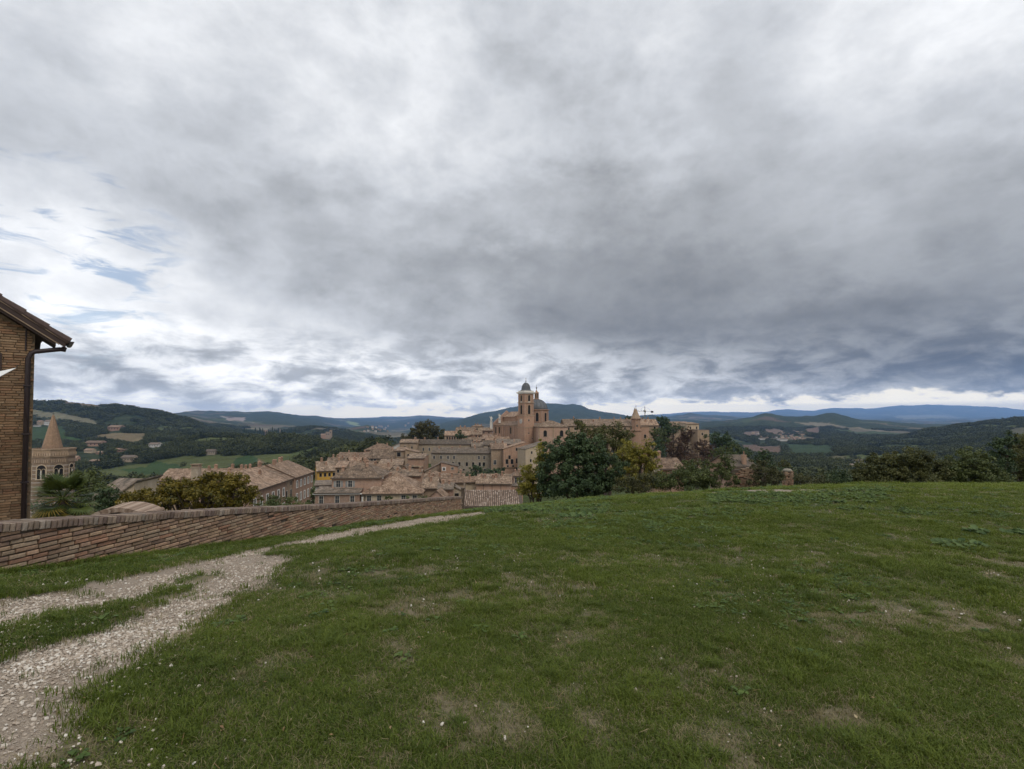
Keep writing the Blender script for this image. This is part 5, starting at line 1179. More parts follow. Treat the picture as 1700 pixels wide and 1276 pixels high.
T('robinia_tree', 'sparse yellowish tree rising behind the dark evergreen', 'tree', [(1008, 735, 48, 30), (963, 708, 17, 12), (1030, 722, 20, 22), (990, 715, 20, 14)], 33, .05, LEAF['olive'], .85, 'trees along the lawn edge', base=1005, hollow=.2)
T('acacia_tree', 'bright yellow-green tree right of the dark evergreen, below the turret', 'tree', [(1066, 760, 24, 28), (1045, 788, 32, 26), (1078, 744, 12, 16), (1084, 778, 14, 22), (1072, 800, 30, 14), (1040, 752, 18, 26)], 30, .05, LEAF['yellow'], 1.2, 'trees along the lawn edge', base=1058, hollow=.2)
T('flowering_shrub', 'loose olive shrub with pale seed heads at the foot of acacia', 'shrub', [(1068, 800, 40, 17), (1035, 806, 24, 13)], 27, .04, LEAF['bramble'], .9, 'shrubs along the lawn edge', base=1060)
T('hedge_shrub', 'low green shrub directly left of the brick ruin', 'shrub', [(1186, 786, 26, 25), (1205, 770, 14, 18), (1170, 802, 24, 11), (1216, 798, 14, 12)], 27, .042, LEAF['mid'], 1.0, 'shrubs along the lawn edge', base=1186)
T('hedge_shrub', 'wide dark shrub between acacia and brick ruin', 'shrub', [(1126, 795, 36, 18), (1150, 785, 28, 22), (1104, 800, 22, 13)], 26.5, .042, LEAF['mid'], 1.0, 'shrubs along the lawn edge', base=1128)
T('bramble', 'brown-green bramble climbing over the right of the ruin', 'shrub', [(1270, 786, 18, 22), (1287, 795, 16, 14), (1256, 772, 12, 12), (1250, 801, 14, 8)], 28, .04, LEAF['bramble'], .95, 'shrubs along the lawn edge', base=1270)
T('bramble', 'low bramble beside the brick pillar base', 'shrub', [(1336, 800, 22, 10), (1365, 800, 20, 10)], 29, .04, LEAF['bramble'], 1.0, 'shrubs along the lawn edge', base=1340)
T('dark_bush', 'round dark bush right of the pillar above the track', 'bush', [(1385, 796, 26, 15), (1405, 800, 16, 10)], 31, .045, LEAF['dark'], 1.1, 'shrubs along the lawn edge', base=1388)
T('thicket', 'leftmost thicket of the long hedge on the right lawn edge', 'shrub', [(1450, 782, 30, 24), (1432, 790, 18, 18), (1470, 773, 26, 24), (1455, 798, 34, 12)], 27, .045, LEAF['olive'], 1.5, 'hedge on the right lawn edge', base=1450)
T('thicket', 'tallest middle thicket of the right hedge', 'shrub', [(1500, 775, 30, 27), (1522, 768, 28, 22), (1545, 783, 28, 22), (1485, 790, 26, 16), (1520, 796, 44, 13)], 27, .045, LEAF['olive'], 1.5, 'hedge on the right lawn edge', base=1510)
T('thicket', 'green thicket right of the middle of the hedge', 'shrub', [(1600, 780, 34, 26), (1575, 786, 24, 20), (1620, 765, 26, 22), (1638, 783, 26, 22), (1605, 794, 48, 12)], 27, .045, LEAF['mid'], 1.5, 'hedge on the right lawn edge', base=1602)
T('wild_tree', 'dark layered tree at the far right end of the hedge', 'tree', [(1663, 755, 16, 34), (1672, 730, 12, 14), (1660, 785, 24, 18)], 29, .05, LEAF['dark'], 1.4, 'hedge on the right lawn edge', base=1665)
T('wild_tree', 'brownish tree cut by the right picture edge', 'tree', [(1698, 752, 26, 32), (1715, 770, 24, 30), (1690, 785, 18, 18)], 32, .05, LEAF['olive'], 1.4, 'hedge on the right lawn edge', base=1702)
T('autumn_tree', 'broad yellow-green autumn tree behind the brick wall', 'tree', [(330, 822, 78, 28), (392, 818, 38, 27), (255, 828, 48, 18), (350, 802, 46, 18), (300, 808, 30, 16), (215, 832, 28, 12)], 24, .055, LEAF['autumn'], 1.7, 'trees behind the brick wall', base=330)
T('wall_shrub', 'low dark green shrub showing over the wall left of pink range', 'shrub', [(470, 838, 38, 12), (505, 843, 26, 8), (448, 832, 14, 12)], 40, .06, LEAF['mid'], 1.2, 'trees behind the brick wall', base=470)
T('dark_hedge', 'dark ivy hedge between palm and weathered roof', 'shrub', [(150, 842, 34, 24), (178, 832, 20, 22), (120, 850, 30, 18), (75, 850, 24, 16)], 23.5, .05, LEAF['dark'], 1.2, 'trees behind the brick wall', base=140)
T('garden_tree', 'feathery green tree behind the palm, right of the campanile', 'tree', [(150, 802, 22, 22), (128, 795, 14, 18), (168, 815, 16, 18)], 45, .09, LEAF['mid'], .9, 'trees behind the brick wall', base=150)
T('courtyard_tree', 'dark round tree in the courtyard below the long grey front, left one', 'tree', [(792, 782, 12, 11), (800, 788, 9, 6)], 236, .24, LEAF['dark'], 1.3, 'courtyard trees', base=793, cl_px=4)
T('courtyard_tree', 'dark wide courtyard tree right of the round one', 'tree', [(820, 785, 18, 8), (806, 788, 10, 6)], 240, .24, LEAF['dark'], 1.3, 'courtyard trees', base=818, cl_px=4)
T('courtyard_shrub', 'low dark shrubs line at the left end of the courtyard', 'shrub', [(775, 788, 14, 4.5), (765, 787, 8, 4)], 230, .3, LEAF['dark'], 1.3, 'courtyard trees', base=772, cl_px=3)
T('cypress', 'small slim cypress beside the bay house', 'tree', [(835, 783, 3, 8)], 262, .3, LEAF['dark'], 1.5, 'courtyard trees', base=835, cl_px=3)
T('oak_tree', 'huge round dark oak on the left crest of town', 'tree', [(708, 716, 25, 16), (690, 722, 17, 11), (727, 722, 14, 12), (706, 708, 17, 10), (676, 727, 12, 7), (735, 729, 9, 6), (690, 729, 20, 6)], 420, .42, LEAF['oak'], 1.5, None, base=706, cl_px=4.5)
T('cedar', 'dark spiky cedar in front of the crest row house', 'tree', [(764, 722, 8, 4), (763, 717, 4, 4), (766, 725, 9, 2.5)], 362, .45, LEAF['dark'], 1.3, None, base=764, cl_px=3)
SP = [('stone pine with flat dark crown at the top of the spur', [(1098, 700, 13, 9), (1106, 704, 9, 6)], 372, 'dark'), ('wide dark pine right of the stone pine', [(1118, 712, 18, 9), (1105, 716, 12, 8)], 356, 'dark'),
      ('rounded green tree directly right of the palace wing', [(1094, 720, 15, 12), (1100, 735, 14, 13)], 330, 'mid'), ('tall dark tree under the rounded green one', [(1093, 750, 13, 22), (1100, 770, 12, 12)], 300, 'dark'),
      ('reddish brown bare tree below the tall pale end block', [(1142, 720, 11, 12), (1136, 730, 10, 8)], 345, 'brown'), ('big brown tree in the middle of the spur', [(1122, 745, 17, 18), (1135, 755, 16, 16), (1118, 765, 14, 12)], 280, 'brown'),
      ('russet domed tree right of the middle brown one', [(1166, 742, 18, 13), (1176, 752, 14, 12)], 285, 'brown'), ('brown thicket above the red tiled roof', [(1155, 765, 26, 11), (1180, 768, 18, 10)], 230, 'brown'),
      ('dark broad tree right of the stone bastion', [(1188, 728, 17, 10), (1200, 734, 14, 10)], 330, 'dark'), ('dark conifer on the spur skyline', [(1206, 728, 7, 11), (1210, 736, 9, 9)], 320, 'dark'),
      ('dark slope tree in the middle of the spur descent', [(1200, 752, 20, 11), (1218, 748, 12, 12)], 260, 'mid'), ('small pointed conifer halfway down the spur', [(1224, 742, 4, 9), (1226, 748, 6, 7)], 290, 'dark'),
      ('dark tree group behind the brick chimney', [(1238, 752, 12, 9), (1226, 762, 14, 9)], 230, 'dark'), ('bushy dark pine right of the pale grey roof', [(1268, 754, 9, 11), (1262, 763, 11, 8), (1275, 765, 8, 8)], 190, 'dark'),
      ('dark shrub bank low on the spur', [(1292, 782, 16, 9), (1312, 788, 12, 8), (1280, 776, 10, 8)], 120, 'dark'), ('olive shrub bank at the foot of the spur', [(1330, 792, 16, 7), (1300, 770, 12, 7)], 130, 'olive'),
      ('green tree left of the pale grey roof', [(1196, 772, 16, 10), (1180, 780, 14, 8)], 120, 'mid'), ('pine top peeping over the palace ridge left of the turret', [(1043, 694, 7, 4.5)], 372, 'dark')]
for lb, lo, d, mt in SP:
    T('hill_tree', lb, 'tree', lo, d, d / 850 * .95, LEAF[mt], 1.3, 'trees on the right spur', cl_px=3.6)
for lb, lo, d in (('small round shrub before the second window of the front house', [(645, 828, 6, 6), (641, 832, 4, 4)], 141), ('small shrub before the third window of the front house', [(677, 827, 4, 5)], 141), ('dark bushes at the right end of the front house', [(702, 829, 11, 6), (694, 831, 6, 5)], 138), ('creeper on the arcade at the end of the far pink range', [(520, 822, 5, 14), (512, 833, 6, 5)], 150)):
    T('garden_shrub', lb, 'shrub', lo, d, .2, LEAF['mid'], 1.2, 'shrubs by the front houses', cl_px=3.5)
# cypresses on the wooded crest
rr_ = random.Random(9); cy = []
for i in range(3):
    r = np.random.RandomState(300 + i); z = r.rand(900) ** .8; ang = r.rand(900) * 6.28; wdt = .11 * np.sqrt(np.clip(1 - z, 0, 1)) * (.4 + .6 * np.minimum(1, z / .12)) + .008
    c = np.stack([np.cos(ang) * wdt, np.sin(ang) * wdt, z], 1); v, f = leaf_quads(r, c, np.stack([np.cos(ang), np.sin(ang), .4 + 0 * z], 1), .03)
    me = np_mesh('crown', v, f, LEAF['dark']); attr(me, 'tint', np.repeat(.5 * r.rand(900), 4).astype(np.float32)); cy.append(me)
tk = MB().tube([(0, 0, -.1), (0, 0, .5)], [.02, .012], 5).mesh('trunk', m_bark)
def cypress(px, py, hpx, label, group, dmin=800):
    d, z = terr_hit(px, py, dmin); h = hpx * d / 850; o = empty('cypress', (terr_xy(px, d), d, z)); o.scale = (h * 1.15, h * 1.15, h); tag(o, label, 'tree', group)
    obj('crown', rr_.choice(cy), o); obj('trunk', tk, o)
for i in range(30): cypress(404 + i * 3.0 + rr_.uniform(-1, 1), 722.5 + rr_.uniform(-1, 1.2), rr_.uniform(8, 13), 'dark cypress in the dense row on the wooded crest', 'cypresses on the wooded crest')
for i, (a, b_, h) in enumerate([(108, 757, 11), (112, 763, 12), (168, 762, 14), (172, 766, 12), (182, 772, 16), (187, 740, 11), (191, 741, 9), (194, 741, 10), (133, 776, 14), (137, 779, 12), (229, 740, 8), (175, 716, 9), (178, 716, 8), (211, 716, 9), (214, 717, 10)]):
    cypress(a, b_, h, 'dark cypress among the villas of the left hillside', 'cypresses among the left villas', 500)

# ---------------------------------------------------------------- palm
pm = Pt(104, 828, 19.5); gz = ground_at(pm.x, pm.y); pr = empty('palm_tree', (pm.x, pm.y, min(gz, pm.z - 1.4))); tag(pr, 'fan palm with green crown and yellowed lower fronds beside the brick house', 'palm tree'); hz_ = pm.z - pr.location.z
tb = MB().tube([(0, 0, -.3), (.05, 0, hz_ * .5), (0, 0, hz_)], [.17, .16, .14], 9).build('trunk', m_bark, pr)
m_palm = leaf_mat('palm_green', (0.032, 0.052, 0.012), (0.125, 0.155, 0.036), .2); m_palmy = leaf_mat('palm_yellow', (0.12, 0.10, 0.02), (0.42, 0.30, 0.06), .25)
r = np.random.RandomState(21)
for i in range(50):
    az = r.rand() * 6.28; el = r.uniform(-.75, 1.25) if i < 40 else r.uniform(-.75, -.15)
    yel = i >= 40 and r.rand() < .85
    if i >= 40: az = math.radians(-48) + r.uniform(-1.5, 1.5)
    u = Vector((math.cos(az) * math.cos(el), math.sin(az) * math.cos(el), math.sin(el))); L = r.uniform(.45, .72) if i < 40 else r.uniform(.75, 1.15); side = u.cross(Vector((0, 0, 1))).normalized(); nrm = side.cross(u).normalized()
    base = Vector((0, 0, hz_)) ; hub = base + u * L + Vector((0, 0, -.06 * (1 - el)))
    mb = MB().tube([base, base + u * L * .5 + Vector((0, 0, .04)), hub], [.016, .012, .009], 5)
    ns = 22; vs0 = len(mb.v); ti = []
    for k in range(ns):
        a_ = -1.75 + 3.5 * k / (ns - 1); ln = (.62 + .1 * r.rand()) * (1 - .22 * abs(a_) / 1.75)
        d1 = (u * math.cos(a_) + side * math.sin(a_)).normalized(); w = .027; pw = (side * math.cos(a_) - u * math.sin(a_)) * w
        droop = Vector((0, 0, -1)) * (.02 + .10 * r.rand()) * (2.2 if yel else 1)
        m1_ = hub + d1 * ln * .55 + nrm * .05; e = hub + d1 * ln + droop * ln * 1.2
        n = len(mb.v); mb.v += [tuple(hub - pw * .3), tuple(hub + pw * .3), tuple(m1_ + pw), tuple(m1_ - pw), tuple(e)]; mb.f += [(n, n + 1, n + 2, n + 3), (n + 3, n + 2, n + 4)]
    fo = mb.build('frond', m_palmy if yel else m_palm, pr); attr(fo.data, 'tint', np.clip(r.rand() * .7 + .3 * r.rand(len(mb.v)), 0, 1).astype(np.float32))

# ---------------------------------------------------------------- brick boundary wall
def brick_mats(base, n, name):
    out = []
    for i, c in enumerate(base):
        m, t, b = new_mat('%s_%d' % (name, i)); g = nn(t, 'ShaderNodeTexCoord'); oi = nn(t, 'ShaderNodeObjectInfo'); ge_ = nn(t, 'ShaderNodeNewGeometry')
        n_ = NOISE(t, g.outputs['Object'], 9, 6, .7); n3 = NOISE(t, g.outputs['Object'], 34, 4, .7)
        rnd = M(t, 'FRACT', M(t, 'ADD', oi.outputs['Random'], ge_.outputs['Random Per Island']))
        col = RAMP(t, M(t, 'ADD', M(t, 'MULTIPLY', n_, .6), M(t, 'MULTIPLY', n3, .4)), [(.3, tuple(x * .58 for x in c)), (.5, c), (.72, tuple(min(1, x * 1.35) for x in c))])
        hs = nn(t, 'ShaderNodeHueSaturation'); put(t, hs.inputs['Color'], col); put(t, hs.inputs['Value'], M(t, 'MULTIPLY_ADD', rnd, .42, .76))
        put(t, b.inputs['Base Color'], hs.outputs[0]); b.inputs['Roughness'].default_value = .92; bump(t, b, M(t, 'ADD', n_, M(t, 'MULTIPLY', n3, .7)), .8, .006); out.append(m)
    return out
BW = brick_mats([(0.300, 0.205, 0.132), (0.282, 0.182, 0.120), (0.262, 0.148, 0.096), (0.285, 0.208, 0.142), (0.205, 0.136, 0.097), (0.250, 0.166, 0.114)], 6, 'wall_brick')
BC = brick_mats([(0.185, 0.135, 0.105), (0.215, 0.165, 0.125), (0.145, 0.105, 0.088), (0.225, 0.185, 0.150)], 4, 'coping_brick')
def brick_verts(L, h, dep, r, ch=.007):
    """weathered brick, front face at y=0 looking -y; worn arrises"""
    j = lambda a: r.uniform(-a, a)
    fr = [(ch + j(.004), 0 + j(.003), ch + j(.003)), (L - ch + j(.004), j(.003), ch + j(.003)), (L - ch + j(.004), j(.003), h - ch + j(.003)), (ch + j(.004), j(.003), h - ch + j(.003))]
    md = [(0, .012, 0), (L, .012, 0), (L, .012, h), (0, .012, h)]; bk = [(0, dep, 0), (L, dep, 0), (L, dep, h), (0, dep, h)]
    f = [(0, 1, 2, 3)]
    for a in (0, 4):
        for i in range(4): f.append((a + i, a + 4 + i, a + 4 + (i + 1) % 4, a + (i + 1) % 4))
    return fr + md + bk, f
m_mortar = plain('old_mortar', (0.085, 0.066, 0.050), .95, .4, 12)
rw = random.Random(31); WT = 0.36; COPH = .105; YAW = math.atan2(WDIR.y, WDIR.x)
wall = empty('brick_boundary_wall', WLEN0 + Vector((0, 0, wall_top(0) - .6)), YAW); tag(wall, 'low weathered brick boundary wall with upright brick coping along the path', 'wall')
WZ0 = wall.location.z
smax = float(ws[-1]); gnd = lambda s: float(lawn_z(np.array([WLEN0.x + WDIR.x * s + WNRM.x * .05]), np.array([WLEN0.y + WDIR.y * s + WNRM.y * .05]), False)[0])
ss = np.linspace(0, smax, 80); core_v, core_f = [], []
for s in ss:
    zt_, zg = wall_top(s) - COPH * .6 - WZ0, gnd(s) - 1.6 - WZ0
    core_v += [(s, .035, zg), (s, .035, zt_), (s, WT, zt_), (s, WT, zg)]
for i in range(len(ss) - 1):
    for k in range(4): core_f.append((i * 4 + k, i * 4 + 4 + k, i * 4 + 4 + (k + 1) % 4, i * 4 + (k + 1) % 4))
core_f += [(0, 1, 2, 3), tuple(len(core_v) - 4 + k for k in (3, 2, 1, 0))]
obj('mortar_core', py_mesh('mortar_core', core_v, core_f, m_mortar), wall)
lib = []
for L in (.13, .17, .21, .24, .27):
    for k in range(5):
        vs, fs = brick_verts(L, .046, .12, rw); lib.append((L, vs, fs, {}))
def in_view(p, m=-12):
    px, py = proj_np(np.array([p.x]), np.array([p.y]), np.array([p.z])); return px[0] > m
allb = []
zlo = min(gnd(s) for s in ss) - .1; zhi = float(wz.max()); course = .0585; k0 = int((zlo - WZ0) / course) - 1; k1 = int((zhi - WZ0) / course) + 1
for k in range(k0, k1):
    z = k * course; s = rw.uniform(0, .25)
    while s < smax - .1:
        L, vs, fs, cache = rw.choice(lib); mid = s + L / 2
        if z + WZ0 > gnd(mid) - .09 and z + .040 + WZ0 < wall_top(mid) - COPH + .012:
            if rw.random() > .012: allb.append((s, z + rw.uniform(-.003, .003), rw.choice(lib[0:0] or [None]) if False else (L, vs, fs, cache), rw.choices(range(6), [30, 24, 14, 22, 9, 16])[0], rw.uniform(-.014, .010)))
        s += L + rw.uniform(.010, .018)
def wpos(s, z): return WLEN0 + WDIR * s + Vector((0, 0, WZ0 + z))
vis = [b_ for b_ in allb if in_view(wpos(b_[0] + .2, b_[1]))]; vis.sort(key=lambda b_: wpos(b_[0], b_[1]).length)
single = set(id(b_) for b_ in vis[:300])
gv = {i: ([], []) for i in range(6)}
for b_ in allb:
    s, z, (L, vs, fs, cache), mi, pr_ = b_
    if id(b_) in single:
        if mi not in cache: cache[mi] = py_mesh('brick', vs, fs, BW[mi])
        obj('brick', cache[mi], wall, (s, pr_, z))
    else:
        V_, F_ = gv[mi]; n = len(V_); V_ += [(s + v[0], pr_ + v[1], z + v[2]) for v in vs]; F_ += [tuple(n + q for q in f) for f in fs]
V_, F_, I_ = [], [], []
for mi in gv:
    n = len(V_); V_ += gv[mi][0]; F_ += [tuple(n + q for q in f) for f in gv[mi][1]]; I_ += [mi] * len(gv[mi][1])
me = py_mesh('far_bricks', V_, F_, BW); me.polygons.foreach_set('material_index', np.array(I_, np.int32)); tag(obj('far_bricks', me, wall), kind='stuff')
# coping: bricks on edge, following the slope of the wall top
clib = []
for k in range(10):
    w, h = rw.uniform(.050, .060), COPH
    j = lambda a: rw.uniform(-a, a); c = .008
    vs = [(c, -.0 + j(.004), c), (w - c, j(.004), c), (w - c, j(.004), h - c), (c, j(.004), h - c), (0, .012, 0), (w, .012, 0), (w, .012, h - .004 + j(.004)), (0, .012, h - .004 + j(.004)), (0, WT + .05, 0), (w, WT + .05, 0), (w, WT + .05, h + j(.004)), (0, WT + .05, h + j(.004))]
    fs = [(0, 1, 2, 3)]
    for a in (0, 4):
        for i in range(4): fs.append((a + i, a + 4 + i, a + 4 + (i + 1) % 4, a + (i + 1) % 4))
    clib.append((vs, fs, {}))
cop = []; s = 0.0
while s < smax - .06:
    cop.append((s, rw.choice(clib), rw.choices(range(4), [30, 26, 22, 12])[0], rw.uniform(-.007, .007), rw.uniform(-.05, .05))); s += .064 + rw.uniform(0, .006)
cv = [c for c in cop if in_view(wpos(c[0], 0))]; cv.sort(key=lambda c: c[0]); csel = set(id(c) for c in cv[:300]); gvc = {i: ([], []) for i in range(4)}
for c in cop:
    s, (vs, fs, cache), mi, dz, lean = c; z = wall_top(s + .03) - COPH - WZ0 + dz; sl = (wall_top(s + .1) - wall_top(s - .1)) / .2; y = -.030 + rw.uniform(-.006, .006)
    if id(c) in csel:
        if mi not in cache: cache[mi] = py_mesh('coping_brick', vs, fs, BC[mi])
        o = obj('coping_brick', cache[mi], wall, (s, y, z)); o.rotation_euler = (0, -math.atan(sl) + lean, 0)
    else:
        V_, F_ = gvc[mi]; n = len(V_); V_ += [(s + v[0], y + v[1], z + v[2]) for v in vs]; F_ += [tuple(n + q for q in f) for f in fs]
V_, F_, I_ = [], [], []
for mi in gvc:
    n = len(V_); V_ += gvc[mi][0]; F_ += [tuple(n + q for q in f) for f in gvc[mi][1]]; I_ += [mi] * len(gvc[mi][1])
if V_:
    me = py_mesh('far_coping_bricks', V_, F_, BC); me.polygons.foreach_set('material_index', np.array(I_, np.int32)); tag(obj('far_coping_bricks', me, wall), kind='stuff')
print('bricks', len(allb), len(vis), len(cop), len(cv))

# ---------------------------------------------------------------- brick house at the left edge
HY = math.radians(43.3); HC = Pt(56, 640, 12.5); hzb = -4.0; DH = 0.0; xr_ = 0.0
hex_, hey = Vector((math.cos(HY), math.sin(HY), 0)), Vector((-math.sin(HY), math.cos(HY), 0))
def HP(px, py, off=0.0):
    """point on the gable plane (or off metres in front of it), in the house's own frame"""
    v = ray(px, py); o = Vector((0, 0, EYE)); c = Vector((HC.x, HC.y, 0)) - hey * off
    lam = (c - Vector((0, 0, 0))).dot(hey) / v.dot(hey); p = o + v * lam; q = p - Vector((HC.x, HC.y, 0))
    return Vector((q.dot(hex_), q.dot(hey), p.z))
A1, A2 = HP(0, 491, .3), HP(113, 562, .3); slope = (A1.z - A2.z) / (A2.x - A1.x)
top = lambda x: A2.z + (A2.x - x) * slope
bh = empty('brick_house', (HC.x, HC.y, hzb), HY); tag(bh, 'brick house with overhanging eave and dark downpipe at left picture edge', 'house')
HW = 9.0; xl_ = xr_ - HW; xm = xr_ - HW / 2; Z = lambda z: z - hzb; HD = 4.2
gz_ = lambda x: top(x) - .36
w = MB(); yb = DH + .03
w.poly([(xl_, yb, 0), (xr_, yb, 0), (xr_, yb, Z(gz_(xr_))), (xm, yb, Z(gz_(xm))), (xl_, yb, Z(gz_(xr_)))]); w.poly([(xr_, yb + HD, 0), (xl_, yb + HD, 0), (xl_, yb + HD, Z(gz_(xr_))), (xm, yb + HD, Z(gz_(xm))), (xr_, yb + HD, Z(gz_(xr_)))])
w.poly([(xr_, yb, 0), (xr_, yb + HD, 0), (xr_, yb + HD, Z(gz_(xr_))), (xr_, yb, Z(gz_(xr_)))]); w.poly([(xl_, yb + HD, 0), (xl_, yb, 0), (xl_, yb, Z(gz_(xr_))), (xl_, yb + HD, Z(gz_(xr_)))])
m_mort2 = plain('lime_mortar', (0.150, 0.112, 0.072), .95, .3, 8)
w.build('wall', m_mort2, bh)
BH = brick_mats([(0.212, 0.135, 0.078), (0.204, 0.126, 0.071), (0.192, 0.109, 0.063), (0.216, 0.146, 0.088), (0.160, 0.102, 0.061)], 5, 'house_brick')
hl = []
for L in (.16, .22, .26, .29):
    for k in range(3):
        vs, fs = brick_verts(L, .052, .04, rw, .006); hl.append((L, vs, fs, {}))
hb_ = []; crs = .0615
for k in range(int((A1.z + 3 - hzb) / crs)):
    z = k * crs; x = xr_ - rw.uniform(0, .1)
    while x > xr_ - 4.6:
        L, vs, fs, cache = rw.choice(hl); x0 = x - L
        if z + .05 + hzb < gz_(x0 + L / 2) - .03: hb_.append((x0, z, (L, vs, fs, cache), rw.choices(range(5), [30, 26, 14, 20, 10])[0], rw.uniform(-.006, .003)))
        x = x0 - rw.uniform(.006, .012)
vb = [q for q in hb_ if q[1] + hzb > -1.3 and in_view(Vector((HC.x, HC.y, 0)) + hex_ * (q[0] + q[2][0]) + Vector((0, 0, q[1] + hzb)), 0)]
vb.sort(key=lambda q: -q[0]); hs_ = set(id(q) for q in vb[:300]); gvh = {i: ([], []) for i in range(5)}
for q in hb_:
    x0, z, (L, vs, fs, cache), mi, pr_ = q
    if id(q) in hs_:
        if mi not in cache: cache[mi] = py_mesh('brick', vs, fs, BH[mi])
        obj('brick', cache[mi], bh, (x0, DH + pr_, z))
    else:
        V_, F_ = gvh[mi]; n = len(V_); V_ += [(x0 + v[0], DH + pr_ + v[1], z + v[2]) for v in vs]; F_ += [tuple(n + q2 for q2 in f) for f in fs]
V_, F_, I_ = [], [], []
for mi in gvh:
    n = len(V_); V_ += gvh[mi][0]; F_ += [tuple(n + q for q in f) for f in gvh[mi][1]]; I_ += [mi] * len(gvh[mi][1])
me = py_mesh('remaining_bricks', V_, F_, BH); me.polygons.foreach_set('material_index', np.array(I_, np.int32)); tag(obj('remaining_bricks', me, bh), kind='stuff')
print('house bricks', len(hb_), len(vb))
m_wood = plain('dark_fascia', (0.040, 0.026, 0.022), .7, .3, 5); m_bei = plain('beige_board', (0.24, 0.175, 0.115), .85, .25, 5); m_pipe = plain('brown_downpipe', (0.026, 0.018, 0.018), .45, .2, 3)
xe = A2.x
def layer(name, o0, o1, y0, y1, xend, mat):
    m = MB()
    for (y0, y1, xend) in ([(y0, y1, xend)] if y1 < .7 else [(y0, .6, xend), (.6, y1, .12)]):
      _layer(m, o0, o1, y0, y1, xend)
    return m.build(name, mat, bh)
def _layer(m, o0, o1, y0, y1, xend):
    if True: zz = lambda x, o: Z(top(x) - o)
    for (xa, xb, sgn) in ((xm, xend, 1), (2 * xm - xend, xm, -1)):
        f = (lambda x: top(x)) if sgn > 0 else (lambda x: top(2 * xm - x))
        P8 = [(xa, y0, Z(f(xa) - o1)), (xb, y0, Z(f(xb) - o1)), (xb, y1, Z(f(xb) - o1)), (xa, y1, Z(f(xa) - o1)), (xa, y0, Z(f(xa) - o0)), (xb, y0, Z(f(xb) - o0)), (xb, y1, Z(f(xb) - o0)), (xa, y1, Z(f(xa) - o0))]
        n = len(m.v); m.v += P8; m.f += [tuple(n + i for i in q) for q in ((0, 3, 2, 1), (4, 5, 6, 7), (0, 1, 5, 4), (1, 2, 6, 5), (2, 3, 7, 6), (3, 0, 4, 7))]
ly_ = layer('roof_deck', .055, .085, DH - .30, DH + HD + .3, xe, m_wood)
layer('verge_board', .085, .115, DH - .285, DH - .25, xe - .02, m_bei); layer('fascia', .115, .255, DH - .262, DH - .21, xe - .04, m_wood); layer('lower_board', .255, .280, DH - .285, DH - .22, xe - .16, m_bei); layer('soffit', .28, .34, DH - .25, DH + HD + .2, xe - .22, m_wood)
tm = MB()
for row in range(17):                                         # barrel tiles near the verge, following the slope
    y = DH - .22 + row * .24
    xx = xe + .03 if y < .5 else .15
    while xx > xm:
        x1_ = xx - .42; a_, b2 = Vector((xx, y, Z(top(xx)) - .035)), Vector((x1_ - .05, y, Z(top(x1_ - .05)) - .055)); tm.tube([a_, b2], [.098, .078], 8); xx = x1_
tag(tm.build('tiles', plain('weathered_tile', (0.075, 0.052, 0.045), .9, .35, 7), bh), kind='stuff')
zg_ = Z(HP(112, 569, 0).z); gx = xe + .06
gt = MB()
for k in range(9):
    a_ = math.pi + math.pi * k / 8
    gt.v += [(gx + .06 * math.cos(a_), DH - .36, zg_ + .06 * math.sin(a_)), (gx + .06 * math.cos(a_), DH + .6, zg_ + .06 * math.sin(a_))]
gt.f = [(2 * k, 2 * k + 2, 2 * k + 3, 2 * k + 1) for k in range(8)]; gt.f.append(tuple(range(0, 18, 2)))
gt.build('gutter_or_eave_shade', m_pipe, bh)
yp = DH - .10; q1 = HP(107, 576, .10); q2 = HP(105, 582, .10); q3 = HP(100, 579.5, .10); q4 = HP(58, 583.5, .10); q5 = HP(49.5, 586.5, .10); q6 = HP(47.5, 595, .10)
xp = HP(44.2, 680, .10).x; pth = [Vector((p.x, p.y, Z(p.z))) for p in (q1, q2)] + [Vector((HP(103, 579, .10).x, yp, Z(HP(103, 580, .10).z)))] + [Vector((p.x, p.y, Z(p.z))) for p in (q3, q4)] + [Vector((xp + .05, yp, Z(q5.z))), Vector((xp, yp, Z(q6.z))), Vector((xp, yp, .5))]
MB().tube(pth, [.055] * len(pth), 10).build('downpipe', m_pipe, bh, True)
for py in (640, 720, 800):
    p = HP(44, py, .10); MB().box(xp - .075, xp + .075, DH - .17, DH + .01, Z(p.z) - .02, Z(p.z) + .02).build('pipe_bracket', m_pipe, bh)
MB().tube([(xr_ - .16, DH - .02, Z(HP(45, 545, 0).z)), (xr_ - .16, DH - .02, Z(HP(45, 582, 0).z))], [.018, .018], 6).build('conduit', m_pipe, bh)
wx0, wx1 = xr_ - 1.75, HP(3, 600, 0).x
wo_ = MB().box(wx0, wx1, DH - .03, DH + .01, Z(HP(0, 627, 0).z), Z(HP(0, 586, 0).z)).build('window', m_wood, bh)
MB().box(wx0 + .1, wx1 - .1, DH - .035, DH - .031, Z(HP(0, 624, 0).z), Z(HP(0, 589, 0).z)).build('pane', m_glass, wo_)
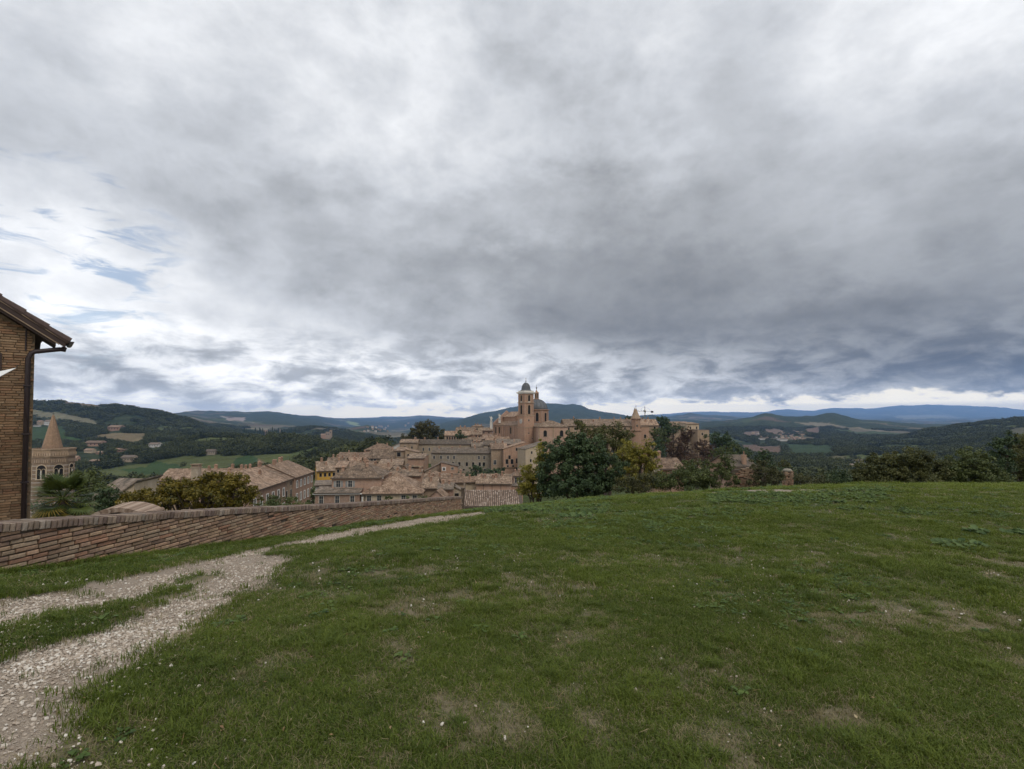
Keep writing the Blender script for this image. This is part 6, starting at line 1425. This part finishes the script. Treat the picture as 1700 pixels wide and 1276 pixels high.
# white shade sail, only its stretched corner reaches the picture
sa_, sb_, sc__ = Pt(27, 610.5, 11.2), Pt(-300, 680, 10.6), Pt(-210, 738, 9.4)
sv, sf = [], []; N_ = 10; nrm = (sb_ - sa_).cross(sc__ - sa_).normalized()
for sd_ in (0.004, -0.004):
    for i in range(N_ + 1):
        for j in range(N_ + 1 - i):
            a_, b2 = i / N_, j / N_; c_ = 1 - a_ - b2; sv.append(sa_ * c_ + sb_ * a_ + sc__ * b2 + nrm * (sd_ - .5 * a_ * b2 - .35 * c_ * a_ * b2 * 6))
idx = {}; q = 0
for i in range(N_ + 1):
    for j in range(N_ + 1 - i): idx[(i, j)] = q; q += 1
half = q
for i in range(N_):
    for j in range(N_ - i):
        sf.append((idx[i, j], idx[i + 1, j], idx[i, j + 1])); sf.append((half + idx[i, j], half + idx[i, j + 1], half + idx[i + 1, j]))
        if j < N_ - i - 1: sf.append((idx[i + 1, j], idx[i + 1, j + 1], idx[i, j + 1])); sf.append((half + idx[i + 1, j], half + idx[i, j + 1], half + idx[i + 1, j + 1]))
m_sail = plain('white_canvas', (0.70, 0.70, 0.68), .8, .08, 6); sail_ = obj('shade_sail', py_mesh('shade_sail', sv, sf, m_sail, True)); hk = Vector((HC.x, HC.y, 0)) - hex_ * .30; MB().tube([sa_, Vector((hk.x, hk.y, Pt(40, 605, 12.2).z))], [.006, .006], 5).build('stay_wire', m_iron, sail_)
tag(sail_, 'white canvas shade sail corner pointing right before the brick house', 'shade sail')
# curved tiled wall top behind the boundary wall
cp = MB(); 
for i in range(26):
    a_ = i / 25; px = 165 + 85 * a_; py = 851.5 - 10 * math.sin(math.pi * min(1, a_ * 1.05)) ** .8; p = Pt(px, py, 14.5); p2 = Pt(px + 4.2, 851.5 - 10 * math.sin(math.pi * min(1, (a_ + .04) * 1.05)) ** .8 if a_ < .95 else py + 1, 14.5)
    cp.tube([Vector((p.x, p.y - .2, p.z - .05)), Vector((p.x, p.y + .5, p.z + .02))], [.07, .065], 8)
    cp.box(p.x - .06, p.x + .05, p.y - .12, p.y + .4, p.z - 2.2, p.z - .03)
rt = empty('arched_wall', Pt(205, 870, 14.5)); tag(rt, 'low arched garden wall capped with old tiles just behind the brick wall', 'wall')
o = cp.build('coping', m_tile, rt); o.matrix_parent_inverse = Matrix.Translation(-rt.location)
tag(o, kind='stuff')

# ---------------------------------------------------------------- brick ruin and pillar at the lawn edge
def rubble(name, label, cat, px, py_top, py_bot, wpx, d, taper, mats, dep, seed, cap=None):
    p = Pt(px, py_bot, d); s = d / F_PX; W = wpx * s; H = (py_bot - py_top) * s; root = empty(name, (p.x, p.y, p.z - .25)); tag(root, label, cat); r = random.Random(seed)
    V0 = MB().box(-W / 2 + .05, W / 2 - .05, .05, dep - .05, -.4, (H + .25) * taper(0) * .93); V0.build('mortar_core', m_mortar, root)
    z = 0; lb = {}
    while z < H + .25:
        for face in range(3):
            x = -W / 2 if face == 0 else 0
            lim = W / 2 if face == 0 else dep
            while x < lim - .04:
                L = r.uniform(.13, .28); L = min(L, lim - x)
                hh = (H + .25) * taper(x / (W / 2) if face == 0 else (1 if face == 1 else -1)) * r.uniform(.93, 1.03)
                if z < hh and r.random() > .05:
                    vs, fs = brick_verts(max(.07, L - .012), .05, .12, r); mi = r.choices(range(len(mats)), [30, 20, 22, 20, 8, 14][:len(mats)])[0]
                    k = (round(L, 1), mi, r.randint(0, 2))
                    if k not in lb: lb[k] = py_mesh('brick', vs, fs, mats[mi])
                    sx = max(.07, L - .012) / (max(.07, round(L, 1) - .012)) if False else 1
                    if face == 0: obj('brick', lb[k], root, (x, r.uniform(-.03, .02), z))
                    elif face == 1: obj('brick', lb[k], root, (W / 2 + r.uniform(-.02, .02), x, z), math.pi / 2)
                    else: obj('brick', lb[k], root, (-W / 2 + r.uniform(-.02, .02), x + L, z), -math.pi / 2)
                x += L
        z += .062
    return root, W, H
rb, W_, H_ = rubble('ruined_brick_wall', 'crumbling brick wall stump among brambles at the lawn edge', 'ruin', 1238, 776, 812, 46, 29, lambda u: .72 + .28 * math.cos(u * 1.5 - .3) - .12 * (u > .55), BW, .5, 3)
pl, W_, H_ = rubble('brick_pillar', 'short brick pillar with rounded stone cap on the lawn edge', 'pillar', 1311, 783, 806, 13, 30, lambda u: 1.0, BW, .46, 4)
MB().lathe([(.25, H_ + .24), (.26, H_ + .29), (.24, H_ + .35), (.16, H_ + .40), (.03, H_ + .42)], 14, 0, .23).build('cap', plain('lichen_stone', (0.20, 0.18, 0.145), .95, .4, 9), pl, True)
MB().poly([(-.45, -.25, -.05), (.65, -.25, -.05), (.65, .7, -.05), (-.45, .7, -.05)]).box(-.42, .62, -.2, .66, -.2, .12).build('plinth', WALLS['brick'], pl)

# ---------------------------------------------------------------- grass, gravel, weeds
rs = np.random.RandomState(8)
m_grass = leaf_mat('grass_blade', (0.032, 0.060, 0.008), (0.185, 0.226, 0.032), .35, 'INSTANCER', .6, True)
m_dry = leaf_mat('dry_grass', (0.12, 0.105, 0.045), (0.36, 0.30, 0.165), .3, 'INSTANCER', .7, True)
m_weed = leaf_mat('broad_weed', (0.036, 0.070, 0.014), (0.130, 0.185, 0.042), .3, 'INSTANCER', .5, True)
def tuft(seed, n, spread, hmin, hmax, w, mat, lean=.5, name='tuft'):
    r = np.random.RandomState(seed); V_, F_, t_ = [], [], []
    for i in range(n):
        a = r.rand() * 6.28; rad = spread * math.sqrt(r.rand()); bx, by = rad * math.cos(a), rad * math.sin(a); h = r.uniform(hmin, hmax); d = r.rand() * 6.28; ln = h * lean * r.uniform(.4, 1.5); c = math.cos(d + 1.57) * w / 2, math.sin(d + 1.57) * w / 2
        mx, my = bx + math.cos(d) * ln * .35, by + math.sin(d) * ln * .35; tx, ty = bx + math.cos(d) * ln, by + math.sin(d) * ln; n0 = len(V_)
        V_ += [(bx - c[0], by - c[1], -.01), (bx + c[0], by + c[1], -.01), (mx + c[0] * .8, my + c[1] * .8, h * .6), (mx - c[0] * .8, my - c[1] * .8, h * .6), (tx, ty, h * r.uniform(.75, 1))]
        F_ += [(n0, n0 + 1, n0 + 2, n0 + 3), (n0 + 3, n0 + 2, n0 + 4)]; t_ += [r.rand()] * 5
    me = py_mesh(name, V_, F_, mat); attr(me, 'ltint', np.array(t_, np.float32)); return lib_obj(name, me)
def broad(seed, n, mat, L=(.03, .06), name='weed'):
    r = np.random.RandomState(seed); V_, F_, t_ = [], [], []
    for i in range(n):
        a = r.rand() * 6.28; rad = .05 * math.sqrt(r.rand()); h = r.uniform(.015, .05); l = r.uniform(*L); c, s = math.cos(a), math.sin(a); n0 = len(V_); w = l * .42; u0 = rad
        for (uu, vv, zz) in ((u0, 0, h * .6), (u0 + l * .4, w, h), (u0 + l * .8, w * .8, h * .95), (u0 + l, 0, h * .75), (u0 + l * .8, -w * .8, h * .95), (u0 + l * .4, -w, h)): V_.append((c * uu - s * vv, s * uu + c * vv, zz))
        F_.append(tuple(range(n0, n0 + 6))); t_ += [r.rand()] * 6
    me = py_mesh(name, V_, F_, mat); attr(me, 'ltint', np.array(t_, np.float32)); return lib_obj(name, me)
def field_pts(n, d0, d1, tmax=1.25):
    d = np.sqrt(d0 ** 2 + rs.rand(n) * (d1 ** 2 - d0 ** 2)); x = (rs.rand(n) * 2 - 1) * tmax * d; return x, d
parts = []
for (n, d0, d1, s0) in ((60000, 1.5, 5.0, 1.0), (76000, 5.0, 11.0, 1.35), (90000, 11.0, 27.0, 2.1)):
    x, y = field_pts(n, d0, d1); parts.append((x, y, np.full(n, s0)))
gx_ = np.concatenate([p[0] for p in parts]); gy_ = np.concatenate([p[1] for p in parts]); gs_ = np.concatenate([p[2] for p in parts])
gzz = lawn_z(gx_, gy_); jx, jy = rs.normal(size=len(gx_)) * .10, rs.normal(size=len(gx_)) * .10; gmk, gek = gravel_mask(gx_ + jx, gy_ + jy, gzz); dryv = dry_amount(gx_, gy_)
sd_ = (gx_ - WLEN0.x) * WNRM.x + (gy_ - WLEN0.y) * WNRM.y
lush = fbm(gx_ * 1.5 + 21, gy_ * 1.5 + 5, 4, .6)
keep = (~gmk | (rs.rand(len(gx_)) < .006)) & ~gek & (sd_ > .02) & (rs.rand(len(gx_)) > dryv * .72)
isd = rs.rand(len(gx_)) < (.06 + .10 * (gy_ < 6) + .55 * dryv)
crest_lush = np.exp(-((gy_ - 20.5) / 4.0) ** 2)
hs2 = (0.45 + 1.5 * np.clip(lush - .30, 0, 1) + .30 * rs.rand(len(gx_))) * (1 - .30 * dryv) * (1 + .2 * crest_lush)
tn = np.clip(.75 * (fbm(gx_ * 1.3 + 2, gy_ * 1.3 + 7, 4, .6) - .5) + .25 + .42 * rs.rand(len(gx_)) + .22 * crest_lush - .07 + .22 * np.clip((gx_ + 1) / 10, -.35, 1) + .35 * np.exp(-(((gx_ - 17) / 3.2) ** 2 + ((gy_ - 17.5) / 2.2) ** 2)), 0, 1)
rot = np.stack([rs.normal(size=len(gx_)) * .12, rs.normal(size=len(gx_)) * .12, rs.rand(len(gx_)) * 6.28], 1)
def sub(k): return np.stack([gx_[k], gy_[k], gzz[k]], 1), np.stack([gs_[k], gs_[k], gs_[k] ** .55 * hs2[k]], 1), rot[k], tn[k]
k = keep & ~isd; scatter('grass', *sub(k), [tuft(40 + i, 18, .05, .014, .044, .0038, m_grass, .75) for i in range(6)], 'short green grass covering the sloping lawn', 'grass'); ng = k.sum()
k = keep & isd & (rs.rand(len(gx_)) < .8); scatter('dry_grass', *sub(k), [tuft(60 + i, 12, .05, .010, .034, .0036, m_dry, 1.4) for i in range(4)], 'dry straw coloured grass in worn patches of the lawn', 'grass'); print('grass', ng, k.sum())
k = (~gmk) & (sd_ > .02) & ((fbm(gx_ * 3.2 + 8, gy_ * 3.2 + 3, 3) > .66) & (rs.rand(len(gx_)) < .22) | (gy_ > 19.5) & (gy_ < 24) & (fbm(gx_ * .9 + 8, gy_ * .9, 3) > .5) & (rs.rand(len(gx_)) < .3) | (sd_ < .30) & (rs.rand(len(gx_)) < .5)); scatter('tall_tufts', *sub(k), [tuft(90 + i, 22, .035, .035, .085, .0042, m_grass, .8) for i in range(4)], 'taller lush tufts standing out of the short lawn', 'grass')
# broad-leaved weeds
n = 30000; x, y = field_pts(n, 1.6, 25); z = lawn_z(x, y); g1, e1 = gravel_mask(x, y, z); wn_ = fbm(x * .6 + 60, y * .6 + 12, 4); px, py = proj_np(x, y, z)
sd2 = (x - WLEN0.x) * WNRM.x + (y - WLEN0.y) * WNRM.y
band = (py > 812) & (py < 836) & (px > 1180) & (px < 1480) & (fbm(x * .5 + 5, y * .9, 3) > .42) | (py > 822) & (py < 850) & (px > 770) & (px < 1010) & (fbm(x * .7 + 15, y * .9, 3) > .44)
k = ((wn_ > .60) & (rs.rand(n) < .5) | (rs.rand(n) < .02) | band & (rs.rand(n) < .6) | ((sd2 < 1.0) & (wn_ > .45))) & ~g1 & ~e1 & (sd2 > .03)
big = np.where(band, 1.25, .9) * (0.7 + .6 * rs.rand(n)) * np.clip(y / 9, .8, 1.35)
scatter('weeds', np.stack([x, y, z], 1)[k], big[k], np.stack([np.zeros(n), np.zeros(n), rs.rand(n) * 6.28], 1)[k], rs.rand(n)[k], [broad(80 + i, 14, m_weed) for i in range(5)], 'small broad-leaved weeds mixed into the lawn', 'weeds')
# mallow clumps
m_mal = leaf_mat('mallow_leaf', (0.045, 0.085, 0.024), (0.130, 0.185, 0.062), .35)
def mallow(label, px, py, wpx, seed):
    best = None
    for d in np.linspace(3, 24, 600):
        xx = (px - CX) / F_PX * d; zz = float(lawn_z(np.array([xx]), np.array([d]))[0]); _, yy = proj_np(np.array([xx]), np.array([d]), np.array([zz]))
        if yy[0] <= py: best = (xx, d, zz); break
    r = np.random.RandomState(seed); R_ = wpx / 2 * best[1] / F_PX; root = empty('mallow_plant', best); tag(root, label, 'plant', 'leafy plants in the lawn')
    for i in range(int(30 + 24 * R_)):
        a = r.rand() * 6.28; rad = R_ * math.sqrt(r.rand()); h = r.uniform(.02, .13) * (1 - .7 * rad / R_); lr = r.uniform(.025, .055); cx_, cy_ = rad * math.cos(a), rad * .7 * math.sin(a); til = r.uniform(-.35, .35); til2 = r.uniform(.05, .65); m = MB(); dz0 = float(lawn_z(np.array([best[0] + cx_]), np.array([best[1] + cy_]))[0]) - best[2]
        ring = [(cx_ + lr * (1 + .1 * (q % 2)) * math.cos(q * .628), cy_ + lr * (1 + .1 * (q % 2)) * math.sin(q * .628), dz0 + h + lr * (til * math.cos(q * .628) + til2 * math.sin(q * .628)) + .012) for q in range(10)]
        n0 = len(m.v); m.v += ring + [(cx_, cy_, dz0 + h - .012)]; m.f += [(n0 + q, n0 + (q + 1) % 10, n0 + 10) for q in range(10)]
        m.tube([(cx_ * .6, cy_ * .6, dz0 - .02), (cx_, cy_, dz0 + h - .012)], [.004, .003], 4)
        o = m.build('leaf', m_mal, root); attr(o.data, 'tint', np.full(len(m.v), r.rand(), np.float32))
mallow('large clump of round mallow leaves on the right of the lawn', 1592, 908, 84, 1); mallow('small leafy clump behind the large mallow clump', 1615, 886, 40, 2); mallow('leafy clump by the right picture edge', 1685, 887, 46, 3); mallow('leafy clump on the grass below the dark evergreen tree', 955, 858, 60, 5)
# fallen leaves and straw lying on the turf
m_fl, t, b = new_mat('fallen_leaf'); a = nn(t, 'ShaderNodeAttribute'); a.attribute_name = 'tint'; a.attribute_type = 'INSTANCER'
put(t, b.inputs['Base Color'], RAMP(t, a.outputs['Fac'], [(0, (0.10, 0.055, 0.03)), (.5, (0.22, 0.14, 0.07)), (1, (0.40, 0.33, 0.20))])); b.inputs['Roughness'].default_value = .8
fl = [lib_obj('dead_leaf', py_mesh('dead_leaf', [(-.018, 0, 0), (-.004, .010, .006), (.018, 0, .003), (-.004, -.010, .005)], [(0, 1, 2, 3)], m_fl)), lib_obj('straw', py_mesh('straw', [(-.035, -.0016, .002), (.035, -.0016, .008), (.035, .0016, .008), (-.035, .0016, .002)], [(0, 1, 2, 3)], m_fl))]
n = 2600; x, y = field_pts(n, 1.6, 12); z = lawn_z(x, y) + .022
scatter('fallen_leaves', np.stack([x, y, z], 1), .35 + .55 * rs.rand(n), np.stack([rs.normal(size=n) * .3, rs.normal(size=n) * .3, rs.rand(n) * 6.28], 1), rs.rand(n), fl, 'dead leaves and straws scattered over the turf', 'leaves')
# gravel and loose stones
m_st, t, b = new_mat('pale_stone'); a = nn(t, 'ShaderNodeAttribute'); a.attribute_name = 'tint'; a.attribute_type = 'INSTANCER'
put(t, b.inputs['Base Color'], RAMP(t, a.outputs['Fac'], [(0, (0.21, 0.165, 0.125)), (.35, (0.335, 0.272, 0.212)), (.7, (0.435, 0.37, 0.30)), (1, (0.62, 0.58, 0.51))])); b.inputs['Roughness'].default_value = .9
def pebble(seed):
    r = np.random.RandomState(seed); import bmesh
    bm = bmesh.new(); bmesh.ops.create_icosphere(bm, subdivisions=1, radius=1)
    for v in bm.verts: v.co *= r.uniform(.7, 1.25); v.co.z *= .55
    me = bpy.data.meshes.new('pebble'); bm.to_mesh(me); bm.free(); me.materials.append(m_st); return lib_obj('pebble', me)
n = 620000; y = np.exp(math.log(1.6) + rs.rand(n) ** .85 * math.log(25 / 1.6)); x = (-1.3 + 1.25 * rs.rand(n)) * y; z = lawn_z(x, y); g1, e1 = gravel_mask(x + rs.normal(size=n) * .12, y + rs.normal(size=n) * .12, z)
bare = fbm(x * 1.1 + 4, y * 1.1 + 77, 3)
k = g1 & (rs.rand(n) < np.clip((bare - .32) * 4, .12, 1))
s_ = .0024 + .012 * rs.rand(n) ** 5 + np.clip(y - 5, 0, 12) * .0006
pk_ = [pebble(i) for i in range(6)]
near_w = np.clip(1.0 - (y - 3) / 9, 0, 1) * (x < -1)
scatter('gravel', np.stack([x, y, z - .032 + s_ * .25], 1)[k], s_[k], (rs.rand(n, 3) * 6.28 * np.array([.1, .1, 1]))[k], np.clip(rs.rand(n) * .75 + .25 * near_w * rs.rand(n) + .1 * near_w, 0, 1)[k], pk_, 'loose pinkish gravel on the worn track', 'gravel'); print('gravel', k.sum())
n = 24000; x, y = field_pts(n, 1.6, 16); z = lawn_z(x, y); g1, e1 = gravel_mask(x, y, z); px, py = proj_np(x, y, z); cl = fbm(x * .9 + 90, y * .9 + 3, 3); dv = dry_amount(x, y)
k = ~g1 & ((rs.rand(n) < .05) | ((cl > .62) & (rs.rand(n) < .55)) | ((px < 330) & (y < 6) & (rs.rand(n) < .6)) | ((dv > .6) & (rs.rand(n) < .6)) | (np.hypot(px - 1265, (py - 1245) * 1.5) < 60)) & (px > -100)
s_ = .004 + .011 * rs.rand(n) ** 4
scatter('loose_stones', np.stack([x, y, z + .012], 1)[k], s_[k], (rs.rand(n, 3) * 6.28 * np.array([.1, .1, 1]))[k], np.clip(.55 + .45 * rs.rand(n), 0, 1)[k], [pebble(20 + i) for i in range(4)], 'small white stones scattered over the lawn', 'stones')

n = 5200; y = 1.7 + 3.9 * rs.rand(n); x = (-1.2 + .95 * rs.rand(n)) * y; z = lawn_z(x, y); g1, e1 = gravel_mask(x, y, z); px, py = proj_np(x, y, z)
k = ~g1 & (rs.rand(n) < np.clip(1.15 - (px + .55 * (py - 1000)) / 420, 0, 1) * .8)
s_ = .0035 + .010 * rs.rand(n) ** 3
scatter('track_stones', np.stack([x, y, z + .012], 1)[k], s_[k], (rs.rand(n, 3) * 6.28 * np.array([.1, .1, 1]))[k], np.clip(.5 + .5 * rs.rand(n), 0, 1)[k], [pebble(40 + i) for i in range(4)], 'pale stone chips strewn from the track into the grass', 'stones')

# every labelled thing says so                                       (KINDS_END)
for o in list(sc.objects):
    if o.parent is None and 'category' in o and 'kind' not in o: o['kind'] = 'thing'
